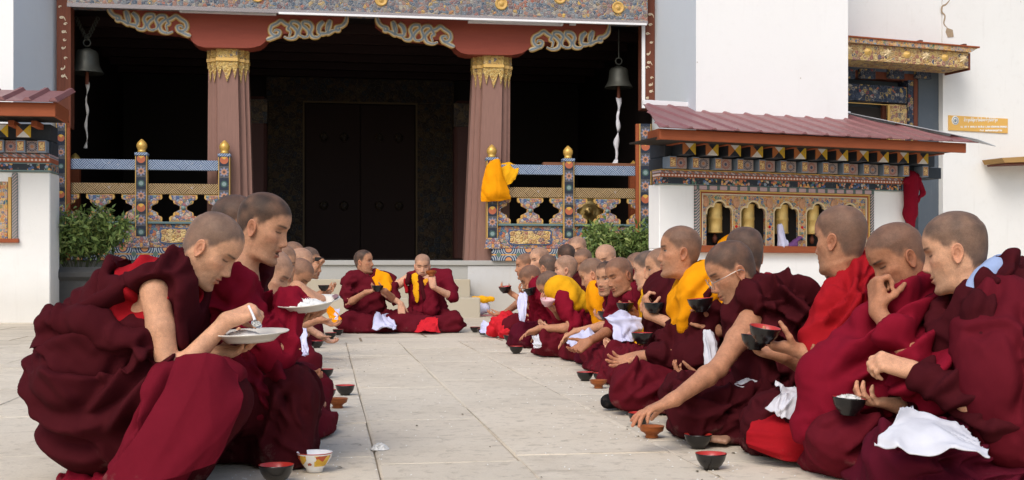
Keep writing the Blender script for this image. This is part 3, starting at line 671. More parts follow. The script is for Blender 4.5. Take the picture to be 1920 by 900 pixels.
def m_band(name, per, kind):
    b = NB(name, .6, .3); x, y, z = b.xyz(); lx = b.math('MULTIPLY', b.math('SUBTRACT', b.math('FRACT', b.math('DIVIDE', b.math('ADD', x, 50*per), per)), .5), per)
    if kind == 'bead':
        c, r = rosette(b, lx, z, per*.42, 2, (.66,.50,.42), (.66,.50,.42), (.74,.66,.60), (.30,.09,.04))
        c = b.mix(b.lt(r, per*.30), (.36,.10,.045), (.70,.58,.52))
    elif kind == 'block':
        c = b.mix(b.gt(b.math('ABSOLUTE', lx), per*.36), (.50,.36,.36), (.05,.13,.11)); c = b.mix(b.math('MULTIPLY', b.gt(b.math('SINE', b.math('MULTIPLY', z, 420)), .4), .5), c, (.30,.16,.18))
    elif kind == 'cloud':
        P = b.warp(.02, 22); v = b.vor(26, 'F1', P); s = b.n('ShaderNodeSeparateColor'); b.nt.links.new(v.outputs['Color'], s.inputs[0]); fl = b.ramp(s.outputs[0], PAL['warm'], True)
        gate = b.gt(b.noise(3.2, 1, .5, b.comb(x, 0.0, 0.0)), .46); gate = b.math('MULTIPLY', gate, b.lt(v.outputs['Distance'], .55)); c = b.mix(gate, (.022,.030,.042), fl); c = b.mix(b.gt(b.math('ABSOLUTE', z), per), c, (.16,.24,.24))
    else:
        c = b.mix(b.gt(b.math('SINE', b.math('MULTIPLY', x, 6.28/per)), .0), (.34,.12,.08), (.46,.34,.36)); c = b.mix(b.gt(b.math('SINE', b.math('MULTIPLY', b.math('ADD', x, b.math('MULTIPLY', z, 2.0)), 9.0/per)), .5), c, (.09,.15,.17))
    c = b.mix(b.math('MULTIPLY', b.gt(b.noise(30, 4), .63), .3), c, (.2,.17,.15)); return b.out(c)

def ribbon_mesh(lines, wid, dep, mat, name):
    V = []; F = []
    for L in lines:
        P = cr_interp(np.asarray(L, float), np.linspace(0, len(L)-1, 6*len(L))); n = len(P); T = np.gradient(P, axis=0); T /= np.maximum(np.linalg.norm(T, axis=1, keepdims=True), 1e-9); Nn = np.stack([-T[:,1], T[:,0]], 1)
        wv = wid*(.45+.55*np.minimum(np.minimum(np.linspace(0,1,n), 1-np.linspace(0,1,n))*5, 1)); b0 = len(V)
        for i in range(n):
            for s_, yy in ((-1,0), (-.7,-dep), (.7,-dep), (1,0)): q = P[i]+Nn[i]*wv[i]*s_; V.append((q[0], yy, q[1]))
        for i in range(n-1):
            for j in range(3): F.append((b0+i*4+j, b0+i*4+j+1, b0+(i+1)*4+j+1, b0+(i+1)*4+j))
    return py_mesh(name, V, F, mat)

BUCKLE = True
# ---------------------------------------------------------------- people
LOD = {0: dict(head=0, arm=.0040, robe=.0070, it=110), 1: dict(head=1, arm=.0074, robe=.0170, it=70), 2: dict(head=2, arm=.0105, robe=.025, it=40)}

def mesh_from(name, V, F, mat, C=None, smooth_shade=True):
    me = bpy.data.meshes.new(name)
    V = np.asarray(V, np.float32); F = np.asarray(F, np.int32)
    me.vertices.add(len(V)); me.vertices.foreach_set('co', V.ravel())
    k = F.shape[1]
    me.loops.add(F.size); me.loops.foreach_set('vertex_index', F.ravel())
    me.polygons.add(len(F)); me.polygons.foreach_set('loop_start', np.arange(0, F.size, k, dtype=np.int32)); me.polygons.foreach_set('loop_total', np.full(len(F), k, np.int32))
    if smooth_shade: me.polygons.foreach_set('use_smooth', np.ones(len(F), dtype=bool))
    me.update(calc_edges=True); me.validate()
    if C is not None:
        a = me.color_attributes.new('col', 'FLOAT_COLOR', 'POINT')
        a.data.foreach_set('color', np.concatenate([C, np.ones((len(C),1))], 1).astype(np.float32).ravel())
    if mat is not None: me.materials.append(mat)
    return me
def link_mesh(name, me, parent=None):
    o = bpy.data.objects.new(name, me); COL.objects.link(o)
    if parent is not None: o.parent = parent
    return o

class Person:
    """p: dict of pose values. Everything is built in the person's own frame (x forward, y left, z up)."""
    def __init__(self, at, yaw, label, group=None, lod=0, s=1.0, lean=10, side=0, twist=0, head=(0,10,0), seed=0, skin=(.42,.235,.155), base='lotus', pel=None, name='person', headkw=None, neck=0.0, hc=None):
        self.lod = lod; self.L = LOD[lod]; self.s = s; self.seed = seed; self.base = base; self.skin = np.array(skin)
        self.root = bpy.data.objects.new(name, None); COL.objects.link(self.root); self.root.empty_display_size = .1
        self.root.location = (at[0], at[1], at[2] if len(at) > 2 else 0); self.root.rotation_euler = (0, 0, math.radians(yaw))
        self.root['label'] = label; self.root['category'] = 'person'
        if group: self.root['group'] = group
        self.R = rotz(math.radians(yaw)); self.o = vec(at[0], at[1], at[2] if len(at) > 2 else 0)
        self.pel = vec(*(pel or ((0,0,.10) if base == 'lotus' else (0,0,.22))))*s
        self.TR = rotz(math.radians(twist))@rotx(math.radians(side))@roty(math.radians(lean))
        T = self.T
        self.N = T(.0,0,.47+neck); self.sh = {1: T(.0,.185,.425), -1: T(.0,-.185,.425)}
        hy, hp, hr = [math.radians(v) for v in head]
        self.HR = rotz(hy)@roty(hp)@rotx(hr)          # head orientation in the person frame
        bR = self.TR@roty(math.radians(-lean*.45)); self.bR = bR
        piv = self.N+bR@(vec(.015,0,.090)*s)
        self.hc = piv+self.HR@(vec(.012,0,.095)*s)
        self.hc0 = self.N+bR@(vec(.022,0,.180)*s)
        if hc is not None:
            t = self.loc(hc); dl = t-self.hc; self.hc = t; self.hc0 = self.hc0+dl*.35
        self.bodyV = []; self.bodyF = []; self.bodyC = []; self.arms = {}
        kw = dict(seed=seed, skin=skin); kw.update(headkw or {})
        V, F, C, W = build_head(self.L['head'], **kw)
        Vh = (V*s)@self.HR.T+self.hc; Vn = (V*s)@bR.T+self.hc0
        self.add_body(Vn*(1-W[:,None])+Vh*W[:,None], F, C)
    def T(self, x, y, z): return self.pel+self.TR@(vec(x,y,z)*self.s)
    def H(self, x, y, z): return self.hc+self.HR@(vec(x,y,z)*self.s)
    def loc(self, w): return self.R.T@(np.asarray(w, float)-self.o)      # world -> person
    def ldir(self, d): return self.R.T@np.asarray(d, float)
    def world(self, p): return self.R@np.asarray(p, float)+self.o
    def add_body(self, V, F, C):
        off = sum(len(v) for v in self.bodyV); self.bodyV.append(V); self.bodyF.append(F+off); self.bodyC.append(C)
    def arm(self, side, wrist, d, n, pose='relax', hint=None, world=True, bare=False, s2=1.0, shoulder=None):
        """wrist, knuckle direction d, palm direction n (world by default)"""
        if world: wrist = self.loc(wrist); d = self.ldir(d); n = self.ldir(n)
        S = self.sh[side] if shoulder is None else shoulder; s = self.s
        if hint is None: hint = vec(-.35, .55*side, -.8)
        else: hint = self.ldir(hint) if world else np.asarray(hint, float)
        E, W = ik(S, wrist, .285*s, .255*s, hint); self.arms[side] = (S, E, W, nrm(d), nrm(n))
        V, F = build_arm(S if bare else E+(S-E)*.30, E, W, d, n, side, pose, self.L['arm'], s*s2)
        C = np.tile(self.skin*np.array([1.03,1.0,1.0]), (len(V),1)); C *= (0.92+.14*(0.5+.5*vnoise(V*30, self.seed)))[:,None]
        dist = np.linalg.norm(V-W, axis=1); tip = sstep(.10, .18, (V-W)@nrm(d))[:,None]
        C = C*(1-tip*np.array([-.04,.10,.10]))
        self.add_body(V, F, C); return E, W
    def bare_torso(self):
        """skin of chest and shoulder where the vest is open"""
        s = self.s; h = .010 if self.lod == 0 else .016
        lo = np.minimum(self.pel, self.N)-.3*s; hi = np.maximum(self.pel, self.N)+.3*s; fl = Field(lo, hi, h)
        fl.ell(self.T(0,0,.30), vec(.105,.145,.19)*s, self.TR, .05); fl.ell(self.T(.0,0,.10), vec(.10,.135,.15)*s, self.TR, .05)
        fl.cap(self.sh[1], self.sh[-1], .043*s, k=.06)
        V, F = fl.mesh(); V = smooth(V, edges_of(F), 3)
        self.add_body(V, F, np.tile(self.skin, (len(V),1)))
    def finish_body(self):
        me = mesh_from('body', np.concatenate(self.bodyV), np.concatenate(self.bodyF), MAT['skin'], np.concatenate(self.bodyC))
        return link_mesh('body', me, self.root)
    def auto_creases(self, V, F, n, flow):
        """random tension creases that follow a slowly turning direction on the two flanks of a garment"""
        rg = random.Random(self.seed*31+len(V) % 97); N = normals(V, F); out = []; big = 1.0 if self.lod == 0 else 1.5
        for sd in (1, -1):
            idx = np.nonzero(N[:,1]*sd > .25)[0]
            if len(idx) < 40: continue
            for q in range(n):
                p = V[idx[rg.randrange(len(idx))]]; x, z = p[0], p[2]; L = rg.uniform(.07, .26)*self.s; pts = [(x, z)]; bend = rg.uniform(-.35, .35)
                a0 = flow+1.1*float(vnoise(np.array([[x*3.2+self.seed, sd*2.0, z*3.2]]), 7)[0])
                for k in range(3):
                    a0 += bend; pts.append((pts[-1][0]+L/3*math.cos(a0), pts[-1][1]+L/3*math.sin(a0)))
                out.append(dict(pts=pts, side=sd, a=rg.uniform(.007, .017)*big, w=rg.uniform(.010, .021)*big, kind='ridge' if rg.random() < .3 else 'fold'))
        return out
    def garment(self, name, mat, prims, lo=None, hi=None, folds=None, cut=None, h=None, presmooth=6, post=1, k=.03, holes=None, auto=24, flow=1.9, **dr):
        """prims(fl): adds the volume. folds(V,N) -> fold direction"""
        h = (h or self.L['robe'])
        if lo is None:
            c = self.pel; lo = c+vec(-.6,-.65,-.4)*self.s; hi = c+vec(.75,.65,.65)*self.s
        fl = Field(lo, hi, h); prims(fl); 
        # trim the grid to the volume
        V, F = fl.mesh(); E = edges_of(F); V = smooth(V, E, presmooth)
        if folds is not None:
            if self.lod < 2 and auto:
                dr = dict(dr); dr['creases'] = list(dr.get('creases') or [])+self.auto_creases(V, F, int(auto*(1 if self.lod == 0 else .5)), flow)
            a = dict(seed=self.seed, it=(1,1,0)[self.lod]); a.update(dr); V = drape(fl, V, F, folds, **a)
        if folds is not None and BUCKLE: q = (1.0, 1.5, 2.0)[self.lod]; V = buckle(V, F, seed=self.seed, it=(42,30,22)[self.lod], ex=.21, hold=.016*q, fs=q)
        elif post: V = smooth(V, E, post, .4)
        o = link_mesh(name, mesh_from(name, V, F, mat), self.root); return o
    # ------------------------------------------------------------ standard clothes
    def torso_prims(self, fl, grow=0.0, arms=(1,), fore=(), k=.05, waist=True, tent=()):
        s = self.s; g = grow
        fl.ell(self.T(.005,0,.29), vec(.130+g,.172+g,.19+g)*s, self.TR, k)
        if waist: fl.ell(self.T(.01,0,.10), vec(.150+g,.185+g,.19)*s, self.TR, k)
        fl.cap(self.T(-.01,.145,.415), self.T(-.01,-.145,.415), (.072+g)*s, k=.06)
        fl.cap(self.T(-.025,.06,.47), self.T(-.025,-.06,.47), (.056+g)*s, k=.05)
        for a in arms:
            S, E, W = self.arms[a][:3]
            fl.cap(S, E, (.066+g)*s, (.060+g)*s, .045)
            if a in fore: fl.cap(E, E+(W-E)*.86, (.057+g)*s, (.046+g)*s, .035)
            if a in tent:
                D = E+vec(0,0,-.16)*s; D[2] = max(D[2], .12*s); fl.cap(E, D, .06*s, .05*s, .09); fl.cap(D, self.T(.05,.12*a,.06), .06*s, .08*s, .09)
    def neck_hole(self, fl, r=.064):
        s = self.s; a = self.N+self.bR@(vec(.028,0,.015)*s); fl.cap(a, self.hc, r*s, (r+.012)*s, .012, 'sub'); fl.cap(a+self.bR@(vec(.05,0,-.035)*s), a+self.bR@(vec(.06,0,.05)*s), r*.55*s, r*.7*s, .02, 'sub')
    def over_shawl(self, mat, region, name='yellow_shawl', arms=(1,), grow=.024, folds=None, h=None, **kw):
        """a second cloth lying close over the shoulders, cut to the region given by prims (person frame)"""
        s = self.s; h = h or self.L['robe']*.9; lo = np.minimum(self.pel, self.N)-vec(.40,.45,.2)*s; hi = np.maximum(self.pel, self.N)+vec(.45,.45,.18)*s
        fl = Field(lo, hi, h); self.torso_prims(fl, grow, arms, ()); self.neck_hole(fl, .066); f2 = fl.like(); region(f2); fl.keep(f2)
        V, F = fl.mesh(); E = edges_of(F); V = smooth(V, E, 4); fo = folds or [dict(ph=side_phase((.7,.3,.7)), f=15, a=.030, kind='valley', warp=.025, base=.6), dict(ph=side_phase((.2,.8,-.6)), f=13, a=.018, kind='sharp', warp=.04, base=.2)]
        V = drape(fl, V, F, fo, self.seed, 1, **kw); V = buckle(V, F, seed=self.seed, ex=.12, it=25, hold=.010); return link_mesh(name, mesh_from(name, V, F, mat), self.root)
    def lower_lotus(self, mat, knee=(.30,.285,.105), k2=None, **kw):
        s = self.s
        kn = {1: vec(*knee)*s, -1: vec(*(k2 or (knee[0],-knee[1],knee[2])))*s}
        def pr(fl):
            for a in (1,-1):
                hip = vec(0,.095*a,.115)*s; fl.cap(hip, kn[a], .118*s, .092*s, .05)
                fl.cap(kn[a], vec(.33,-.05*a,.06)*s, .088*s, .070*s, .045)
            fl.ell(vec(.14,0,.085)*s, vec(.20,.20,.085)*s, None, .07); fl.ell(vec(-.05,0,.12)*s, vec(.165,.215,.13)*s, None, .06)
            fl.ell(vec(.16,0,.02)*s, vec(.30,knee[1]*1.22,.045)*s, None, .06); fl.floor(0.0)
        def ang(c, R):
            return lambda V: np.arctan2(V[:,1]-c[1]*s, V[:,0]-c[0]*s)*R*s
        K = np.stack([kn[1], kn[-1]])
        def atk(V): return np.exp(-(np.minimum(np.linalg.norm(V-K[0], axis=1), np.linalg.norm(V-K[1], axis=1))/.24)**2)
        fo = [dict(ph=ang((-.10,0), .30), f=13, a=.034, kind='valley', warp=.04),
              dict(ph=lambda V: np.linalg.norm(V-vec(-.02,0,.30)*s, axis=1)+.25*V[:,1]*np.sign(V[:,1]), f=12, a=.024, kind='sharp', warp=.06, gate=lambda V: sstep(.05, .2, V[:,2])),
              dict(ph=lambda V: V[:,1]*.8+V[:,2]*.9, f=14, a=.022, kind='valley', warp=.06, gate=lambda V: 1-sstep(.10,.2,V[:,2]))]
        a = {}; a.update(kw); rg = random.Random(self.seed*5+2); cr = list(a.pop('creases', None) or [])
        if self.lod < 2:
            for sd in (1, -1):
                for q in range(7):
                    x0 = rg.uniform(-.06, .14)*s; x1 = x0+rg.uniform(.12, .30)*s; z0 = rg.uniform(.10, .22)*s; z1 = rg.uniform(.03, .12)*s
                    if rg.random() < .5: z0, z1 = z1, z0
                    cr.append(dict(pts=[(x0, z0), ((x0+x1)/2, (z0+z1)/2+rg.uniform(.0,.03)*s), (x1, z1)], side=sd, a=rg.uniform(.010, .018), w=rg.uniform(.014, .024)))
        a['creases'] = cr
        return self.garment('lower_robe', mat, pr, vec(-.36,-.52,-.03)*s, vec(.56,.52,.42)*s, fo, **a)
    def shawl(self, mat, name='shawl', arms=(1,), fore=(), tent=(), grow=.0, extra=None, dirn=1.0, folds2=None, **kw):
        def pr(fl):
            self.torso_prims(fl, grow, arms, fore, tent=tent)
            if extra: extra(fl)
            self.neck_hole(fl); fl.floor(.01)
        ax = self.TR@vec(0,0,1); fx = self.TR@vec(1,0,0); fy = self.TR@vec(0,1,0)
        def helix(slope, R=.17, y0=0.0):
            def f(V):
                c = V-self.pel; th = np.arctan2(c@fy-y0, c@fx+.0); return th*R*slope+(c@ax)
            return f
        def hang(V):
            c = V-self.pel; return np.arctan2(c@fy, c@fx)*.18
        fo = [dict(ph=helix(-.55*dirn), f=11, a=.036, kind='valley', warp=.04, gf=3.0),
              dict(ph=helix(.35*dirn), f=12, a=.022, kind='sharp', warp=.06, base=.1),
              dict(ph=hang, f=11, a=.026, kind='valley', warp=.05, base=.15)]
        if folds2: fo = folds2(fo)
        lo = np.minimum(self.pel, self.N)-vec(.42,.5,.3)*self.s; hi = np.maximum(self.pel, self.N)+vec(.5,.5,.16)*self.s; lo[2] = max(lo[2], -.03)
        a = {}; a.update(kw)
        return self.garment(name, mat, pr, lo, hi, fo, **a)
    def strip(self, name, mat, pts, width, n=28, m=7, thick=.006, wob=.004, up=None, puff=.012, seed=0):
        """a folded band of cloth laid along pts (person frame); width direction from the up vector list"""
        P = np.asarray(pts, float); t = np.linspace(0, len(P)-1, n); C = cr_interp(P, t)
        T = np.gradient(C, axis=0); T /= np.linalg.norm(T, axis=1, keepdims=True)
        U = np.asarray(up, float) if up is not None else np.tile([0,0,1.0], (len(P),1)); U = cr_interp(U, t); U -= T*(U*T).sum(1, keepdims=True); U /= np.linalg.norm(U, axis=1, keepdims=True)
        B = np.cross(T, U); w = cr_interp(np.asarray(width, float)[:,None] if np.ndim(width) else np.full((len(P),1), width), t)[:,0]
        v = np.linspace(-1, 1, m); rows = []
        for sgn in (1, -1):
            for j in range(m):
                ph = vnoise(np.stack([v[j]*3+0*t, t*.35, 0*t+seed], 1), 3)
                off = (puff*(1-v[j]**2)+wob*ph)*(1 if sgn > 0 else .35)+(thick*.5*sgn)
                rows.append(C+B*(w*.5*v[j])[:,None]+U*off[:,None] if sgn > 0 else C+B*(w*.5*v[m-1-j])[:,None]+U*off[:,None])
        G = np.stack(rows, 1); K = 2*m; V = G.reshape(-1,3); i = np.arange(n-1)[:,None]; j = np.arange(K)[None,:]; jn = (j+1) % K
        F = np.stack([i*K+j, i*K+jn, (i+1)*K+jn, (i+1)*K+j], 2).reshape(-1,4)
        cap0 = [[j, K-1-j, K-2-j, j+1] for j in range(m-1)]; cap1 = [[(n-1)*K+j+1, (n-1)*K+K-2-j, (n-1)*K+K-1-j, (n-1)*K+j] for j in range(m-1)]
        F = np.concatenate([F, np.array(cap0), np.array(cap1)])
        return link_mesh(name, mesh_from(name, V, F, mat), self.root)

# ---------------------------------------------------------------- the two squatting monks on the left
SK = dict(a=(.60,.325,.195), b=(.51,.262,.152), c=(.45,.218,.122), d=(.59,.325,.205), e=(.38,.172,.092))
def prims(*items):
    def f(fl):
        for it in items: getattr(fl, it[0])(*it[1:-1], **it[-1]) if isinstance(it[-1], dict) else getattr(fl, it[0])(*it[1:])
    return f
def side_phase(ax): return lambda V: V[:,0]*ax[0]+V[:,1]*ax[1]+V[:,2]*ax[2]
BASIC = [dict(ph=side_phase((.5,.6,.6)), f=9, a=.016, kind='valley', warp=.06, base=.1), dict(ph=side_phase((.8,.5,-.4)), f=10, a=.012, kind='sharp', warp=.06, base=.1)]

def squat_front():
    d = 3.75; o = W(300, 900, d)
    A = Person((o[0], d), 0, 'front squatting monk with a bare right arm eating rice with a spoon', lod=0, s=.93, lean=41, pel=(-.235,0,.30), base='squat',
               head=(0,36,0), hc=W(393, 468, d-.0), seed=3, skin=SK['a'], headkw=dict(stubble=.72, hair=(.105,.088,.080), eye='down', hairline=.012))
    p = lambda x, y, dy=0.0: A.loc(W(x, y, d+dy))
    A.sh[-1] = p(290, 548, -.150); A.sh[1] = p(345, 560, .17)
    A.arm(-1, W(425, 601, d-.12), (.75,.45,.35), (.05,.5,-.85), 'pinch', hint=(-.3,-.2,-1), bare=True)
    A.arm(1, W(392, 668, d-.02), (.97,-.1,.16), (-.12,-.25,1), 'under', hint=(-.6,.7,-.6))
    A.bare_torso(); A.finish_body()
    A.add = None
    # red vest under the shawl
    def vest(fl):
        A.torso_prims(fl, .002, arms=()); fl.ell(A.T(-.06,0,.30), vec(.112,.17,.15), A.TR, .05); A.neck_hole(fl, .066); fl.ell(p(255, 556, -.24), vec(.115,.14,.052), roty(-.62), .02, 'sub')
    vf = [dict(ph=side_phase((.6,0,.8)), f=12, a=.010, kind='valley', warp=.04)]
    A.garment('vest', MAT['red'], vest, vec(-.5,-.35,.1), vec(.3,.35,.8), vf, calm=.5, auto=6)
    # dark upper shawl with the opening under the bare arm
    def shawl(fl):
        A.torso_prims(fl, .030, arms=(1,)); fl.ell(A.T(-.05,0,.14), vec(.17,.215,.16), A.TR, .05); fl.ell(A.T(-.085,0,.27), vec(.125,.20,.18), A.TR, .05)
        fl.ell(p(240, 565, -.27), vec(.145,.16,.052), roty(-.50), .02, 'sub'); A.neck_hole(fl, .088); fl.ell(p(272, 480, -.06), vec(.11,.24,.036), roty(-.55), .010, 'sub')
        fl.ell(p(283, 572, -.22), vec(.062,.10,.078), None, .015, 'sub')
        fl.cap(p(322, 496, -.09), p(322, 560, -.14), .028, .028, .02); fl.cap(p(322, 560, -.14), p(335, 640, -.12), .028, .03, .02)
    A.garment('shawl', MAT['dark'], shawl, vec(-.55,-.35,.05), vec(.3,.35,.82), vf, calm=.9,
              creases=[dict(pts=[(-.36,.46),(-.22,.53),(-.08,.60)], a=.016, w=.03), dict(pts=[(-.36,.40),(-.22,.46),(-.1,.47)], a=.016, w=.03)])
    # gathered waist and skirt
    kn = p(405, 752, -.15); kf = p(425, 745, .15); an = p(318, 868, -.13)
    def skirt(fl):
        fl.ell(vec(-.210,0,.30), vec(.170,.215,.18), roty(.25), .06)
        fl.cap(vec(-.20,-.10,.27), kn, .130, .095, .06); fl.cap(vec(-.20,.10,.27), kf, .125, .095, .06)
        fl.cap(kn, an, .100, .115, .05); fl.cap(kf, p(330, 868, .1), .1, .1, .05)
        fl.cap(vec(-.16,-.02,.17), vec(.06,-.02,.14), .155, .13, .06)
        fl.chain([p(95, 615, -.10), p(165, 608, -.19), p(250, 650, -.21), p(310, 690, -.16)], [.055,.055,.045,.030], .035)
        fl.cap(vec(-.345,0,.34), vec(-.27,-.02,.13), .040, .05, .07); fl.ell(vec(-.23,-.03,.085), vec(.09,.11,.05), roty(.5), .05)
        fl.floor(.0)
    A.garment('lower_robe', MAT['dark'], skirt, vec(-.55,-.42,-.03), vec(.42,.42,.62), BASIC, calm=.6, creases=[
        dict(pts=[(-.33,.37),(-.18,.34),(-.05,.36),(.02,.39)], a=.018, w=.026), dict(pts=[(-.18,.20),(-.10,.30),(.0,.40),(.06,.43)], a=.020, w=.022),
        dict(pts=[(-.12,.16),(-.03,.28),(.06,.38),(.12,.41)], a=.020, w=.022), dict(pts=[(-.06,.10),(.03,.22),(.12,.33),(.17,.37)], a=.018, w=.024),
        dict(pts=[(-.37,.25),(-.25,.20),(-.10,.22),(.0,.32)], a=.018, w=.03), dict(pts=[(-.38,.20),(-.26,.12),(-.12,.10)], a=.02, w=.03), dict(pts=[(-.36,.44),(-.24,.43),(-.12,.40)], a=.014, w=.026)])
    # brighter panel of the robe falling over the near knee
    def panel(fl):
        fl.cap(kn+vec(.0,-.012,.0), p(395, 810, -.17), .116, .122, .03); fl.cap(p(395, 800, -.17), p(230, 890, -.19), .127, .115, .05); fl.cap(kn+vec(-.02,-.01,-.02), p(310, 850, -.16), .128, .142, .04); fl.cap(vec(-.05,-.12,.25), kn+vec(0,-.01,0), .14, .118, .05)
        fl.cut_plane(p(335, 680), (-.90,0,.43), .012); fl.cut_plane(p(458, 745), (.88,0,-.47), .03); fl.floor(0)
    A.garment('robe_lining', MAT['wine'], panel, vec(-.40,-.45,-.03), vec(.42,.15,.5), BASIC, calm=.5, auto=8, creases=[
        dict(pts=[(.12,.36),(.06,.24),(-.02,.10)], a=.020, w=.03), dict(pts=[(.20,.33),(.16,.20),(.08,.06)], a=.02, w=.028), dict(pts=[(.05,.30),(-.03,.16),(-.10,.04)], a=.015, w=.022)])
    sheet('robe_panel', None, None, 'wine', [[p(*q) for q in w_] for w_ in ([(338,676,-.235),(378,664,-.262),(420,668,-.262),(448,702,-.225)], [(305,745,-.292),(356,735,-.318),(408,738,-.312),(458,746,-.268)], [(258,822,-.318),(320,822,-.345),(384,816,-.335),(436,814,-.275)], [(186,903,-.312),(262,908,-.350),(338,893,-.345),(404,868,-.285)])], amp=.040, freq=9, seed=9, rag=.01, thick=.004, parent=A.root, n=60)
    def train(fl):
        fl.cap(p(120, 893, -.05), p(210, 897, -.1), .022, .03, .02); fl.ell(p(165, 900, -.06), vec(.10,.10,.02), None, .02); fl.floor(0)
    A.garment('robe_hem', MAT['crimson'], train, vec(-.45,-.35,-.03), vec(.1,.2,.12), BASIC, calm=.5)
    def shoe(fl):
        fl.cap(p(285, 893, -.20), p(335, 897, -.20), .036, .03, .03); fl.floor(.0)
    A.garment('sandal', MAT['black'], shoe, vec(-.2,-.35,-.03), vec(.2,.1,.15), None)
    # wrist cords, badge
    E1, W1 = A.arms[1][1:3]
    for q, (t, m) in enumerate(((.02, 'scarlet'), (.14, 'brown'))):
        c = W1+(E1-W1)*t; ring_mesh('wrist_cord' if q == 0 else 'bead_bracelet', c, nrm(E1-W1), .030+.004*q, .0025+.0025*q, MAT[m], A.root)
    return A

def ring_mesh(name, c, ax, R, r, mat, parent, n=28, m=8, sx=1.0):
    ax = nrm(ax); u = nrm(np.cross(ax, vec(.3,.2,.9))); v = np.cross(ax, u); V = []; F = []
    for i in range(n):
        a = 2*math.pi*i/n
        for j in range(m):
            b = 2*math.pi*j/m; V.append(c+(u*math.cos(a)+v*math.sin(a)*sx)*(R+r*math.cos(b))+ax*r*math.sin(b))
    for i in range(n):
        for j in range(m): F.append((i*m+j, ((i+1)%n)*m+j, ((i+1)%n)*m+(j+1)%m, i*m+(j+1)%m))
    return link_mesh(name, mesh_from(name, V, F, mat), parent)

def squat_second():
    d = 4.10; o = W(500, 900, d)
    B = Person((o[0], d), 0, 'second squatting monk in a red sleeved shirt, mouth open over rice', lod=0, s=.95, lean=24, pel=(-.25,0,.26), base='squat',
               head=(-6,17,0), hc=W(492, 428, d), seed=8, skin=SK['b'], headkw=dict(stubble=.93, hair=(.022,.019,.018), eye='down', mouth=.9, hairline=-.006))
    p = lambda x, y, dy=0.0: B.loc(W(x, y, d+dy))
    B.sh[-1] = p(415, 545, -.17); B.sh[1] = p(455, 545, .17)
    B.arm(-1, W(556, 541, d-.05), (.85,.1,-.42), (-.25,.3,-.9), 'pinch', hint=(-.2,-.5,-1))
    B.arm(1, W(520, 604, d+.0), (.95,-.15,.10), (-.05,-.2,1), 'under', hint=(-.6,.7,-.6)); B.finish_body()
    def shirt(fl):
        B.torso_prims(fl, .012, arms=(1,), fore=(1,)); S, E, Wr = B.arms[-1][:3]
        fl.cap(S, E, .070, .062, .045); fl.cap(E, E+(Wr-E)*.90, .058, .050, .035)
        fl.cap(p(432, 470, -.02), p(458, 500, -.03), .052, .050, .03); fl.cut_plane(E+(Wr-E)*.90, nrm(Wr-E), .006)
    sf = [dict(ph=side_phase((.6,0,.8)), f=11, a=.014, kind='valley', warp=.05), dict(ph=side_phase((-.6,0,.8)), f=12, a=.012, kind='sharp', warp=.05, base=.1)]
    B.garment('shirt', MAT['crimson'], shirt, vec(-.55,-.4,.05), vec(.35,.4,.85), sf, creases=[
        dict(pts=[(-.20,.60),(-.10,.53),(.0,.50)], a=.014, w=.02), dict(pts=[(-.16,.50),(-.05,.47),(.04,.49)], a=.014, w=.02), dict(pts=[(-.1,.44),(0,.44),(.07,.49)], a=.012, w=.018)])
    def coat(fl):
        B.torso_prims(fl, .024, arms=()); fl.cut_plane(B.T(.10,0,.3), B.TR@vec(1,0,.25), .02); fl.cut_plane(p(420, 545), (.4,-1.,.1), .02)
    B.garment('shawl', MAT['dark'], coat, vec(-.6,-.4,.0), vec(.3,.4,.85), sf)
    kn = p(535, 745, -.15); kf = p(545, 740, .15)
    def skirt(fl):
        fl.ell(vec(-.22,0,.25), vec(.19,.22,.19), None, .06); fl.cap(vec(-.2,-.1,.25), kn, .13, .10, .06); fl.cap(vec(-.2,.1,.25), kf, .13, .10, .06)
        fl.cap(kn, p(530, 850, -.13), .10, .10, .05); fl.cap(kf, p(545, 850, .12), .10, .10, .05); fl.cap(p(400, 820), p(520, 830), .14, .10, .08); fl.floor(0)
    B.garment('lower_robe', MAT['dark'], skirt, vec(-.55,-.42,-.03), vec(.42,.42,.6), BASIC, creases=[dict(pts=[(.13,.28),(.08,.18),(.04,.05)], a=.02, w=.025), dict(pts=[(.03,.33),(.03,.2),(-.02,.08)], a=.02, w=.03)])
    def lap(fl):
        fl.cap(p(420, 690, -.16), p(510, 715, -.15), .085, .075, .06); fl.cap(p(460, 700, -.17), p(480, 760, -.18), .09, .06, .06)
    B.garment('robe_panel', MAT['wine'], lap, vec(-.4,-.42,.05), vec(.35,.1,.6), BASIC, calm=.7, creases=[dict(pts=[(-.1,.42),(.0,.35),(.06,.30)], a=.016, w=.022)])
    return B

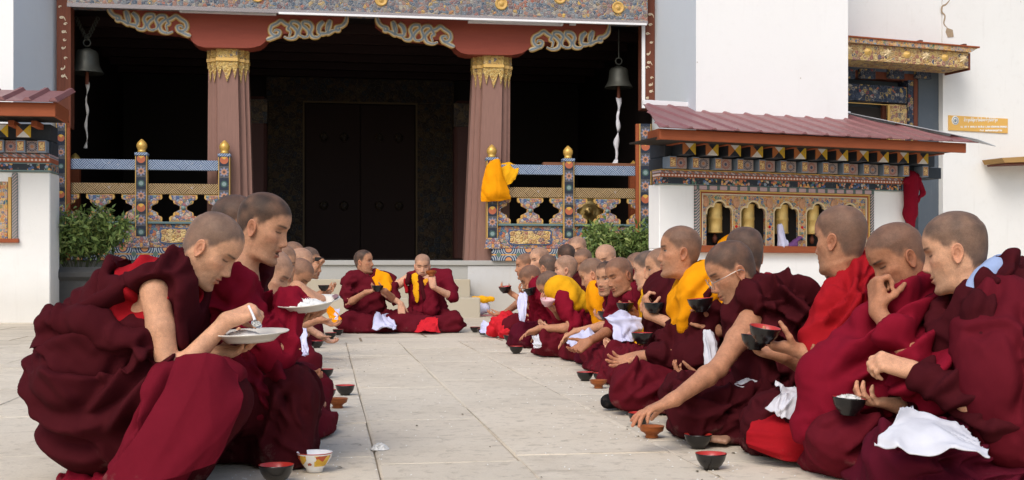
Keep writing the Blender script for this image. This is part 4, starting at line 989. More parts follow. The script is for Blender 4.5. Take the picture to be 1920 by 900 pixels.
# ---------------------------------------------------------------- monks of the right hand row, nearest first
def at_ground(px, d): return ((px-960.0)/FPX*d, d)
def R_hood():
    d = 3.62
    P = Person(at_ground(1872, d), 178, 'nearest monk on the right in a maroon hooded jacket lined in pale blue', lod=0, s=.98, lean=14, head=(-26,12,0), hc=W(1793, 474, d+.02), seed=11, skin=SK['a'], headkw=dict(stubble=.72, hair=(.07,.062,.058), eye='down'))
    P.arm(1, W(1712, 694, d-.12), (-.93,.12,.30), (.2,.55,-.8), 'pinch', hint=(.7,-.6,-.8))
    P.arm(-1, W(1688, 760, d+.06), (-.92,-.15,.10), (-.05,.1,1), 'bowl', hint=(.6,.7,-.8)); P.finish_body()
    p = lambda x, y, dy=0.0: P.loc(W(x, y, d+dy))
    P.lower_lotus(MAT['plum'], knee=(.36,.27,.115), calm=.8, creases=[dict(pts=[(.10,.16),(.22,.19),(.36,.13)], side=1, a=.018, w=.025), dict(pts=[(.05,.08),(.2,.09),(.38,.05)], side=1, a=.018, w=.025)])
    P.shawl(MAT['brown'] if 0 else MAT['dark'], 'jacket', arms=(1,-1), fore=(1,-1))
    def hood(fl):
        fl.chain([p(1818, 612, -.09), p(1842, 572, -.125), p(1872, 538, -.115), p(1898, 520, -.05), p(1900, 518, .06), p(1860, 540, .13)], [.030,.040,.048,.056,.056,.04], .03)
    P.garment('hood', MAT['dark'], hood, p(1780, 640, .2)-vec(.3,.3,.1), p(1780, 640, .2)+vec(.3,.45,.35), BASIC, calm=.5, h=.007)
    def lining(fl):
        fl.chain([p(1802, 594, -.07), p(1812, 572, -.09), p(1830, 545, -.10), p(1848, 520, -.10), p(1866, 505, -.07), p(1878, 500, .0), p(1870, 505, .08)], [.018,.026,.030,.030,.030,.032,.026], .03)
    P.garment('hood_lining', MAT['blue'], lining, p(1780, 640, .2)-vec(.3,.3,.1), p(1780, 640, .2)+vec(.3,.45,.35), None, h=.006)
    def sh(fl):
        S, E, Wr = P.arms[1][:3]
        fl.cap(p(1885, 580, -.13), p(1900, 700, -.22), .10, .135, .06); fl.cap(p(1900, 700, -.22), p(1900, 800, -.20), .135, .12, .06); fl.ell(p(1930, 680, .03), vec(.21,.25,.28), None, .06); fl.cap(p(1838, 630, -.15), p(1872, 730, -.22), .07, .10, .06)
    P.garment('shawl', MAT['maroon'], sh, p(1900, 680, 0)-vec(.35,.5,.45), p(1900, 680, 0)+vec(.4,.5,.4), BASIC, creases=[dict(pts=q_, side=1, a=.030, w=.022) for q_ in ([(.03,.54),(.0,.40),(.02,.24)], [(-.03,.56),(-.055,.40),(-.03,.20)], [(.065,.47),(.045,.35),(.06,.22)], [(-.10,.54),(-.11,.38),(-.08,.2)])])
    return P
def R_mouth():
    d = 3.95
    P = Person(at_ground(1750, d), 172, 'monk with his hand at his mouth and a bead necklace, beside the hooded monk', lod=0, s=.97, lean=16, head=(10,26,4), hc=W(1686, 488, d-.02), seed=12, skin=SK['e'], headkw=dict(stubble=.55, hair=(.09,.078,.07), eye='down'))
    P.arm(1, W(1646, 584, d-.24), (-.05,.18,1), (.95,.25,0), 'fist', hint=(.45,-.6,-.8))
    P.arm(-1, W(1600, 690, d+.05), (-.9,-.15,.10), (-.05,.1,1), 'cup', hint=(.6,.7,-.8)); P.finish_body()
    p = lambda x, y, dy=0.0: P.loc(W(x, y, d+dy))
    P.lower_lotus(MAT['maroon'], knee=(.34,.29,.12))
    def sh(fl):
        S, E, Wr = P.arms[1][:3]
        fl.cap(E, E+(Wr-E)*.45, .075, .065, .05); fl.cap(p(1740, 545, -.06), p(1660, 620, -.17), .06, .07, .06); fl.cap(p(1660, 640, -.18), p(1560, 720, -.16), .085, .10, .06)
        fl.cap(p(1560, 720, -.16), p(1530, 800, -.14), .085, .07, .05); fl.cap(p(1640, 700, -.16), p(1720, 740, -.14), .09, .09, .06); fl.cap(Wr+(E-Wr)*.30, Wr+nrm(Wr-E)*.12, .045, .07, .02, 'sub')
    P.shawl(MAT['crimson'], arms=(1,-1), extra=sh, creases=[dict(pts=q_, side=1, a=.030, w=.021) for q_ in ([(.02,.58),(.14,.50),(.30,.40)], [(.0,.52),(.14,.42),(.32,.31)], [(-.02,.46),(.12,.35),(.30,.24)], [(.06,.61),(.18,.55),(.31,.47)], [(-.05,.38),(.08,.28),(.22,.22)], [(-.10,.52),(-.06,.40),(.02,.30)], [(-.13,.44),(-.10,.32),(-.04,.22)])])
    B = [p(1722+18*math.cos(a)-8, 548+24*math.sin(a)+0, -.075-.02*math.sin(a)) for a in np.linspace(-1.9, 2.2, 15)]
    for q in B[::1]: bead(q, .0075, P.root)
    return P
def bead(c, r, parent, name='bead', mat='bone'):
    key = 'bead_%.4f_%s' % (r, mat)
    if key not in bpy.data.meshes:
        bm = bmesh.new(); bmesh.ops.create_icosphere(bm, subdivisions=1, radius=r); me = bpy.data.meshes.new(key); bm.to_mesh(me); bm.free(); me.materials.append(MAT[mat])
        for f in me.polygons: f.use_smooth = True
    o = link_mesh(name, bpy.data.meshes[key], parent); o.location = c; return o
def R_away():
    d = 4.30
    P = Person(at_ground(1635, d), 170, 'monk in a bright red shirt turned away, holding two stacked black bowls', lod=0, s=.99, lean=12, head=(-38,2,0), hc=W(1576, 452, d-.02), seed=13, skin=SK['c'], headkw=dict(stubble=.62, hair=(.09,.078,.07), eye='open'))
    P.arm(1, W(1502, 658, d-.16), (-.95,.15,.15), (.05,.25,1), 'bowl', hint=(.6,-.6,-.9))
    P.arm(-1, W(1470, 668, d+.06), (-.93,-.1,.15), (.05,-.2,1), 'bowl', hint=(.6,.5,-.9)); P.finish_body()
    p = lambda x, y, dy=0.0: P.loc(W(x, y, d+dy))
    P.lower_lotus(MAT['dark'], knee=(.36,.29,.13), creases=[dict(pts=[(.12,.2),(.26,.2),(.38,.12)], side=1, a=.02, w=.025)])
    def sh(fl):
        S, E, Wr = P.arms[1][:3]
        fl.cap(E, E+(Wr-E)*.72, .07, .058, .05); fl.cap(p(1620, 500, -.03), p(1560, 600, -.12), .05, .07, .06); fl.cap(p(1560, 600, -.12), p(1530, 640, -.14), .07, .06, .05)
    P.shawl(MAT['red'], 'shirt', arms=(1,-1), grow=.012, extra=sh, creases=[dict(pts=q_, side=1, a=.026, w=.019) for q_ in ([(.03,.62),(.10,.52),(.16,.42)], [(.0,.56),(.07,.46),(.15,.36)], [(-.04,.50),(.03,.40),(.12,.30)], [(.07,.62),(.13,.54),(.19,.46)])])
    sheet('red_lap_cloth', None, None, 'red', [[p(*q) for q in w_] for w_ in ([(1440,768,-.22),(1480,760,-.24),(1525,762,-.22)], [(1408,800,-.30),(1465,802,-.35),(1525,800,-.34)], [(1396,828,-.32),(1460,838,-.38),(1525,838,-.37)], [(1412,846,-.31),(1462,862,-.37),(1525,866,-.36)])], amp=.018, freq=11, seed=6, parent=P.root)
    return P
def R_peek():
    d = 4.75
    P = Person(at_ground(1640, d), 165, 'monk in purple whose face peeks out behind the red shirted monk', lod=1, s=.95, lean=22, head=(12,16,0), hc=W(1592, 520, d), seed=14, skin=SK['d'], headkw=dict(stubble=.6, eye='open'))
    P.arm(1, W(1545, 632, d-.1), (-.1,0,1), (-.85,.2,.1), 'reach', hint=(.5,-.6,-.8)); P.arm(-1, W(1560, 690, d+.1), (-.9,.1,.1), (0,0,1), 'cup'); P.finish_body()
    P.lower_lotus(MAT['maroon']); P.shawl(MAT['purple'], 'vest', arms=(-1,), grow=-.004); return P
def R_glasses():
    d = 4.75
    P = Person(at_ground(1478, d), 176, 'monk with wire spectacles leaning down, bare arm reaching to a bowl on the ground', lod=0, s=1.0, lean=20, head=(6,24,0), hc=W(1374, 512, d-.04), seed=15, skin=SK['c'], headkw=dict(stubble=.75, hair=(.055,.048,.045), eye='down'))
    p = lambda x, y, dy=0.0: P.loc(W(x, y, d+dy))
    P.sh[1] = p(1406, 602, -.16)
    P.arm(1, W(1266, 748, d-.50), (-.93,-.10,-.34), (.0,-.1,-1), 'reach', hint=(.3,-.4,-.8), bare=True)
    P.arm(-1, W(1462, 730, d+.02), (-.5,-.1,-.9), (-.8,0,.4), 'relax', hint=(.7,.5,-.4)); P.bare_torso(); P.finish_body()
    P.lower_lotus(MAT['dark'], knee=(.38,.30,.12))
    def sh(fl):
        fl.ell(p(1400, 615, -.22), vec(.062,.10,.09), None, .02, 'sub'); fl.cap(p(1455, 548, -.08), p(1510, 585, -.13), .06, .08, .05); fl.cap(p(1490, 575, -.16), p(1520, 680, -.18), .085, .09, .06)
    P.shawl(MAT['dark'], arms=(-1,), grow=.014, extra=sh, dirn=-1, creases=[*[dict(pts=q_, side=1, a=.028, w=.021) for q_ in ([(.14,.58),(.04,.53),(-.06,.42)], [(.14,.50),(.02,.44),(-.08,.32)], [(.12,.42),(.02,.35),(-.06,.22)], [(.06,.60),(-.04,.54),(-.12,.44)], [(.15,.34),(.08,.28),(.02,.18)])]])
    # spectacles
    s = P.s
    for sd in (1, -1):
        c = P.H(.099, .031*sd, -.004); ring = ring_mesh('spectacle_rim', c, P.HR@vec(1,.12*sd,-.1), .021, .0012, MAT['wire'], P.root, 24, 6)
        tube('spectacle_arm', [P.H(.097,.052*sd,.0), P.H(.05,.074*sd,.004), P.H(-.01,.080*sd,.008), P.H(-.028,.079*sd,-.004)], .0014, MAT['wire'], P.root)
    tube('spectacle_bridge', [P.H(.105,.010,.0), P.H(.109,0,.002), P.H(.105,-.010,.0)], .0013, MAT['wire'], P.root)
    def toes(fl):
        for q in range(4): fl.cap(p(1338+q*9, 818+q*2, -.32), p(1330+q*10, 824+q*1.5, -.36), .012, .011, .006)
        fl.cap(p(1350, 815, -.28), p(1390, 812, -.2), .035, .04, .02); fl.floor(0)
    P.garment('foot', MAT['foot'], toes, p(1350, 815, -.3)-vec(.2,.2,.1), p(1350, 815, -.3)+vec(.25,.25,.12), None, h=.006, presmooth=2)
    return P
def tube(name, pts, r, mat, parent=None, n=20, m=7):
    P = cr_interp(np.asarray(pts, float), np.linspace(0, len(pts)-1, n)); T = np.gradient(P, axis=0); V = []
    R = cr_interp(np.asarray(r, float)[:,None], np.linspace(0, len(pts)-1, n))[:,0] if np.ndim(r) else np.full(n, r)
    for i in range(n):
        t = nrm(T[i]); u = nrm(np.cross(t, vec(.21,.35,.9))); v = np.cross(t, u)
        for j in range(m): a = 2*math.pi*j/m; V.append(P[i]+(u*math.cos(a)+v*math.sin(a))*R[i])
    F = [(i*m+j, i*m+(j+1)%m, (i+1)*m+(j+1)%m, (i+1)*m+j) for i in range(n-1) for j in range(m)]
    return link_mesh(name, mesh_from(name, V, F, mat), parent)
def R_back():
    d = 5.30
    P = Person(at_ground(1450, d), 160, 'monk behind the spectacled one, only the back of his shaved head showing', lod=1, s=1.0, lean=10, head=(-55,5,0), hc=W(1396, 480, d), seed=16, skin=SK['c'], headkw=dict(stubble=.8, hair=(.06,.052,.05), eye='open'))
    P.arm(1, P.world(P.T(.25,.14,.12)), (-.9,.1,.1), (0,0,1), 'cup'); P.arm(-1, P.world(P.T(.25,-.14,.12)), (-.9,.1,.1), (0,0,1), 'cup'); P.finish_body()
    P.lower_lotus(MAT['maroon']); P.shawl(MAT['crimson'], arms=(1,-1), grow=.01); return P
def R_yellow():
    d = 5.7
    P = Person(at_ground(1335, d), 178, 'upright monk in profile with a folded saffron shawl on his shoulder', lod=0, s=1.0, lean=6, head=(-4,-2,0), hc=W(1275, 474, d), seed=17, skin=SK['c'], headkw=dict(stubble=.6, hair=(.09,.078,.07), eye='open'))
    p = lambda x, y, dy=0.0: P.loc(W(x, y, d+dy))
    P.arm(1, W(1206, 668, d-.2), (-.93,-.1,-.22), (.1,-.35,.85), 'reach', hint=(.6,-.5,-.8))
    P.arm(-1, W(1345, 622, d-.25), (-.42,0,.85), (-.75,.2,.45), 'bowl', hint=(.6,.5,-.9)); P.finish_body()
    P.lower_lotus(MAT['maroon'], knee=(.38,.30,.12))
    def ex(fl):
        S, E, Wr = P.arms[1][:3]
        fl.cap(E, E+(Wr-E)*.68, .07, .05, .05); fl.cap(p(1270, 640, -.12), p(1330, 660, -.14), .08, .08, .06)
    P.shawl(MAT['dark'], 'jacket', arms=(1,), extra=ex)
    P.over_shawl(MAT['saffron'], lambda fl: (fl.cap(p(1262, 552, -.12), p(1350, 545, -.08), .125, .15, .05), fl.cap(p(1268, 575, -.14), p(1276, 608, -.14), .09, .06, .05), fl.cap(p(1300, 530, -.05), p(1350, 530, .08), .14, .15, .05)), 'saffron_shawl', arms=(1,), grow=.042,
        folds=[dict(ph=side_phase((.78,0,.62)), f=15, a=.034, kind='valley', warp=.018, base=.7), dict(ph=side_phase((.5,.5,-.6)), f=12, a=.012, kind='sharp', warp=.04, base=.2)])
    for nm, m, q in (('grey_sock', 'grey', [(1205, 758, -.30), (1235, 752, -.26)]), ('black_sock', 'black', [(1140, 753, -.12), (1175, 748, -.05)])):
        a = p(*q[0]); b = p(*q[1]); P.garment(nm, MAT[m], lambda fl: (fl.cap(a, b, .036, .045, .02), fl.floor(0)), np.minimum(a, b)-.1, np.maximum(a, b)+.1, None, h=.006)
    return P

# ---------------------------------------------------------------- the rest of the rows and the two monks at the end of the aisle
def sit(px, d, yaw, hc, label, seed, lod=1, s=1.0, lean=12, head=(0,12,0), skin='c', low='maroon', top='maroon', arms=(1,-1), L=None, R=None, extra=None, hk=None, group=None, yellow=None, knee=(.30,.285,.105), yc='yellow', bare=()):
    """L, R: (wrist px, py, depth shift, direction, palm, pose)"""
    P = Person(at_ground(px, d), yaw, label, group, lod, s, lean, head=head, hc=None if hc is None else W(hc[0], hc[1], d+(hc[2] if len(hc) > 2 else 0)), seed=seed, skin=SK[skin], headkw=dict(dict(stubble=random.Random(seed).uniform(.45,.8), hair=(.09,.08,.074), eye='down', fat=random.Random(seed+1).uniform(-.3,.9), old=random.Random(seed+2).uniform(0,.7), hairline=random.Random(seed+3).uniform(-.012,.016)), **(hk or {})))
    fwd = P.R@vec(1,0,0); lf = P.R@vec(0,1,0)
    for sd, a in ((1, L), (-1, R)):
        if a is None: P.arm(sd, P.world(P.T(.26,.13*sd,.10)), fwd*.8-lf*sd*.5, vec(0,0,1), 'cup')
        else: P.arm(sd, W(a[0], a[1], d+a[2]), a[3], a[4], a[5], hint=a[6] if len(a) > 6 else None)
    P.finish_body(); P.lower_lotus(MAT[low], knee=knee)
    cov = tuple(a for a in arms if a not in bare)
    P.shawl(MAT[top], arms=cov, fore=tuple(a for a in cov if (L if a == 1 else R) is None), extra=extra(P) if extra else None)
    if lod < 2 and not yellow:
        rg = random.Random(seed); f = rg.choice((1, -1))
        P.over_shawl(MAT[top], lambda fl: (fl.ell(P.T(0,0,.3), vec(.4,.4,.4), None, 0), fl.cut_plane(P.T(rg.uniform(.0,.04), rg.uniform(-.03,.05), .33), P.TR@vec(.75, -.62*f, -.35+rg.uniform(-.2,.2)), .003)), 'shawl_fold', arms=cov, grow=.020)
    if yellow:
        p = lambda x, y, dy=0.0: P.loc(W(x, y, d+dy))
        def yl(fl):
            for q in yellow: fl.cap(p(*q[0]), p(*q[1]), q[2], q[3], .05)
        P.over_shawl(MAT[yc], yl, arms=tuple(a for a in cov), grow=.046)
    return P
UP, DN = (0,0,1), (0,0,-1); LFT, RGT = (-1,0,0), (1,0,0)
def right_row():
    sit(1272, 7.0, 176, (1241, 506), 'monk lifting food to his lips just behind the saffron shawl', 21, 0, 1.0, 12, (-2,6,0), 'b', 'maroon', 'dark', L=(1215, 590, -.25, (-.2,.1,1), (.9,.2,0), 'pinch'), R=(1245, 598, -.1, (-.95,0,.2), UP, 'bowl'), hk=dict(eye='open'))
    sit(1255, 7.6, 176, (1216, 508), 'monk whose bare scalp and ear show left of the man lifting food', 22, 1, 1.0, 10, (-20,8,0), 'd', 'maroon', 'yellow', R=None)
    sit(1228, 7.9, 196, (1163, 519), 'smiling monk in red turned to his neighbour, bowl in hand', 23, 0, 1.0, 16, (14,14,8), 'e', 'maroon', 'wine', L=(1200, 590, -.22, (-.9,0,.15), UP, 'bowl'), R=(1105, 640, -.1, (-.75,-.2,-.5), (0,-.6,.6), 'relax'), hk=dict(smile=.9, fat=.6, stubble=.45))
    sit(1198, 8.5, 190, (1139, 523), 'monk with short black hair glancing at the camera', 24, 1, .98, 14, (42,6,0), 'b', 'plum', 'dark', L=(1150, 600, -.1, (-.95,0,.1), UP, 'bowl'), hk=dict(eye='open', stubble=.95, hair=(.015,.014,.014)))
    sit(1165, 8.9, 178, (1112, 516), 'monk looking down with an orange shawl on his shoulder, arm stretched low', 25, 1, 1.0, 16, (-14,24,0), 'b', 'maroon', 'wine', L=(1080, 622, -.25, (-.8,-.1,-.5), (0,-.5,-.8), 'reach'), yellow=[((1118,560,-.12),(1140,600,-.16),.10,.10), ((1140,600,-.16),(1118,612,-.16),.09,.08), ((1105,545,-.1),(1130,545,.0),.07,.08)], yc='saffron')
    sit(1108, 9.4, 176, (1033, 538), 'bowed monk drinking from a pink bowl under a yellow shawl', 26, 1, 1.0, 34, (0,38,0), 'c', 'maroon', 'crimson', L=(1012, 616, -.28, (-.9,-.1,-.3), (0,-.4,-.9), 'reach', (.3,-.4,-.8)), R=(1040, 580, -.2, (-.8,-.1,.5), (-.3,0,.9), 'bowl'), yellow=[((1052,545,-.1),(1090,555,-.10),.115,.115), ((1090,555,-.1),(1060,570,-.16),.10,.08), ((1060,540,.05),(1095,545,.08),.09,.10)])
    sit(1100, 10.2, 180, (1061, 507), 'upright monk gazing left behind the yellow shawl', 27, 1, 1.0, 6, (-10,2,0), 'd', 'maroon', 'dark', hk=dict(eye='open', stubble=.4))
    sit(1048, 10.5, 178, (997, 524), 'monk drinking from a black bowl held in both hands', 28, 1, 1.0, 24, (0,28,0), 'e', 'plum', 'crimson', L=(1008, 562, -.2, (-.8,.1,.6), (.3,.3,.9), 'bowl'), R=(990, 562, -.1, (-.7,-.1,.7), (.3,-.3,.9), 'bowl'))
    sit(1085, 11.2, 178, (1028, 503), 'monk seen from the back of the head between two neighbours', 29, 2, 1.0, 10, (-50,10,0), 'c', 'maroon', 'maroon', hk=dict(stubble=.75))
    sit(1066, 11.8, 180, (1012, 489), 'taller monk with round pale forehead glancing sideways', 30, 2, 1.05, 8, (30,6,0), 'd', 'maroon', 'wine', hk=dict(eye='open', stubble=.35))
    sit(1025, 12.0, 176, (986, 500), 'farthest monk of the right row raising a black bowl', 31, 2, 1.05, 8, (10,4,0), 'c', 'maroon', 'crimson', L=(962, 552, -.2, (-.85,-.1,.4), UP, 'bowl'), R=(940, 592, -.1, (-.9,-.2,-.1), UP, 'relax'), hk=dict(eye='open'))
    sit(1115, 12.2, 180, (1062, 484), 'monk with a dark shaved head in the rear rank', 32, 2, 1.1, 6, (-60,6,0), 'e', 'maroon', 'dark', hk=dict(stubble=.85, hair=(.04,.036,.034)))
    sit(1150, 13.2, 200, (1083, 470), 'monk peering over everyone from the very back of the right rows', 33, 2, 1.22, 4, (50,4,0), 'd', 'maroon', 'maroon', hk=dict(eye='open', stubble=.4))
    sit(1150, 11.2, 195, (1094, 493), 'monk with lowered face in the rear rank before the bush', 34, 2, 1.04, 10, (45,16,0), 'c', 'maroon', 'dark', hk=dict(stubble=.6))
    sit(1180, 10.2, 195, (1136, 488), 'bald monk half hidden behind the smiling one', 35, 2, 1.05, 8, (40,10,0), 'd', 'maroon', 'crimson', hk=dict(eye='open', stubble=.2))
    sit(1240, 8.8, 190, (1197, 506), 'monk peeking out beside the bush at the right', 36, 2, 1.0, 6, (10,6,0), 'c', 'maroon', 'wine', hk=dict(eye='open'))
def left_row():
    sit(395, 5.0, 0, (440, 428), 'monk almost hidden behind the two squatting monks, only his crown visible', 48, 1, 1.08, 12, (-10,10,0), 'c', 'maroon', 'maroon', hk=dict(stubble=.8, hair=(.05,.044,.042)))
    sit(428, 4.7, 2, (505, 517, .25), 'bald monk squeezed behind the second squatting monk', 41, 1, .88, 24, (-4,24,0), 'd', 'maroon', 'crimson', hk=dict(stubble=.3), knee=(.30,.30,.12))
    sit(432, 7.0, -25, (529, 500), 'monk with a watchful face beside the open mouthed monk', 42, 1, 1.0, 14, (-30,4,0), 'b', 'maroon', 'maroon', hk=dict(eye='open', stubble=.5))
    sit(455, 8.2, 2, (558, 517), 'monk bowing so that only his grey scalp shows above the plate', 43, 1, .97, 26, (-20,42,0), 'c', 'maroon', 'wine', R=(600, 598, -.15, (.8,-.2,-.4), UP, 'relax'))
    sit(474, 9.0, 2, (564, 497), 'old monk with a pale wrinkled face in the left row', 44, 1, 1.0, 12, (-40,8,0), 'd', 'plum', 'crimson', hk=dict(eye='open', stubble=.25, old=.9), L=None, R=(598, 628, -.15, (.8,-.2,-.5), UP, 'relax'))
    sit(472, 10.2, 2, (549, 483), 'monk partly hidden behind the old monk', 45, 2, 1.06, 8, (-30,4,0), 'c', 'maroon', 'dark', hk=dict(eye='open'))
    sit(505, 10.8, 0, (579, 491), 'monk of the left row raising a small black phone', 46, 2, 1.04, 8, (-25,4,0), 'b', 'maroon', 'maroon', R=(590, 503, -.25, (.6,0,.75), (0,-.8,.3), 'fist'), hk=dict(eye='open'))
    sit(522, 12.2, -4, (586, 499), 'farthest monk of the left row, hands folded round a dark bowl', 47, 2, 1.0, 10, (-10,12,0), 'c', 'plum', 'maroon', L=(606, 546, -.1, (.8,-.2,.2), UP, 'bowl'), R=(600, 552, -.25, (.8,.2,.1), UP, 'bowl'))
def end_pair():
    d = 13.2
    sit(690, d, -72, (682, 492), 'monk at the end of the aisle looking away, orange cloth over his shoulder', 51, 1, 1.08, 6, (58,-4,0), 'c', 'maroon', 'maroon', L=(722, 545, -.42, (-.85,-.3,.1), UP, 'bowl'), R=(686, 548, -.40, (.85,-.3,.25), (.2,.2,-.9), 'flat'), yellow=[((705,512,-.14),(722,540,-.20),.075,.075), ((722,520,-.08),(730,535,-.08),.06,.06)], yc='saffron', hk=dict(stubble=.9, hair=(.045,.04,.038), eye='open'), knee=(.29,.26,.10))
    P = Person(at_ground(800, d+.05), -88, 'monk in a yellow and maroon vest drinking at the end of the aisle', None, 1, 1.08, 5, head=(4,10,0), hc=W(792, 500, d), seed=52, skin=SK['d'], headkw=dict(stubble=.35, eye='down', fat=.8))
    p = lambda x, y, dy=0.0: P.loc(W(x, y, d+dy))
    P.arm(1, W(812, 538, d-.35), (-.12,.1,1), (-.3,.9,.2), 'pinch', hint=(.7,-.3,-.8)); P.arm(-1, W(752, 570, d-.28), (.1,-.35,-.8), (0,.4,-.9), 'relax', hint=(-.8,-.2,-.3), bare=True); P.bare_torso(); P.finish_body(); P.lower_lotus(MAT['maroon'], knee=(.29,.27,.10))
    P.shawl(MAT['wine'], arms=(1,), grow=.006)
    P.over_shawl(MAT['yellow'], lambda fl: fl.cap(p(776, 512, -.10), p(778, 562, -.16), .055, .065, .03), 'yellow_vest', arms=(), grow=.020)
    P.garment('vest_band', MAT['dark'], lambda fl: (fl.cap(p(767, 516, -.08), p(764, 530, -.12), .035, .035, .03), fl.cap(p(787, 518, -.11), p(797, 560, -.17), .03, .035, .03)), p(776, 540, -.1)-.4, p(776, 540, -.1)+.4, None)
    P.garment('red_armhole', MAT['red'], lambda fl: fl.cap(p(759, 525, -.06), p(763, 548, -.10), .028, .028, .02), p(776, 540, -.1)-.4, p(776, 540, -.1)+.4, None)
    P.over_shawl(MAT['gold'], lambda fl: fl.cap(p(800, 526, -.14), p(803, 543, -.16), .05, .05, .02), 'orange_neck_cloth', arms=(), grow=.024)
    P.garment('shawl_end', MAT['wine'], lambda fl: (fl.cap(p(812, 540, -.16), p(808, 582, -.22), .06, .075, .05)), p(800, 560, -.1)-.4, p(800, 560, -.1)+.4, [dict(ph=side_phase((.2,1,.0)), f=18, a=.02, kind='valley', warp=.02)])

# ---------------------------------------------------------------- materials of the place
MAT.update(
 wash=m_wash('whitewash'), wash2=m_wash('whitewash_old', (.80,.80,.785), .13), reveal=m_wash('blue_grey_reveal', (.64,.69,.74), .08), concrete=m_wash('concrete', (.40,.40,.385), .30), step=m_wash('step_stone', (.44,.385,.29), .25), plaster=m_wash('patched_plaster', (.55,.555,.56), .5),
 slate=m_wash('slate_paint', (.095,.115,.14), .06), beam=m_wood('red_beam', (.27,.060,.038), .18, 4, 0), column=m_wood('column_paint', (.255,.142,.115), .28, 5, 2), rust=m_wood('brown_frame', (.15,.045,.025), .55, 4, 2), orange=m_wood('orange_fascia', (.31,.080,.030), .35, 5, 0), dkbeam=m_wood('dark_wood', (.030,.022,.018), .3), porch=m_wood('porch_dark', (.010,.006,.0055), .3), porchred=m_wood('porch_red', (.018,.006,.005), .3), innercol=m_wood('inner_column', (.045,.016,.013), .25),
 gilt=NB('gilding', .35, .5).out((.70,.44,.12)), navy=mat_plain('navy_paint', (.022,.030,.042), .6, var=.2), tealline=mat_plain('teal_line', (.10,.17,.18), .6), goldline=mat_plain('gold_line', (.55,.34,.09), .55, var=.15), cream=mat_plain('cream_line', (.60,.50,.36), .6),
 frieze=m_floral('frieze_carving', 19, 'cool', (.26,.25,.25), .05, 24, .9, .8), balc=m_floral('gilt_carving', 15, 'gold', (.62,.46,.22), .05, 18, .8, .9), panel=m_floral('painted_flowers', 22, 'warm', (.10,.11,.16), .045, 19, .6), window=m_floral('navy_flowers', 17, 'navy', (.06,.08,.12), .04, 16, .6), dimcarve=m_floral('door_carving', 9, 'dim', (.04,.026,.010), .05, 14, .5), capital=m_floral('capital_carving', 26, 'gilt', (.70,.50,.18), .07, 20, .4, .9),
 fretb=m_fret('blue_fret', (.05,.08,.16), (.34,.42,.54), 1.9), fretg=m_fret('brown_fret', (.07,.036,.015), (.44,.32,.17), 1.9), roof=None, bronze=mat_plain('bronze', (.060,.062,.052), .5, .5, var=.25), ribbon=mat_cloth('grey_ribbon', (.52,.50,.46)), plastic=mat_plain('white_plastic', (.78,.78,.80), .4), brass=mat_plain('brass', (.50,.36,.14), .32, .85, var=.15, scale=9), galv=mat_plain('galvanised_sheet', (.50,.53,.56), .45, .3, var=.2, scale=7), dark=MAT['dark'], pot=mat_plain('dark_stone', (.045,.045,.045), .75, var=.3))
def m_roof():
    b = NB('maroon_sheet', .42, .4); n = b.noise(3, 5, .6); n2 = b.noise(28, 4, .7); c = b.mix(n, (.17,.062,.064), (.26,.115,.115)); c = b.mix(b.math('MULTIPLY', b.gt(n2, .60), .30), c, (.32,.20,.19)); return b.out(c)
MAT['roof'] = m_roof()
def m_stone(name, seed, far=False):
    b = NB(name, .82, .2); oi = b.n('ShaderNodeObjectInfo'); rnd = oi.outputs['Random']
    P = b.n('ShaderNodeVectorMath'); P.operation = 'ADD'; b.put(P.inputs[0], b.P); b.put(P.inputs[1], b.comb(b.math('MULTIPLY', rnd, 37.0), b.math('MULTIPLY', rnd, 11.0), 0.0)); Q = P.outputs[0]
    n = b.noise(2.2, 7, .62, Q); n2 = b.noise(17, 6, .72, Q, .5); n3 = b.noise(80, 3, .6, Q)
    c = b.mix(n, (.60,.515,.395), (.73,.655,.535)); c = b.mix(b.math('MULTIPLY', rnd if not far else .3, .35), c, (.50,.445,.36))
    c = b.mix(b.math('MULTIPLY', b.math('MAXIMUM', b.math('SUBTRACT', n2, .53), 0.0), 3.6), c, (.27,.225,.165)); c = b.mix(b.math('MULTIPLY', b.gt(n3, .67), .14), c, (.74,.71,.66))
    n4 = b.noise(.9, 6, .7, Q, .8); c = b.mix(b.math('MULTIPLY', b.math('MAXIMUM', b.math('SUBTRACT', n4, .50), 0.0), 2.2), c, (.40,.335,.25)); x_, y_, z_ = b.xyz(Q); n5 = b.noise(5, 5, .7, b.comb(b.math('MULTIPLY', x_, .35), y_, 0.0)); c = b.mix(b.math('MULTIPLY', b.math('MAXIMUM', b.math('SUBTRACT', n5, .58), 0.0), 2.6), c, (.30,.25,.185))
    if far:
        br = b.n('ShaderNodeTexBrick'); br.inputs['Scale'].default_value = 1.0; br.inputs['Mortar Size'].default_value = .012; br.inputs['Brick Width'].default_value = 1.3; br.inputs['Row Height'].default_value = .75; b.put(br.inputs['Vector'], b.P); b.put(br.inputs['Color1'], (1,1,1)); b.put(br.inputs['Color2'], (.86,.85,.83)); b.put(br.inputs['Mortar'], (.42,.37,.30)); c = b.mix(1.0, c, br.outputs[0], 'MULTIPLY')
    b.bump(b.math('ADD', n2, b.math('MULTIPLY', n3, .4)), .35, .012); return b.out(c)
MAT['slab'] = m_stone('flagstone', 0); MAT['farstone'] = m_stone('far_flagstone', 1, True); MAT['dirt'] = mat_plain('joint_dirt', (.34,.29,.22), .95, var=.4)

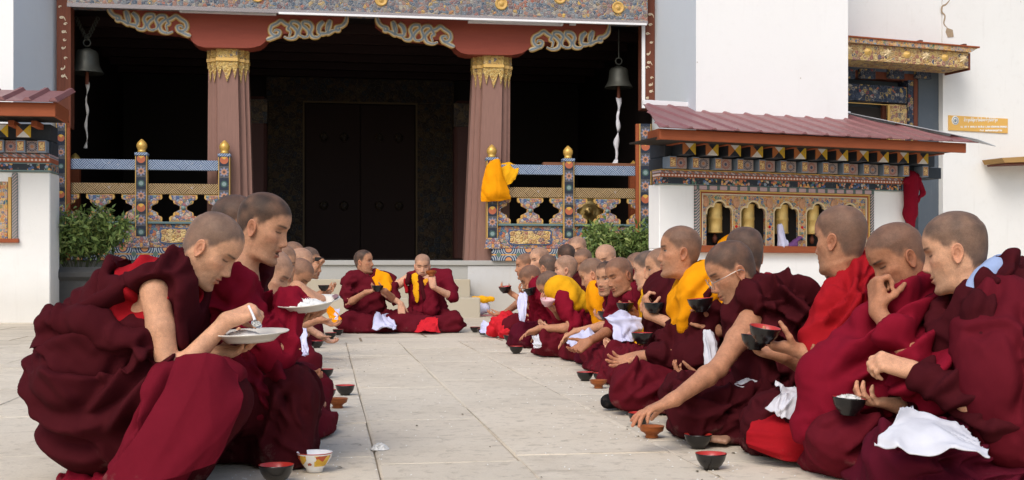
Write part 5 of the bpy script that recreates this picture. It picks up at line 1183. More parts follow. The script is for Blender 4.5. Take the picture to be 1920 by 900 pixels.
# ---------------------------------------------------------------- ground
FA = Frame(900, 18.4, .15)                      # facade of the porch
def ground():
    R = rotz(FA.ang)
    g = py_mesh('ground', [(-400,-120,-.016), (400,-120,-.016), (400,700,-.016), (-400,700,-.016)], [(0,1,2,3)], MAT['dirt']); g = obj('ground', g, (0,0,0)); tag(g, kind='structure')
    far = py_mesh('far_paving', [(-40,-6.2,0), (40,-6.2,0), (40,12,0), (-40,12,0)], [(0,1,2,3)], MAT['farstone']); o = obj('far_paving', far, FA.w(0, -1.0, -.004), FA.ang); tag(o, kind='structure')
    pav = bpy.data.objects.new('paving', None); COL.objects.link(pav); pav['kind'] = 'structure'
    rng = random.Random(4); x = -5.2; variants = {}
    cols = []
    x = .635
    while x < 5.4: w = rng.choice((.48,.55,.66,.78,.92)); cols.append((x, w)); x += w
    cols.append((.16, .475)); x = .16
    while x > -5.2: w = rng.choice((.48,.55,.66,.78,.92)); x -= w; cols.append((x, w))
    # anchor two of the long joints where the photograph shows them
    n = 0
    for (x0, w) in cols:
        y = -1.6+rng.uniform(-.6, 0)
        while y < 11.3:
            L = rng.choice((.55,.75,.95,1.2,1.5)); y1 = min(y+L, 11.3)
            if y1-y < .25: y = y1; break
            cx, cy = x0+w/2, (y+y1)/2
            p = rotz(FA.ang)@np.array([cx, cy, 0]); 
            if p[1] > 2.4 and abs(p[0]) < .46*p[1]+.9:
                g = .003+rng.random()*.004; a, b_ = (w-g)/2, (y1-y-g)/2; bv = .006
                j = lambda: rng.uniform(-.007, .009)
                top = [(-a+bv+j(),-b_+bv+j()), (a-bv+j(),-b_+bv+j()), (a-bv+j(),b_-bv+j()), (-a+bv+j(),b_-bv+j())]; bot = [(-a,-b_),(a,-b_),(a,b_),(-a,b_)]
                tz = rng.uniform(-.0025, .0)
                V = [(q[0], q[1], tz) for q in top]+[(q[0], q[1], -.007) for q in bot]+[(q[0], q[1], -.05) for q in bot]
                F = [(0,1,2,3)]+[(4+i, 4+(i+1)%4, (i+1)%4, i) for i in range(4)]+[(8+i, 8+(i+1)%4, 4+(i+1)%4, 4+i) for i in range(4)]
                obj('flagstone', py_mesh('flagstone', V, F, MAT['slab']), (p[0], p[1], 0), FA.ang, pav); n += 1
            y = y1
    return n
ground()

# ---------------------------------------------------------------- porch platform, steps and walls
ZP = FA.uv(900, 489)[1]                         # platform level
def X(px, off=0.0): return FA.uv(px, 500, off)[0]
def Z(py, px=700, off=0.0): return FA.uv(px, py, off)[1]
plat = empty('porch_platform', FA.w(0, 0, 0), 'grey concrete platform of the temple porch with steps in front', 'platform')
box('platform_slab', FA, X(60), X(1260), 0, 6.0, -.02, ZP, MAT['concrete'], plat, .01)
box('platform_coping', FA, X(560), X(1000), -.035, 0, ZP-.07, ZP+.004, MAT['concrete'], plat, .008)
box('step', FA, X(500), X(876), -.42, -.001, -.02, .535, MAT['step'], plat, .012); box('step', FA, X(480), X(886), -.95, -.421, -.02, .275, MAT['step'], plat, .012)
box('plaster_patch', FA, X(877), X(992), -.012, 0, .0, ZP-.075, MAT['plaster'], plat, .004)

porch = empty('temple_porch', FA.w(0, 2, 0), 'dark open temple porch with carved doorway behind the columns', 'porch')
XL, XR, ZT = X(110), X(1222), 5.1
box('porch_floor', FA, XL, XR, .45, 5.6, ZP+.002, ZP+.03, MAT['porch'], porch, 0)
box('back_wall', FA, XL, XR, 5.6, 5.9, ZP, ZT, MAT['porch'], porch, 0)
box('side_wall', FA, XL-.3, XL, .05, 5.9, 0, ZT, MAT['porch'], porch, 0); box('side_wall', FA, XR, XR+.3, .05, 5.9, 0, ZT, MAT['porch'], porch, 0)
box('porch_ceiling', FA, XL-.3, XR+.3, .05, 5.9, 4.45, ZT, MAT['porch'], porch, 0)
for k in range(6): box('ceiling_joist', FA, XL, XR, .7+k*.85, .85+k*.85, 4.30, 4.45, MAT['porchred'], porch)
def bx(px): return FA.uv(px, 400, 5.5)[0]
def bz(py): return FA.uv(680, py, 5.5)[1]
MAT['dimgold'] = mat_plain('dark_gold', (.10,.06,.02), .6)  # much darker gold than the outer gilding, for the door beading
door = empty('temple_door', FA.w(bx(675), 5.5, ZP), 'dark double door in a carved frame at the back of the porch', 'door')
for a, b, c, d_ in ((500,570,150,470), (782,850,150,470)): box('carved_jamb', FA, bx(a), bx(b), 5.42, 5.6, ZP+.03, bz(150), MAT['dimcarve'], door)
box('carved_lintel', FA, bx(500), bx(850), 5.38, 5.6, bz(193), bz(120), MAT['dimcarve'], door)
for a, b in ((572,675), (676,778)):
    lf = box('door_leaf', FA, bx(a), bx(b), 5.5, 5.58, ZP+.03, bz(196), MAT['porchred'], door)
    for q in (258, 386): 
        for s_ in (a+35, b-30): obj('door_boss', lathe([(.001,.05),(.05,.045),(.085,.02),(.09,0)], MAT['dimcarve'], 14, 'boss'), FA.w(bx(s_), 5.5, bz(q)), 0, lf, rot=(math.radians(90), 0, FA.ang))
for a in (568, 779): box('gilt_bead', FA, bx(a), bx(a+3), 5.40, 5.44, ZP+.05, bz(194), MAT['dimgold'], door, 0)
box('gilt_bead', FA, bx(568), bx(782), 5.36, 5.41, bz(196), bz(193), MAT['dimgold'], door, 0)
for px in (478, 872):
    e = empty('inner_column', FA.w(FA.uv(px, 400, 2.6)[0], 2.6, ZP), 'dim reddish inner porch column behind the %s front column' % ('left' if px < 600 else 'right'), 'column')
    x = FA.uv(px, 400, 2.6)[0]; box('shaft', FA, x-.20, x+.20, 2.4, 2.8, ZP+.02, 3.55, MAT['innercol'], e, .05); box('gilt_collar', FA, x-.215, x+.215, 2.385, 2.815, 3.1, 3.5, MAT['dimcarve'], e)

# outer buttress walls: white fronts, reveals in a darker blue grey tone
def buttress(name, label, corners, mats, H=9.0):
    """corners: ground points (world xy) of a closed outline, one material per side; a slight batter inwards"""
    c = np.mean(corners, 0); n = len(corners); V = [(p[0]-c[0], p[1]-c[1], -.02) for p in corners]+[(p[0]-c[0], p[1]-c[1], H) for p in corners]
    F = [(i, (i+1)%n, (i+1)%n+n, i+n) for i in range(n)]+[tuple(range(n, 2*n))]
    ms = []; idx = []
    for m in mats:
        if m not in ms: ms.append(m)
        idx.append(ms.index(m))
    idx.append(0); o = obj(name, py_mesh(name, V, F, ms, midx=idx), (c[0], c[1], 0)); return tag(o, label, 'wall')
def gp(px, d): return np.array([(px-960.0)/FPX*d, d])
PV = Frame(1235, 16.0, .39)                     # prayer wheel pavilion on the right
BR = Frame(1305, 16.6, .39)
r0, r1 = gp(1305, 16.6), BR.w(BR.uv(1590, 100)[0], 0, 0)[:2]; r2 = FA.w(XR+.02, .0, 0)[:2]
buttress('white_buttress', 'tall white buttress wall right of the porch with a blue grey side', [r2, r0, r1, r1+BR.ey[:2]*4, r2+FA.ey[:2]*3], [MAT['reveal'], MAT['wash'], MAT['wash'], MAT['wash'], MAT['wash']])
l2 = FA.w(XL-.02, .0, 0)[:2]; l0 = gp(25, 16.5); l1 = l0+(l0-gp(40, 15.0))*0+np.array([-6.0, -.9])
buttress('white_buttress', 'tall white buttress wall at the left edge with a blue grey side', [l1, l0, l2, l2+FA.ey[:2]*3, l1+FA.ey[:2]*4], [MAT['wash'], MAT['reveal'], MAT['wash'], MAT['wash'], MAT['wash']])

# porch frame, frieze, brackets and columns
fr_ = empty('porch_surround', FA.w(X(120), 0, ZP), 'brown painted timber frame round the porch opening', 'frame')
pbox('frame_post', FA, (106,-40), (133,240), MAT['rust'], -.12, .12, fr_); pbox('frame_post', FA, (1204,-40), (1228,205), MAT['rust'], -.12, .12, fr_)
for a, b, y0, y1, wd in ((105,124,215,470,.15), (1199,1221,232,490,.17)):
    x0, z1 = FA.uv(a, y0, -.13); x1, z0 = FA.uv(b, y1, -.13); MAT['post_%d' % a] = m_post('post_side_%d' % a, x1-x0, .20)
    box('painted_post', FA, x0, x1, -.14, .1, ZP, z1, MAT['post_%d' % a], fr_)
    box('post_edge', FA, x1+.003 if a < 500 else x0-.05, x1+.05 if a < 500 else x0-.003, -.12, -.06, ZP, z1, MAT['orange'], fr_)
rngp = random.Random(2)
for a, y0, y1 in ((119, 0, 170), (1219, 0, 190)):    # painted scroll remnants on the frame posts
    x, z1 = FA.uv(a, y0, -.125); _, z0 = FA.uv(a, y1, -.125); z = z0
    while z < z1:
        if rngp.random() < .8: obj('scroll_flake', ribbon_mesh([[(.045*math.cos(t)*(1-.1*t)+rngp.uniform(-.006,.006), .045*math.sin(t)*(1-.1*t)+.015*t) for t in np.linspace(rngp.uniform(0,2), rngp.uniform(3.5,6.5), 7)]], .009, .004, MAT['cream'], 'flake'), FA.w(x+rngp.uniform(-.03,.05), -.1215, z), FA.ang, fr_)
        z += rngp.uniform(.07, .16)
MAT['b_dots'] = m_fret('frieze_dots', (.16,.15,.16), (.40,.36,.36), 1.1)
fz = empty('carved_frieze', FA.w(X(670), -.3, 4.2), 'carved and painted frieze of grey blue scrolls across the top of the porch', 'frieze')
zf = Z(24, 670, -.3); slope_pts = lambda off: [FA.uv(135, 6, off), FA.uv(1206, 30, off)]
box('frieze_board', FA, X(134), X(1205), -.30, .1, zf, zf+.62, MAT['frieze'], fz)
box('frieze_bead', FA, X(134), X(1205), -.315, -.301, zf-.045, zf+.015, MAT['b_dots'], fz)
for k in range(9):
    x = X(250)+k*(X(1150)-X(250))/8; obj('gilt_wheel', lathe([(.0,.022),(.028,.022),(.034,.006),(.062,.006),(.072,.02),(.090,.02),(.096,0)], MAT['goldline'], 18, 'wheel'), FA.w(x, -.30, zf+.20+.12*(k%2)), 0, fz, rot=(math.radians(90), 0, FA.ang))
cond = box('conduit', FA, X(524), X(1202), -.345, -.318, zf-.062, zf-.030, MAT['plastic']); tag(cond, 'white plastic cable conduit running below the frieze', 'conduit')
box('conduit_drop', FA, X(1199), X(1205), -.15, -.13, Z(205, 1200), zf-.03, MAT['plastic'], cond, 0)
SCROLL = [[(90,20),(94,55),(105,85),(130,108),(165,118),(172,135),(150,140),(146,122)], [(165,140),(200,148),(235,165),(222,120),(215,78),(236,105),(246,150)], [(225,160),(262,170),(298,165),(292,120),(268,88),(300,110),(312,150)], [(285,175),(305,196),(345,196),(362,165),(350,125),(372,95),(412,92),(418,115),(392,138),(375,165),(385,196),(425,205)],
          [(405,200),(440,190),(448,160),(436,125),(460,98),(498,96),(506,118),(480,140),(462,168),(475,205),(520,218),(560,205)], [(520,205),(510,165),(530,150),(520,125),(548,112),(580,92),(612,112),(650,135),(658,170),(640,195),(605,200),(590,170),(620,160),(632,178)], [(600,195),(640,215),(690,233)]]
m_gl, m_wl, m_bl = MAT['goldline'], MAT['cream'], mat_plain('cloud_blue', (.20,.25,.29), .6, var=.2)
def bracket(label, pl, pr, cx, ytop, ybot):
    """pl, pr: pixel x of the arm ends; outline follows the carved underside"""
    off = 0.0; e = empty('bracket_beam', FA.w(FA.uv(cx, 50, off)[0], off, 3.6), label, 'beam')
    sl = (ytop[1]-ytop[0])/(pr-pl); yb = lambda x, y: y+sl*(x-pl)
    hw = 36; L = [(0,-14),(2,20),(14,30),(40,38),(70,52),(100,54),(130,55),(148,60),(158,68),(163,76),(172,84),(186,88)]
    fx_ = lambda x, y: (x, ytop[0]+y+sl*(x-pl)*(1-y/88.0)+(ybot-ytop[0]-88)*(y/88.0))
    o = [fx_(pl+a*(cx-hw-pl)/195.0, b) for a, b in L]+[(cx-hw, ybot), (cx+hw, ybot+1)]
    o += [fx_(pr-a*(pr-cx-hw)/195.0, b) for a, b in L[::-1]]
    prism('beam_body', FA, ppts(FA, o, off), off, off+.36, MAT['beam'], e)
    for side in (1, -1):
        S = []
        for line in SCROLL:
            q = []
            for (a, b) in line:
                px = (180+a/3.84-200)*(cx-hw-pl)/195.0; X_ = pl+px if side > 0 else pr-px*(pr-cx-hw)/(cx-hw-pl); y_ = (b/3.84-5)+ytop[0]+sl*(X_-pl); q.append(FA.uv(X_, y_, off-.02))
            S.append(q)
        c = np.mean([p for l in S for p in l], 0); S = [[(p[0]-c[0], p[1]-c[1]) for p in l] for l in S]
        cl = obj('cloud_scroll', ribbon_mesh(S, .044, .018, m_gl, 'cloud'), FA.w(c[0], off-.002, c[1]), FA.ang, e)
        obj('cloud_band', ribbon_mesh(S, .031, .010, m_wl, 'cloud'), FA.w(c[0], off-.0205, c[1]), FA.ang, cl); obj('cloud_core', ribbon_mesh(S, .014, .008, m_bl, 'cloud'), FA.w(c[0], off-.031, c[1]), FA.ang, cl)
    return e
bracket('left red bracket beam with painted cloud scrolls above the left column', 200, 654, 429, (5,26), 89); bracket('right red bracket beam with painted cloud scrolls above the right column', 703, 1146, 922, (25,46), 102)
for lab, a, b in (('left', (336,14), (518,27)), ('right', (878,35), (1056,46))):
    x0, z0 = FA.uv(a[0], a[1], -.08); x1, z1 = FA.uv(b[0], b[1], -.08); zc = (z0+z1)/2
    t = empty('tube_light', FA.w((x0+x1)/2, -.08, zc), 'white fluorescent tube fitting fixed to the %s bracket beam' % lab, 'lamp')
    box('batten', FA, x0, x1, -.075, -.003, zc-.035, zc+.035, MAT['plastic'], t); box('end_cap', FA, x0, x0+.05, -.10, -.076, zc-.028, zc+.028, MAT['plastic'], t); box('end_cap', FA, x1-.05, x1, -.10, -.076, zc-.028, zc+.028, MAT['plastic'], t)
    me = lathe([(.013,0),(.013,x1-x0-.11)], MAT['plastic'], 10, 'tube'); obj('tube', me, FA.w(x0+.055, -.09, zc), 0, t, rot=(0, math.radians(90), FA.ang))
for px, py in ((535,19), (1074,41)):
    x, z = FA.uv(px, py, -.04); tag(box('junction_box', FA, x-.05, x+.05, -.05, -.003, z-.05, z+.05, MAT['plastic']), 'small white junction box on the %s bracket beam' % ('left' if px < 700 else 'right'), 'box')

def column(label, px_top, px_bot, ytop):
    """tapered cluster column: flat centre facet with two shallower steps on each side"""
    off = .32; xt, zt = FA.uv(px_top, ytop, off); xb = FA.uv(px_bot, 480, off)[0]; e = empty('porch_column', FA.w(xb, off+.3, ZP), label, 'column')
    wt, wb = .282, .345
    prof = lambda w: [(-w,.42),(-w,.16),(-w*.80,.16),(-w*.80,.10),(-w*.55,.10),(-w*.55,.04),(-w*.50,.0),(w*.50,.0),(w*.55,.04),(w*.55,.10),(w*.80,.10),(w*.80,.16),(w,.16),(w,.42)]
    zs = [ZP, zt-.05]; V = []; n = 14
    for z_, x_, w in ((ZP, xb, wb), (zt, xt, wt)):
        for (a, b) in prof(w): V.append((x_-xb+a, b-.2, z_-ZP))
    F = [(i, (i+1)%n, (i+1)%n+n, i+n) for i in range(n)]
    obj('shaft', py_mesh('shaft', V, F, MAT['column']), FA.w(xb, off, ZP), FA.ang, e)
    cz = zt-ZP; g = lambda nm, a, b, gr, m: obj(nm, py_mesh(nm, [(x_*(1+gr)+(xt-xb), y_-.2-gr*.5, z_) for z_ in (cz-a, cz-b) for (x_, y_) in prof(wt)], [(i, (i+1)%n, (i+1)%n+n, i+n) for i in range(n)]+[tuple(range(n))[::-1], tuple(range(n, 2*n))], m), FA.w(xb, off, ZP), FA.ang, e)
    g('capital', .20, .0, .06, MAT['capital']); g('capital_moulding', .245, .200, .09, MAT['gilt']); g('gilt_collar', .34, .246, .05, MAT['capital'])
    # pendant gilded leaves
    for a, b, yy, dz, L in ((-wt,-wt*.8,.155,.33,.20), (-wt*.8,-wt*.55,.095,.33,.22), (-wt*.52,-wt*.26,-.012,.33,.17), (-wt*.26,wt*.26,-.012,.33,.22), (wt*.26,wt*.52,-.012,.33,.17), (wt*.55,wt*.8,.095,.33,.22), (wt*.8,wt,.155,.33,.20)):
        c = (a+b)/2; P = [(a-c,0),(b-c,0),((b-c)*.55,-L*.45),((b-c)*.2,-L*.8),(0,-L),((a-c)*.2,-L*.8),((a-c)*.55,-L*.45)]
        P = P[::-1]; m = len(P); V = [(p[0], -.014, p[1]) for p in P]+[(p[0], .012, p[1]) for p in P]; F = [list(range(m))[::-1], list(range(m, 2*m))]+[(i, (i+1)%m, (i+1)%m+m, i+m) for i in range(m)]
        obj('pendant_leaf', py_mesh('leaf', V, F, MAT['capital']), FA.w(xb, off, ZP)+FA.ex*(c+xt-xb)+FA.ey*(yy-.2-.004)+np.array([0,0,cz-dz]), FA.ang, e)
    return e
column('left tapered porch column with gilded capital behind the squatting monks', 428, 433, 88); column('right tapered porch column with gilded capital beside the orange bag', 922, 912, 101)

# ---------------------------------------------------------------- balustrades
finial_prof = [(.052,0),(.058,.012),(.058,.028),(.050,.034),(.066,.06),(.076,.09),(.074,.12),(.058,.15),(.034,.175),(.012,.195),(.001,.20)]
MAT['fin'] = mat_plain('finial_gold', (.62,.38,.09), .38, .35, var=.12)
fin_me = lathe(finial_prof, MAT['fin'], 18, 'finial')
def quatre(w, h, side):
    """hour glass lattice piece: scalloped outline (side -1/1: half piece against a post)"""
    pts = []
    def lobe(cx, cz, r, a0, a1, n=5): return [(cx+r*math.cos(math.radians(a0+(a1-a0)*i/n)), cz+r*math.sin(math.radians(a0+(a1-a0)*i/n))) for i in range(n+1)]
    R = [(.50*w, .5*h)]+lobe(.40*w, .40*h, .105*w, 30, -80)+lobe(.26*w, .24*h, .10*w, 35, -85)+[(.12*w, .06*h)]
    right = R+[(x, -z) for x, z in R[::-1]]; 
    if side == 0: out = right+[(-x, z) for x, z in right[::-1]]
    elif side > 0: out = right+[(0,-.5*h),(0,.5*h)]
    else: out = [(-x, z) for x, z in right][::-1]+[(0,.5*h),(0,-.5*h)]
    return out
def balustrade(label, posts, tops, x_end, lab_side):
    off = -.02; e = empty('balustrade', FA.w(X(posts[0]), off, ZP), label, 'railing'); z_t = [FA.uv(p, t, off) for p, t in zip(posts, tops)]
    zl = z_t[0][1]
    zrow = dict(r1=(ZP+1.30, ZP+1.445), r2=(ZP+.955, ZP+1.105), lat=(ZP+.56, ZP+.952), sill=(ZP+.525, ZP+.558), pan=(ZP+.185, ZP+.523), base=(ZP-.0, ZP+.18))
    xs = sorted([p[0] for p in z_t]); lo = min(xs+[x_end]); hi = max(xs+[x_end])
    pw = .165
    MAT['bpost'] = MAT.get('bpost') or m_post('balustrade_post', pw, .175)
    for x in xs:
        box('post', FA, x-pw/2, x+pw/2, -.10, .06, ZP+.181, ZP+1.50, MAT['bpost'], e, .006); box('post_cap', FA, x-pw/2-.008, x+pw/2+.008, -.108, .068, ZP+1.501, ZP+1.545, MAT['fretb'], e); obj('finial', fin_me, FA.w(x, -.02, ZP+1.546), 0, e)
        prism('post_foot', FA, [(x-pw*.75, ZP+.182), (x+pw*.75, ZP+.182), (x+pw*.56, ZP+.34), (x-pw*.56, ZP+.34)], -.112, -.101, MAT['panel'], e)
    ends = sorted(xs+[x_end]); gaps = [(ends[i]+(pw/2 if ends[i] in xs else 0), ends[i+1]-(pw/2 if ends[i+1] in xs else 0)) for i in range(len(ends)-1)]
    for (a, b) in gaps:
        if b-a < .2: continue
        a += .003; b -= .003
        box('top_rail', FA, a, b, -.06, .04, *zrow['r1'], MAT['fretb'], e); box('fret_rail', FA, a, b, -.05, .03, *zrow['r2'], MAT['fretg'], e)
        box('sill_rail', FA, a, b, -.07, .04, *zrow['sill'], MAT['tealline'], e); box('flower_panel', FA, a, b, -.03, .02, *zrow['pan'], MAT['panel'], e)
        cx = (a+b)/2; hw = min(.40, (b-a)*.36); zc = sum(zrow['pan'])/2; oval = []
        for i in range(28):
            t = 2*math.pi*i/28; r = 1-.10*math.cos(4*t); oval.append((cx+hw*r*math.copysign(abs(math.cos(t))**.7, math.cos(t)), zc+.125*r*math.copysign(abs(math.sin(t))**.7, math.sin(t))))
        o2 = [(cx+(p[0]-cx)*.93, zc+(p[1]-zc)*.86) for p in oval]; med = prism('medallion_rim', FA, oval, -.042, -.0305, MAT['navyblue'], e); prism('medallion', FA, o2, -.047, -.0425, MAT['balc'], med)
        zl0, zl1 = zrow['lat']; h = zl1-zl0; zc = (zl0+zl1)/2; L = b-a; w = L*.40
        for side, cx in ((1, a), (0, (a+b)/2), (-1, b)):
            q = quatre(w, h, side); prism('lattice_rim', FA, [(cx+p[0], zc+p[1]*.998) for p in q], -.035, .025, MAT['goldline'], e)
            q2 = [(cx+(p[0]*.86 if side == 0 else p[0]*.88), zc+p[1]*.93) for p in q]; prism('lattice_piece', FA, q2, -.042, -.036, MAT['panel'], e)
        obj('lattice_stud', lathe([(.034,0),(.028,.016),(.0,.024)], MAT['tealstud'], 12, 'stud'), FA.w((a+b)/2, -.042, zc), 0, e, rot=(math.radians(90), 0, FA.ang))
    box('base_beam', FA, lo, hi, -.09, .05, *zrow['base'], MAT['basebeam'], e)
    return e
MAT['navyblue'] = mat_plain('blue_line', (.05,.09,.19), .6, var=.2); MAT['tealstud'] = mat_plain('green_stud', (.16,.25,.23), .4)
def m_basebeam():
    b = NB('scroll_plinth', .6, .3); x, y, z = b.xyz(); per = .30; lx = b.math('MULTIPLY', b.math('SUBTRACT', b.math('FRACT', b.math('DIVIDE', b.math('ADD', x, 60.0), per)), .5), per); ax = b.math('ABSOLUTE', lx); az = b.math('ABSOLUTE', z)
    r1 = b.math('SQRT', b.math('ADD', b.math('POWER', b.math('SUBTRACT', ax, .15), 2.0), b.math('POWER', b.math('SUBTRACT', az, .085), 2.0))); st = b.gt(b.math('SINE', b.math('MULTIPLY', r1, 190.0)), .1)
    c = b.mix(st, (.025,.045,.11), (.36,.40,.42)); c = b.mix(b.lt(r1, .05), c, (.55,.26,.12)); c = b.mix(b.lt(az, .009), c, (.58,.30,.08)); r0 = b.math('SQRT', b.math('ADD', b.math('MULTIPLY', lx, lx), b.math('MULTIPLY', z, z))); c = b.mix(b.lt(r0, .035), c, (.10,.16,.13)); return b.out(c)
MAT['basebeam'] = m_basebeam()
balustrade('left painted balustrade with gold finials behind the potted bush', [266, 421], [290, 290], X(122), 'left')
balustrade('right painted balustrade with gold finials between column and white wall', [922, 1065], [290, 290], X(1200), 'right')
for px, side in ((141, 'left'), (1188, 'right')):
    x, z = FA.uv(px, 295, .9); t = empty('rear_post', FA.w(x, .9, ZP), 'gold topped rear post half hidden at the %s end of the balustrade' % side, 'post'); box('post', FA, x-.07, x+.07, .83, .97, ZP, ZP+1.42, MAT['orange'], t); obj('finial', fin_me, FA.w(x, .9, ZP+1.42), 0, t)

# ---------------------------------------------------------------- prayer wheel pavilions
def wheel_mesh():
    prof = [(.0,-.155),(.066,-.155),(.070,-.150),(.070,-.138),(.066,-.134),(.066,-.02),(.069,-.015),(.069,.015),(.066,.02),(.066,.134),(.070,.138),(.070,.150),(.066,.155),(.0,.155)]
    b = NB('prayer_wheel_brass', .30, .5); x, y, z = b.xyz(); v = b.noise(55, 2, .5, b.comb(b.math('ARCTAN2', y, x), b.math('MULTIPLY', z, 4.0), 0.0)); c = b.mix(b.gt(v, .52), (.60,.40,.12), (.74,.52,.18)); b.b.inputs['Metallic'].default_value = .45; b.bump(v, .5, .006)
    return lathe(prof, b.out(c), 26, 'wheel')
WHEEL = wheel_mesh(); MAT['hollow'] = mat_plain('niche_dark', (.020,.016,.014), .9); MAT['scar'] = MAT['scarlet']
def pavilion_trim(F, e, pxs, ytop, step_px, count, glyph0=0, tri=True, right_end=None, ref=(1242, 303)):
    pass
def sq_tiles(F, e, px0, py0, n, dpx, dpy, alt0=0, lastglyph=False):
    """row of block ends: narrow gilded letter tile + wide flower tile, and the triangle tiles above"""
    gm = {}
    for k in range(n):
        x, z = F.uv(px0+dpx*k, py0+dpy*k, -.16); w1 = .105; h = .155; w2 = .150
        if ('g', k%3) not in gm: gm['g', k%3] = m_glyph('gilt_letter_%d_%d' % (k%3, int(px0)), w1, h, k%3+1)
        box('letter_block', F, x, x+w1, -.30, -.05, z-h, z, gm['g', k%3], e)
        if k < n-1 or not lastglyph:
            t = MAT['tile_a'] if (k+alt0) % 2 == 0 else MAT['tile_b']; box('flower_block', F, x+w1+.004, x+w1+w2, -.22, -.05, z-h+.004, z-.004, t, e)
    return
MAT['tile_a'] = m_tile('flower_tile_rose', (.36,.27,.25), (.36,.09,.05), (.42,.30,.28), (.06,.08,.14), .068); MAT['tile_b'] = m_tile('flower_tile_navy', (.36,.29,.27), (.025,.035,.08), (.42,.32,.30), (.45,.20,.10), .070)
MAT['tri_a'] = m_tri('triangle_tile_light', False); MAT['tri_b'] = m_tri('triangle_tile_dark', True)
MAT['b_cloud'] = m_band('cloud_band', .040, 'cloud'); MAT['b_bead'] = m_band('bead_band', .048, 'bead'); MAT['b_stripe'] = m_band('stripe_band', .11, 'stripe'); MAT['b_block'] = m_band('block_band', .155, 'block')
MAT['niche_face'] = m_floral('niche_flowers', 24, 'warm', (.62,.42,.16), .06, 17, .45)

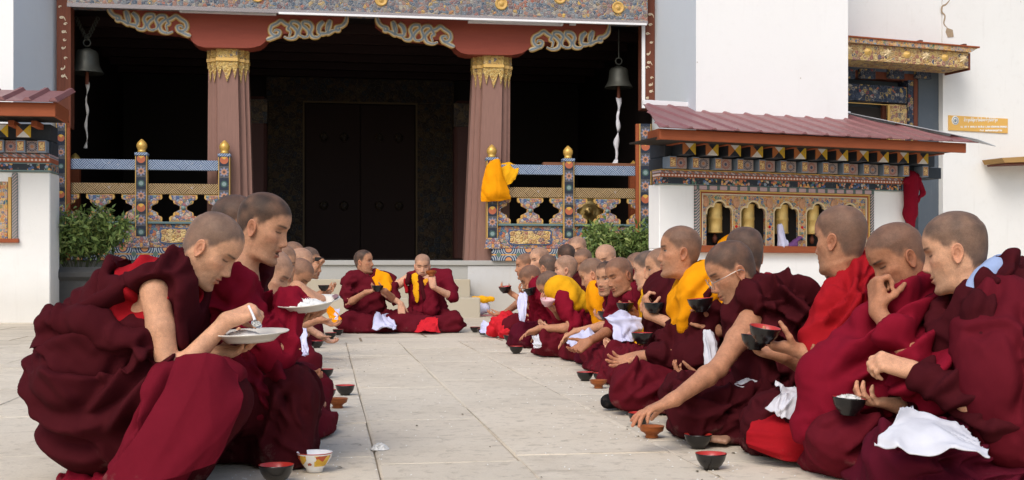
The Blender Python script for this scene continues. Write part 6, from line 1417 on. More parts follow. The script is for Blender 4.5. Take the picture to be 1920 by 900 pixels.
def right_pavilion():
    F = PV; e = empty('prayer_wheel_pavilion', F.w(F.uv(1460, 600)[0], .5, 0), 'white prayer wheel pavilion with maroon tin roof and painted eaves on the right', 'pavilion')
    xl, xr = F.uv(1236, 400)[0], F.uv(1697, 400)[0]; u = lambda px, py, off=0.0: F.uv(px, py, off)
    zw0 = u(1460, 468)[1]; wx0, wx1 = u(1302, 400)[0], u(1635, 400)[0]; zt = u(1300, 347)[1]
    # wall round the window opening
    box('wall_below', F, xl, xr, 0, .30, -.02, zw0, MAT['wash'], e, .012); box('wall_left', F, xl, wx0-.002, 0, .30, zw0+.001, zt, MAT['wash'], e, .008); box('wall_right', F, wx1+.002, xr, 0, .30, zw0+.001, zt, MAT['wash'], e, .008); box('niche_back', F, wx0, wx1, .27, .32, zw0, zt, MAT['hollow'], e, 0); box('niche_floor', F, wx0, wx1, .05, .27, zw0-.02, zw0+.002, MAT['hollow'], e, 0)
    # stepped window frame
    t1, t2 = .048, .055
    def frame(nm, x0, x1, z0, z1, t, y0, y1, m, mt=None):
        box(nm, F, x0, x1, y0, y1, z1-t, z1, mt or m, e); box(nm, F, x0, x0+t, y0, y1, z0, z1-t-.001, m, e); box(nm, F, x1-t, x1, y0, y1, z0, z1-t-.001, m, e)
    frame('block_moulding', wx0, wx1, zw0+.05, zt-.005, .055, -.05, .1, MAT['b_blockv'], MAT['b_block']); frame('gilt_moulding', wx0+.057, wx1-.057, zw0+.05, zt-.062, .022, -.035, .1, MAT['goldline']); frame('red_moulding', wx0+.080, wx1-.080, zw0+.05, zt-.085, .020, -.025, .1, MAT['orange']); frame('cream_moulding', wx0+.101, wx1-.101, zw0+.05, zt-.106, .016, -.030, .1, MAT['cream'])
    box('window_sill', F, wx0-.03, wx1+.03, -.10, .1, zw0-.045, zw0+.045, MAT['orange'], e)
    ix0, ix1, iz0, iz1 = wx0+.118, wx1-.118, zw0+.046, zt-.123; n = 5; pw = (ix1-ix0)/n; ow = pw*.76
    # scalloped head board with five openings, cut as one outline
    def arch(cx):
        a = ow/2; zb = iz1-.26; P = [(cx-a, iz0), (cx-a, zb)]
        for (c, zz, r, a0, a1) in ((cx-a*.62, zb+.035, a*.38, 180, 70), (cx, zb+.085, a*.52, 150, 30), (cx+a*.62, zb+.035, a*.38, 110, 0)):
            P += [(c+r*math.cos(math.radians(a0+(a1-a0)*i/5)), zz+r*math.sin(math.radians(a0+(a1-a0)*i/5))) for i in range(6)]
        return P+[(cx+a, zb), (cx+a, iz0)]
    out = [(ix0, iz1), (ix0, iz0)]; rims = []
    for k in range(n):
        A = arch(ix0+pw*(k+.5)); rims.append(A); out += A
    out += [(ix1, iz0), (ix1, iz1)]
    prism('arcade_board', F, out, .0, .05, MAT['niche_face'], e)
    for k, A in enumerate(rims):
        cx = ix0+pw*(k+.5); S = [[(p[0]-cx, p[1]-iz0) for p in A[1:-1]]]
        obj('arch_rim', ribbon_mesh(S, .013, .014, MAT['goldrim'], 'rim'), F.w(cx, -.001, iz0), F.ang, e)
        lot = obj('lotus_boss', lathe([(.0,.022),(.018,.020),(.022,.008),(.048,.012),(.056,.0)], MAT['tile_c'], 12, 'boss'), F.w(ix0+pw*k+(.05 if k == 0 else 0), -.001, iz1-.09), 0, e, rot=(math.radians(90), 0, F.ang)); lot.scale = (1,1.35,1)
    for k in range(1, n):
        x = ix0+pw*k
        for zz, m in ((iz0+.10, 'navyblue'), (iz0+.18, 'tealstud'), (iz0+.26, 'scarlet'), (iz0+.34, 'tealstud')): obj('pillar_stud', lathe([(.020,0),(.016,.010),(0,.014)], MAT[m], 10, 'stud'), F.w(x, -.001, zz), 0, e, rot=(math.radians(90), 0, F.ang))
        for s_ in (-1, 1): box('pillar_edge', F, x+s_*pw*.12-.006, x+s_*pw*.12+.006, -.012, -.001, iz0, iz0+.42, MAT['goldrim'], e, 0)
    # bands above the wall
    bx0, bx1 = xl-.02, u(1692, 340, -.06)[0]; z = zt
    for nm, h, pr, m in (('cloud_band', .092, .055, 'b_cloud'), ('bead_band', .046, .085, 'b_bead'), ('stripe_band', .038, .110, 'b_stripe'), ('gilt_line', .012, .14, 'goldline')):
        box(nm, F, bx0-pr*.2, bx1, -pr, .12, z+.001, z+h, MAT[m], e); z += h
    zb = z+.004; hB = .155
    box('block_beam', F, xl+.005, u(1765, 300, -.05)[0], -.05, .3, zb, zb+hB, MAT['navy'], e)
    per = (bx1-xl)/11.45
    gm = [m_glyph('gilt_letter_%d' % k, .105, hB, k+1) for k in range(4)]
    for k in range(13):
        x = xl+.02+per*k
        if k < 12 or True: box('letter_block', F, x, x+.105, -.24, -.051, zb+.002, zb+hB, gm[k%4], e)
        if k < 11: box('flower_block', F, x+.109, x+per-.045, -.18, -.051, zb+.006, zb+hB-.004, MAT['tile_a' if k%2 == 0 else 'tile_b'], e)
    zc = zb+hB+.006; hT = .165
    box('triangle_beam', F, xl+.02, u(1760, 290, -.2)[0], -.12, .3, zc, zc+hT+.03, MAT['navy'], e)
    for k in range(12):
        x = xl+.10+per*k; box('triangle_block', F, x+.02, x+.02+.185, -.42, -.400, zc+.004, zc+.004+.158, MAT['tri_a' if k%2 else 'tri_b'], e); box('block_core', F, x+.022, x+.203, -.399, -.121, zc+.006, zc+.158, MAT['navy'], e)
        box('rafter_end', F, x-.065, x+.005, -.50, -.121, zc+.135, zc+.185, MAT['orange'], e); box('rafter_soffit', F, x+.009, x+per-.08, -.44, -.121, zc+.170, zc+.19, MAT['orange'], e)
    x = xl+.10+per*12; box('rafter_end', F, x-.0, x+.08, -.50, -.121, zc+.135, zc+.185, MAT['orange'], e)
    # eave beam, sheet roof with ribs, grey flashing
    EO = -.95; ex0, _ = u(1238, 250, EO); ex1, _ = u(1812, 262, EO); ez0 = u(1240, 261, EO)[1]; ez1 = u(1240, 241, EO)[1]
    box('soffit', F, ex0+.05, ex1-.02, EO+.05, -.02, ez0+.03, ez0+.05, MAT['dkbeam'], e, 0)
    fas = box('fascia', F, ex0, ex1, EO, EO+.045, ez0, ez1, MAT['orange'], e, .006); 
    gx = u(1214, 215, .2)[0]; V = [(ex0, EO+.046, ez0+.005), (gx, .2, ez0+.10), (gx, .2, ez1+.10), (ex0, EO+.046, ez1+.005)]; V = V+[(q_[0]+.04, q_[1], q_[2]) for q_ in V]; gl = wall_mesh('gable_board', F, V, [(0,1,2,3), (7,6,5,4), (0,4,5,1), (1,5,6,2), (2,6,7,3), (3,7,4,0)], MAT['orange'], e)
    rx0, rx1 = ex0-.06, u(1835, 250, EO-.08)[0]; zr0 = ez1+.012; yb = .75; xb1 = u(1592, 208, yb)[0]; xb0 = u(1207, 206, yb)[0]; zrb = u(1400, 206, yb)[1]
    nr = 15; Lx = rx1-rx0; rr = empty_part('roof_sheet', F, e)
    def rp(x, t): return (x, EO-.08+(yb-EO+.08)*t, zr0+(zrb-zr0)*t)
    # sheet: front edge rx0..rx1, back edge xb0..xb1 (hip on the right)
    V = [rp(rx0,0), rp(rx1,0), rp(xb1,1), rp(xb0,1)]; V2 = [(a, b, c-.012) for a, b, c in V]; sh_ = wall_mesh('roof_sheet', F, V+V2, [(0,1,2,3), (7,6,5,4), (0,4,5,1), (1,5,6,2), (2,6,7,3), (3,7,4,0)], MAT['roof'], e)
    for k in range(nr):
        x = rx0+.10+k*(Lx-.12)/(nr-.6); t1 = 1.0
        if x > xb1: t1 = max(.05, (rx1-x)/(rx1-xb1))
        if x < xb0: t1 = max(.05, (x-rx0)/(xb0-rx0))
        a, b = rp(x, -.012), rp(x-.0*t1, t1); hw = .040; hh = .024
        V = [(a[0]-hw, a[1], a[2]+.001), (a[0]-hw*.35, a[1], a[2]+hh), (a[0]+hw*.35, a[1], a[2]+hh), (a[0]+hw, a[1], a[2]+.001), (b[0]-hw, b[1], b[2]+.001), (b[0]-hw*.35, b[1], b[2]+hh), (b[0]+hw*.35, b[1], b[2]+hh), (b[0]+hw, b[1], b[2]+.001)]
        wall_mesh('roof_rib', F, V, [(0,1,5,4), (1,2,6,5), (2,3,7,6), (0,3,2,1)], MAT['roof'], sh_)
    a = rp(xb1-.10, 1.02); b = rp(rx1-.02, -.03); w_ = np.array([.34, .0, -.05]); V = [np.array(a)+[0,0,.055], np.array(b)+[-.06,0,.055], np.array(b)+w_*1.0+[.0,.08,.03], np.array(a)+w_*1.0+[0,.1,.05]]; V = V+[q+[0,0,-.010] for q in V]
    wall_mesh('hip_flashing', F, V, [(0,1,2,3), (7,6,5,4), (0,4,5,1), (1,5,6,2), (2,6,7,3), (3,7,4,0)], MAT['galv'], e)
    box('wall_flashing', F, xb0-.02, xb1, yb-.04, yb+.02, zrb-.01, zrb+.055, MAT['plastic'], e)
    # prayer wheels in their niches: things of their own
    names = ['leftmost brass prayer wheel in the arcade', 'second brass prayer wheel from the left', 'middle brass prayer wheel above the white scarf', 'fourth brass prayer wheel, right of the purple cloth', 'rightmost brass prayer wheel half hidden by a head']
    for k in range(5):
        cx = ix0+pw*(k+.5); w = obj('prayer_drum', WHEEL, F.w(cx+.02*(1-k%2), .15, iz1-.30)); tag(w, names[k], 'prayer wheel', 'prayer wheels in the arcade'); w.scale = (1.48,1.48,1.30)
        obj('axle', lathe([(.012,-.32),(.012,.30)], MAT['rust'], 8, 'axle'), F.w(cx+.02*(1-k%2), .15, iz1-.30), 0, w); obj('handle', lathe([(.0,-.07),(.03,-.05),(.036,0),(.02,.04),(.012,.06)], MAT['rust'], 10, 'handle'), F.w(cx+.02*(1-k%2), .15, iz1-.57), 0, w)
    return e, (ix0, pw, iz0)
def empty_part(*a): return None
def wall_mesh(name, F, V, faces, mat, parent):
    V = np.asarray(V, float); c = V.mean(0); return obj(name, py_mesh(name, V-c, faces, mat), F.w(*c), F.ang, parent)
MAT['b_blockv'] = m_fret('block_side', (.07,.12,.11), (.44,.33,.33), 2.2); MAT['goldrim'] = mat_plain('pale_gold_rim', (.66,.52,.30), .5, var=.1); MAT['tile_c'] = mat_plain('lotus_paint', (.50,.26,.14), .6, var=.4, scale=60)
pav_r, NICHE = right_pavilion()

def left_pavilion():
    F = Frame(60, 15.6, .15); e = empty('prayer_wheel_pavilion', F.w(0, .4, 0), 'white pavilion corner with maroon tin roof at the left edge', 'pavilion'); u = F.uv
    xr = u(94, 400)[0]; xl = xr-2.2; zt = u(50, 322)[1]
    box('wall', F, xl, xr, 0, .55, -.02, zt, MAT['wash2'], e, .012)
    for nm, x0, x1, y0, y1, m, pr in (('block_moulding', 22, 32, 324, 450, 'b_blockv', .04), ('gilt_moulding', 15, 21, 332, 450, 'goldline', .03), ('flower_moulding', -30, 14, 340, 450, 'niche_face', .02)): pbox(nm, F, (x0,y0), (x1,y1), MAT[m], -pr, .05, e)
    pbox('window_sill', F, (-40,447), (34,455), MAT['orange'], -.06, .05, e)
    z = zt; 
    for nm, h, pr, m in (('cloud_band', .115, .05, 'b_cloud'), ('bead_band', .058, .08, 'b_bead'), ('stripe_band', .05, .11, 'b_stripe')): box(nm, F, xl, xr+.02, -pr, .40, z+.001, z+h, MAT[m], e); z += h
    box('block_beam', F, xl, xr+.03, -.05, .35, z+.002, z+.165, MAT['navy'], e); gm = m_glyph('gilt_letter_l', .10, .15, 2)
    for k in range(4):
        x = xr-.10-k*.255; box('letter_block', F, x-.01, x+.10, -.22, -.051, z+.006, z+.158, gm, e); box('flower_block', F, x-.150, x-.014, -.17, -.051, z+.008, z+.155, MAT['tile_b' if k%2 == 0 else 'tile_a'], e)
    z += .17; box('triangle_beam', F, xl, xr+.03, -.12, .30, z, z+.20, MAT['navy'], e)
    for k in range(4):
        x = xr-.22-k*.27; box('triangle_block', F, x-.10, x+.075, -.40, -.38, z+.004, z+.16, MAT['tri_a' if k%2 == 0 else 'tri_b'], e); box('rafter_end', F, x+.10, x+.17, -.50, -.121, z+.13, z+.20, MAT['orange'], e)
    z += .205; EO = -.90; ex1 = u(104, 215, EO)[0]; ez1 = z+.165; box('soffit', F, xl, ex1-.02, EO+.05, .0, z+.03, z+.05, MAT['dkbeam'], e, 0); box('fascia', F, xl, ex1, EO, EO+.045, z, ez1, MAT['orange'], e, .006); box('gable_board', F, ex1-.04, ex1, EO+.05, -.12, z+.005, ez1+.02, MAT['orange'], e, .006)
    rx1 = ex1+.05; zr0 = ez1+.01; zrb = zr0+.27; yb = .05; V = [(xl, EO-.08, zr0), (rx1, EO-.08, zr0), (rx1, yb, zrb), (xl, yb, zrb)]; V = V+[(a, b, c-.012) for a, b, c in V]
    sh_ = wall_mesh('roof_sheet', F, V, [(0,1,2,3), (7,6,5,4), (0,4,5,1), (1,5,6,2), (2,6,7,3), (3,7,4,0)], MAT['roof'], e)
    for k in range(6):
        x = rx1-.06-k*.30; hw, hh = .05, .04; V = [(x-hw, EO-.09, zr0+.001), (x-hw*.35, EO-.09, zr0+hh), (x+hw*.35, EO-.09, zr0+hh), (x+hw, EO-.09, zr0+.001), (x-hw, yb, zrb+.001), (x-hw*.35, yb, zrb+hh), (x+hw*.35, yb, zrb+hh), (x+hw, yb, zrb+.001)]
        wall_mesh('roof_rib', F, V, [(0,1,5,4), (1,2,6,5), (2,3,7,6), (0,3,2,1)], MAT['roof'], sh_)
left_pavilion()

# ---------------------------------------------------------------- wing on the far right: wall, balcony, window, sign
FW = Frame(1650, 19.3, .39)
def far_wing():
    u = FW.uv; x0, x1 = u(1560, 400)[0], u(1995, 400)[0]+9.0
    w = box('far_white_wall', FW, u(1768, 300)[0], x1, 0, .5, -.02, 9, MAT['wash2'], None, .0); tag(w, 'white rear wall on the far right with a crack above the balcony', 'wall')
    w2 = box('upper_white_wall', FW, x0-2.0, u(1767, 300)[0], .02, .5, u(1650, 72)[1], 9, MAT['wash2'], w, 0)
    sl = pbox('slate_panel', FW, (1722,120), (1767,640), MAT['slate'], .10, .4); tag(sl, 'dark slate grey painted wall strip beside the upper window', 'wall'); 
    box('slate_back', FW, x0-2, u(1722, 300, .1)[0], .35, .5, -.02, u(1650, 60)[1], MAT['slate'], sl, 0)
    b = empty('carved_balcony', FW.w(u(1700, 128)[0], -.4, u(1700, 128, -.4)[1]), 'gilded carved balcony box above the window on the right', 'balcony'); o = -.55
    bx0, bz1 = u(1580, 80, o); bx1, bz0 = u(1816, 128, o); box('carved_board', FW, bx0, bx1, o, 0, bz0, bz1, MAT['balc'], b); tx1 = u(1829, 72, o)[0]
    prism('cornice', FW, [(bx0-.05, bz1+.003), (bx1, bz1+.003), (tx1, bz1+.075), (bx0-.05, bz1+.075)], o-.06, 0, MAT['niche_face'], b); box('cornice_lip', FW, bx0-.05, tx1+.02, o-.08, 0, bz1+.076, bz1+.10, MAT['orange'], b); box('edge_board', FW, bx1+.002, bx1+.03, o-.01, 0, bz0-.03, bz1, MAT['rust'], b)
    for k in range(7):
        x = bx0+.10+k*(bx1-bx0-.2)/6; m = 'goldrim' if k%2 == 0 else 'gilt'; n = 8
        V = []; F = []
        for i in range(2*n): a = math.pi*i/n; r = (.105 if i%2 == 0 else .06) if k%2 == 0 else .07; V.append((r*math.cos(a), 0, r*math.sin(a)*.8))
        V.append((0,-.045,0)); F = [(i, (i+1)%(2*n), 2*n) for i in range(2*n)]; obj('carved_flower', py_mesh('flower', V, F, MAT[m]), FW.w(x, o-.002, bz1-.10), FW.ang, b)
    for px, py in ((1724,66), (1806,66)): x, z = u(px, py, -.25); box('bracket_stub', FW, x-.03, x+.03, -.30, -.2, bz1+.101, bz1+.20, MAT['rust'], b)
    wd = empty('painted_window', FW.w(u(1640, 220)[0], .1, u(1640, 220)[1]), 'dark window in a navy painted frame under the balcony', 'window')
    pbox('lintel_board', FW, (1560,128), (1720,152), MAT['rust'], .10, .34, wd)
    for px in (1590, 1628, 1682, 1733): pbox('painted_block', FW, (px-14,128), (px+14,148), MAT['window'], .02, .098, wd)
    pbox('flower_frame', FW, (1560,154), (1702,194), MAT['window'], .12, .34, wd); pbox('flower_jamb', FW, (1668,195), (1702,330), MAT['balc'], .12, .34, wd); pbox('outer_jamb', FW, (1703,150), (1713,330), MAT['window'], .09, .34, wd); pbox('brown_jamb', FW, (1714,150), (1721,330), MAT['rust'], .08, .34, wd)
    pbox('gilt_edge', FW, (1560,191), (1668,196), MAT['goldline'], .10, .119, wd, 0); pbox('gilt_edge', FW, (1665,196), (1669,330), MAT['goldline'], .10, .119, wd, 0); pbox('dark_pane', FW, (1560,197), (1664,330), MAT['hollow'], .25, .34, wd, 0); pbox('brown_sash', FW, (1655,197), (1664,330), MAT['rust'], .2, .249, wd, 0)
    # crack in the plaster: recessed look from a jagged dark strip standing a few mm proud
    C = [(1781,0),(1774,8),(1767,12),(1766,22),(1772,30),(1770,44),(1776,52)]; cm = mat_plain('crack_earth', (.36,.27,.18), .95, var=.3)
    ck = obj('plaster_crack', ribbon_mesh([[ (u(a, b_, -.004)[0]-u(1775, 25, -.004)[0], u(a, b_, -.004)[1]-u(1775, 25, -.004)[1]) for a, b_ in C]], .014, .002, cm, 'crack'), FW.w(u(1775, 25, -.004)[0], -.002, u(1775, 25, -.004)[1]), FW.ang, w)
    prism('crack_patch', FW, ppts(FW, [(1775,52),(1786,56),(1788,69),(1777,70),(1773,60)], -.003), -.008, -.003, cm, w)
    sg = empty('yellow_sign', FW.w(u(1835, 232)[0], -.02, u(1835, 232)[1]), 'pale orange sign board with white lettering and round emblem on the far wall', 'sign')
    bd = pbox('sign_board', FW, (1779,216), (1890,250), mat_plain('sign_orange', (.72,.42,.10), .5), -.02, 0, sg, .003)
    wh = mat_plain('sign_white', (.80,.78,.72), .6)
    cx, cz = u(1791, 226, -.021); obj('emblem_disc', lathe([(.0,.004),(.072,.004),(.074,0)], wh, 22, 'disc'), FW.w(cx, -.0205, cz), 0, sg, rot=(math.radians(90), 0, FW.ang)); ring_mesh('emblem_ring', FW.w(cx, -.026, cz), FW.ey, .050, .006, mat_plain('sign_blue', (.25,.33,.42), .6), None); attach(bpy.data.objects['emblem_ring'], sg); obj('emblem_mark', lathe([(.0,.006),(.022,.006),(.026,0)], mat_plain('sign_grey', (.22,.28,.33), .6), 8, 'mark'), FW.w(cx, -.0255, cz), 0, sg, rot=(math.radians(90), 0, FW.ang))
    # upper line: a row of hanging script strokes with vowel marks; lower lines: capitals too small to read
    rg = random.Random(9)
    def strokes(px0, px1, py, h, tib):
        L = []; px = px0
        while px < px1:
            w_ = rg.uniform(2.0, 3.2)
            if tib:
                L.append([u(px, py-h*.35), u(px+w_, py-h*.35)]); L.append([u(px+w_*.7, py-h*.35), u(px+w_*.7, py+h*rg.choice((.3,.5,.9)))])
                if rg.random() < .45: L.append([u(px+w_*.1, py-h*.7), u(px+w_*.5, py-h*.95), u(px+w_*.9, py-h*.7)])
                if rg.random() < .7: L.append([u(px+w_*.2, py-h*.3), u(px, py+h*.2), u(px+w_*.5, py+h*.25)])
            else:
                w_ = rg.uniform(1.6, 2.4); L.append([u(px, py-h/2), u(px, py+h/2)]); L.append([u(px, py-h/2*rg.choice((-1,1,0))), u(px+w_*.6, py-h/2*rg.choice((-1,1,0)))])
                if rg.random() < .5: L.append([u(px+w_*.6, py-h/2), u(px+w_*.6, py+h/2)])
                if rg.random() < .14: px += 2
            px += w_+.5
        c = np.mean([p for l in L for p in l], 0); L = [[(p[0]-c[0], p[1]-c[1]) for p in l] for l in L]
        obj('sign_lettering', ribbon_mesh(L, .0062, .002, wh, 'letters'), FW.w(c[0], -.0215, c[1]), FW.ang, sg)
    strokes(1806, 1866, 226, 5.0, True); strokes(1800, 1887, 238, 3.4, False); strokes(1836, 1876, 245, 3.4, False)
    # end of a wooden eave at the right border
    ev = empty('wooden_eave', FW.w(u(1915, 300, -.4)[0], -.4, u(1915, 300, -.4)[1]), 'weathered wooden eave end at the right border', 'eave')
    prism('eave_board', FW, ppts(FW, [(1879,296),(1884,305),(2150,296),(2150,280)], -.5), -.5, -.05, m_wood('raw_wood', (.42,.25,.09), .3, 5, 0), ev); prism('eave_tip', FW, ppts(FW, [(1884,306),(1886,309),(2150,301),(2150,297)], -.45), -.45, -.05, MAT['rust'], ev)
far_wing()

# ---------------------------------------------------------------- bells, ribbons, cloths, planters
BELL = [(.0,.30),(.05,.30),(.075,.285),(.12,.27),(.145,.24),(.155,.16),(.165,.08),(.185,.03),(.215,-.02),(.225,-.035),(.215,-.04),(.19,-.02),(.0,-.02)]
def bell(label, px, ytop, ycrown, ybot, off, ribbon, sc_):
    x, zb = FA.uv(px, ybot, off); zt = FA.uv(px, ycrown, off)[1]; H = zt-zb; s = H/.36; e = empty('bronze_bell', FA.w(x, off, zb), label, 'bell'); me = lathe([(r*s*sc_, (z+.04)*s) for r, z in BELL], MAT['bronze'], 28, 'bell'); obj('bell_body', me, FA.w(x, off, zb), 0, e)
    ring_mesh('bell_loop', FA.w(x, off, zt+.06), FA.ey, .05, .012, MAT['bronze'], None); o = bpy.data.objects['bell_loop'] if 'bell_loop' in bpy.data.objects and bpy.data.objects['bell_loop'].parent is None else [q for q in bpy.data.objects if q.name.startswith('bell_loop') and q.parent is None][0]; attach(o, e)
    z = zt+.10; ztop = 4.42
    if ribbon == 'chain':
        for sd in (-1, 1):
            k = 0
            while k < 14:
                t = k/14; q = FA.w(x+sd*.16*t, off, z+(ztop-z)*t*.85); r = [c for c in [ring_mesh('chain_link', vec(*q), FA.ey if k%2 else FA.ex, .026, .006, MAT['bronze'], None, 12, 5, 1.0)]][0]; attach(r, e); k += 1
    else: t = tube('hanging_rod', [FA.w(x, off, z), FA.w(x, off, ztop)], .012, MAT['bronze'], None, 4); attach(t, e)
    zc = FA.uv(px, ybot, off)[1]; t = tube('clapper', [FA.w(x, off, zc+.05), FA.w(x, off, zc-.16)], [.024,.03], MAT['rust'], None, 5, 9); attach(t, e)
    return x, zc-.15
def ribbon_hang(label, x, off, z0, z1, sway, w, mat, flare=1.0):
    n, m = 40, 6; V = []
    for i in range(n):
        t = i/(n-1); z = z0+(z1-z0)*t; ww = w*(.35+.65*abs(math.sin(t*7+1)))*(1+(flare-1)*t); tw = t*9; cx = x+sway*t*t+.012*math.sin(t*17)
        for j in range(m): a = 2*math.pi*j/m; V.append(FA.w(cx+ww*math.cos(a)*math.cos(tw)-ww*.3*math.sin(a)*math.sin(tw), off+ww*.4*math.sin(a)+ww*.3*math.cos(a)*math.sin(tw), z))
    F = [(i*m+j, i*m+(j+1)%m, (i+1)*m+(j+1)%m, (i+1)*m+j) for i in range(n-1) for j in range(m)]; o = link_mesh('bell_ribbon', mesh_from('bell_ribbon', V, F, MAT[mat])); return tag(o, label, 'ribbon')
x_, z_ = bell('weathered bronze bell hanging on chains at the left of the porch', 163, 25, 88, 138, .35, 'chain', 1.0); ribbon_hang('grey white ribbon hanging from the left bell', x_, .35, z_+.03, FA.uv(163, 278, .35)[1], -.01, .035, 'ribbon')
x_, z_ = bell('bronze bell on a rod at the right of the porch', 1160, 55, 122, 165, .35, 'rod', 1.0); ribbon_hang('knotted white ribbon hanging from the right bell', x_, .35, z_+.0, FA.uv(1155, 313, .35)[1], -.06, .05, 'white', 1.5)

def cloth_from(name, label, cat, mat, prim, lo, hi, h=.008, folds=None, seed=0, group=None, sm=4, post=1, calm=1.0, creases=None, parent=None):
    fl = Field(lo, hi, h); prim(fl); V, F = fl.mesh(); E = edges_of(F); V = smooth(V, E, sm)
    if folds: V = drape(fl, V, F, folds, seed, 1, calm=calm, creases=creases)
    c = np.array([V[:,0].mean(), V[:,1].mean(), V[:,2].min()]); o = link_mesh(name, mesh_from(name, V-c, F, MAT[mat])); o.location = tuple(c)
    return tag(o, label, cat, group) if parent is None else attach(o, parent)
CR = [dict(ph=side_phase((.7,.5,.5)), f=16, a=.020, kind='valley', warp=.06, wf=7, base=.4), dict(ph=side_phase((-.6,.4,.7)), f=19, a=.016, kind='sharp', warp=.06, wf=8, base=.3)]
def sheet(name, label, cat, mat, ctrl, n=38, amp=.014, freq=16.0, seed=0, thick=.003, rag=.022, parent=None, group=None, floor=None, sharp=1.0):
    """a loose piece of cloth: a control net of points (rows x columns) with crisp random creases and uneven edges"""
    G = np.asarray(ctrl, float); R_, C_ = G.shape[:2]; u = np.linspace(0, R_-1, n); v = np.linspace(0, C_-1, n)
    A = np.stack([cr_interp(G[:,j], u) for j in range(C_)], 1); S = np.stack([cr_interp(A[i], v) for i in range(n)], 0)
    size = np.linalg.norm(G[-1,-1]-G[0,0]); uu, vv = np.meshgrid(np.linspace(0,1,n), np.linspace(0,1,n), indexing='ij'); Q = np.stack([uu.ravel(), vv.ravel(), 0*uu.ravel()+seed*.37], 1)
    f = freq*.22
    D = 0
    for q in range(4):
        a = seed*1.3+q*.83; ca, sa = math.cos(a), math.sin(a); w = .16*vnoise(Q*f*.8+q*9, seed+q); t = (Q[:,0]*ca+Q[:,1]*sa+w)*f*(1+.5*q); nn = n1(t, seed*7+q); D = D+(1-np.minimum(np.abs(nn)*2.2, 1))**1.2*(1/(1+.5*q))*sstep(-.5, .4, vnoise(Q*f*.6+q*5, seed+20+q))
    D = (D-.55)*amp*sharp; P = S.reshape(-1,3)
    gu = np.gradient(S, axis=0).reshape(-1,3); gv = np.gradient(S, axis=1).reshape(-1,3); N = np.cross(gu, gv); N /= np.maximum(np.linalg.norm(N, axis=1, keepdims=True), 1e-9)
    if N[:,2].mean() < 0: N = -N
    ed = np.minimum(np.minimum(uu, 1-uu), np.minimum(vv, 1-vv)).ravel(); jit = rag*size*np.stack([vnoise(Q*7, seed+31), vnoise(Q*7+3, seed+32), .3*vnoise(Q*7+5, seed+33)], 1)*(1-sstep(0, .15, ed))[:,None]
    P = P+N*D[:,None]+jit
    if floor is not None: P[:,2] = np.maximum(P[:,2], floor+.002)
    V = np.concatenate([P, P-N*thick]); k = n*n; i = np.arange(n-1)[:,None]; j = np.arange(n-1)[None,:]; F = np.stack([i*n+j, (i+1)*n+j, (i+1)*n+j+1, i*n+j+1], 2).reshape(-1,4); F2 = F[:, ::-1]+k
    b = [q for q in range(n)]+[q*n+n-1 for q in range(1, n)]+[(n-1)*n+q for q in range(n-2, -1, -1)]+[q*n for q in range(n-2, 0, -1)]; m = len(b); SF = np.array([(b[q], b[(q+1)%m], b[(q+1)%m]+k, b[q]+k) for q in range(m)])
    c = P.mean(0) if parent is None else np.zeros(3); o = link_mesh(name, mesh_from(name, V-c, np.concatenate([F, F2, SF]), MAT[mat])); o.location = tuple(c)
    if parent is not None: o.parent = parent; return o
    return tag(o, label, cat, group)
def fw(px, py, off): x, z = FA.uv(px, py, off); return FA.w(x, off, z)
def fnet(rows): return [[fw(*q) for q in r] for r in rows]
bag_ = sheet('orange_bag', 'orange cloth bag hung on the balustrade post', 'bag', 'saffron', fnet([[(912,312,-.13),(924,300,-.16),(936,300,-.16),(942,322,-.13)], [(906,338,-.14),(920,336,-.22),(936,338,-.22),(948,345,-.14)], [(903,362,-.14),(920,362,-.25),(938,362,-.25),(954,362,-.14)], [(902,378,-.13),(918,377,-.17),(938,376,-.17),(957,374,-.13)]]), amp=.035, freq=13, seed=3, rag=.012)
back_ = sheet('bag_back', None, None, 'saffron', fnet([[(912,312,-.12),(924,306,-.115),(936,306,-.115),(942,322,-.12)], [(906,338,-.12),(920,338,-.115),(936,338,-.115),(948,345,-.12)], [(902,377,-.125),(918,378,-.12),(938,376,-.12),(957,373,-.125)]]), amp=.01, freq=9, seed=4, rag=.01); attach(back_, bag_)
sheet('orange_cloth', 'bright orange cloth draped over the blue rail beside the bag', 'cloth', 'yellow', fnet([[(938,312,.08),(952,310,.08),(972,311,.07)], [(938,306,-.02),(954,305,-.02),(973,309,-.02)], [(940,326,-.12),(955,326,-.12),(969,330,-.10)], [(944,338,-.11),(953,347,-.12),(963,338,-.10)]]), amp=.03, freq=11, seed=5, rag=.03)
# red robe hung on the pavilion corner
def pw_(px, py, off): x, z = PV.uv(px, py, off); return PV.w(x, off, z)
def rh(fl): fl.cap(pw_(1709,333,-.12), pw_(1708,400,-.1), .10, .085, .06); fl.cap(pw_(1706,400,-.1), pw_(1710,425,-.1), .085, .05, .06); fl.cap(pw_(1722,335,-.1), pw_(1730,362,-.1), .045, .035, .05); fl.cap(pw_(1730,362,-.1), pw_(1718,380,-.1), .035, .02, .03); fl.cap(pw_(1697,340,-.15), pw_(1703,330,-.1), .04, .05, .04)
c_ = pw_(1710,370,-.1); cloth_from('hanging_robe', 'dark red robe hung at the corner of the pavilion', 'robe', 'crimson', rh, c_-.6, c_+.6, .013, [dict(ph=side_phase((1,.4,0)), f=14, a=.03, kind='valley', warp=.02)], 2)
ix0_, pwd_, iz0_ = NICHE
def nc(k, dx, y, z): return PV.w(ix0_+pwd_*(k+.5)+dx, y, iz0_+z)
def s1(fl): fl.cap(nc(2,-.10,-.02,.26), nc(2,-.09,-.04,.02), .045, .065, .04); fl.cap(nc(2,-.09,-.03,.02), nc(2,-.02,-.03,.04), .05, .04, .04)
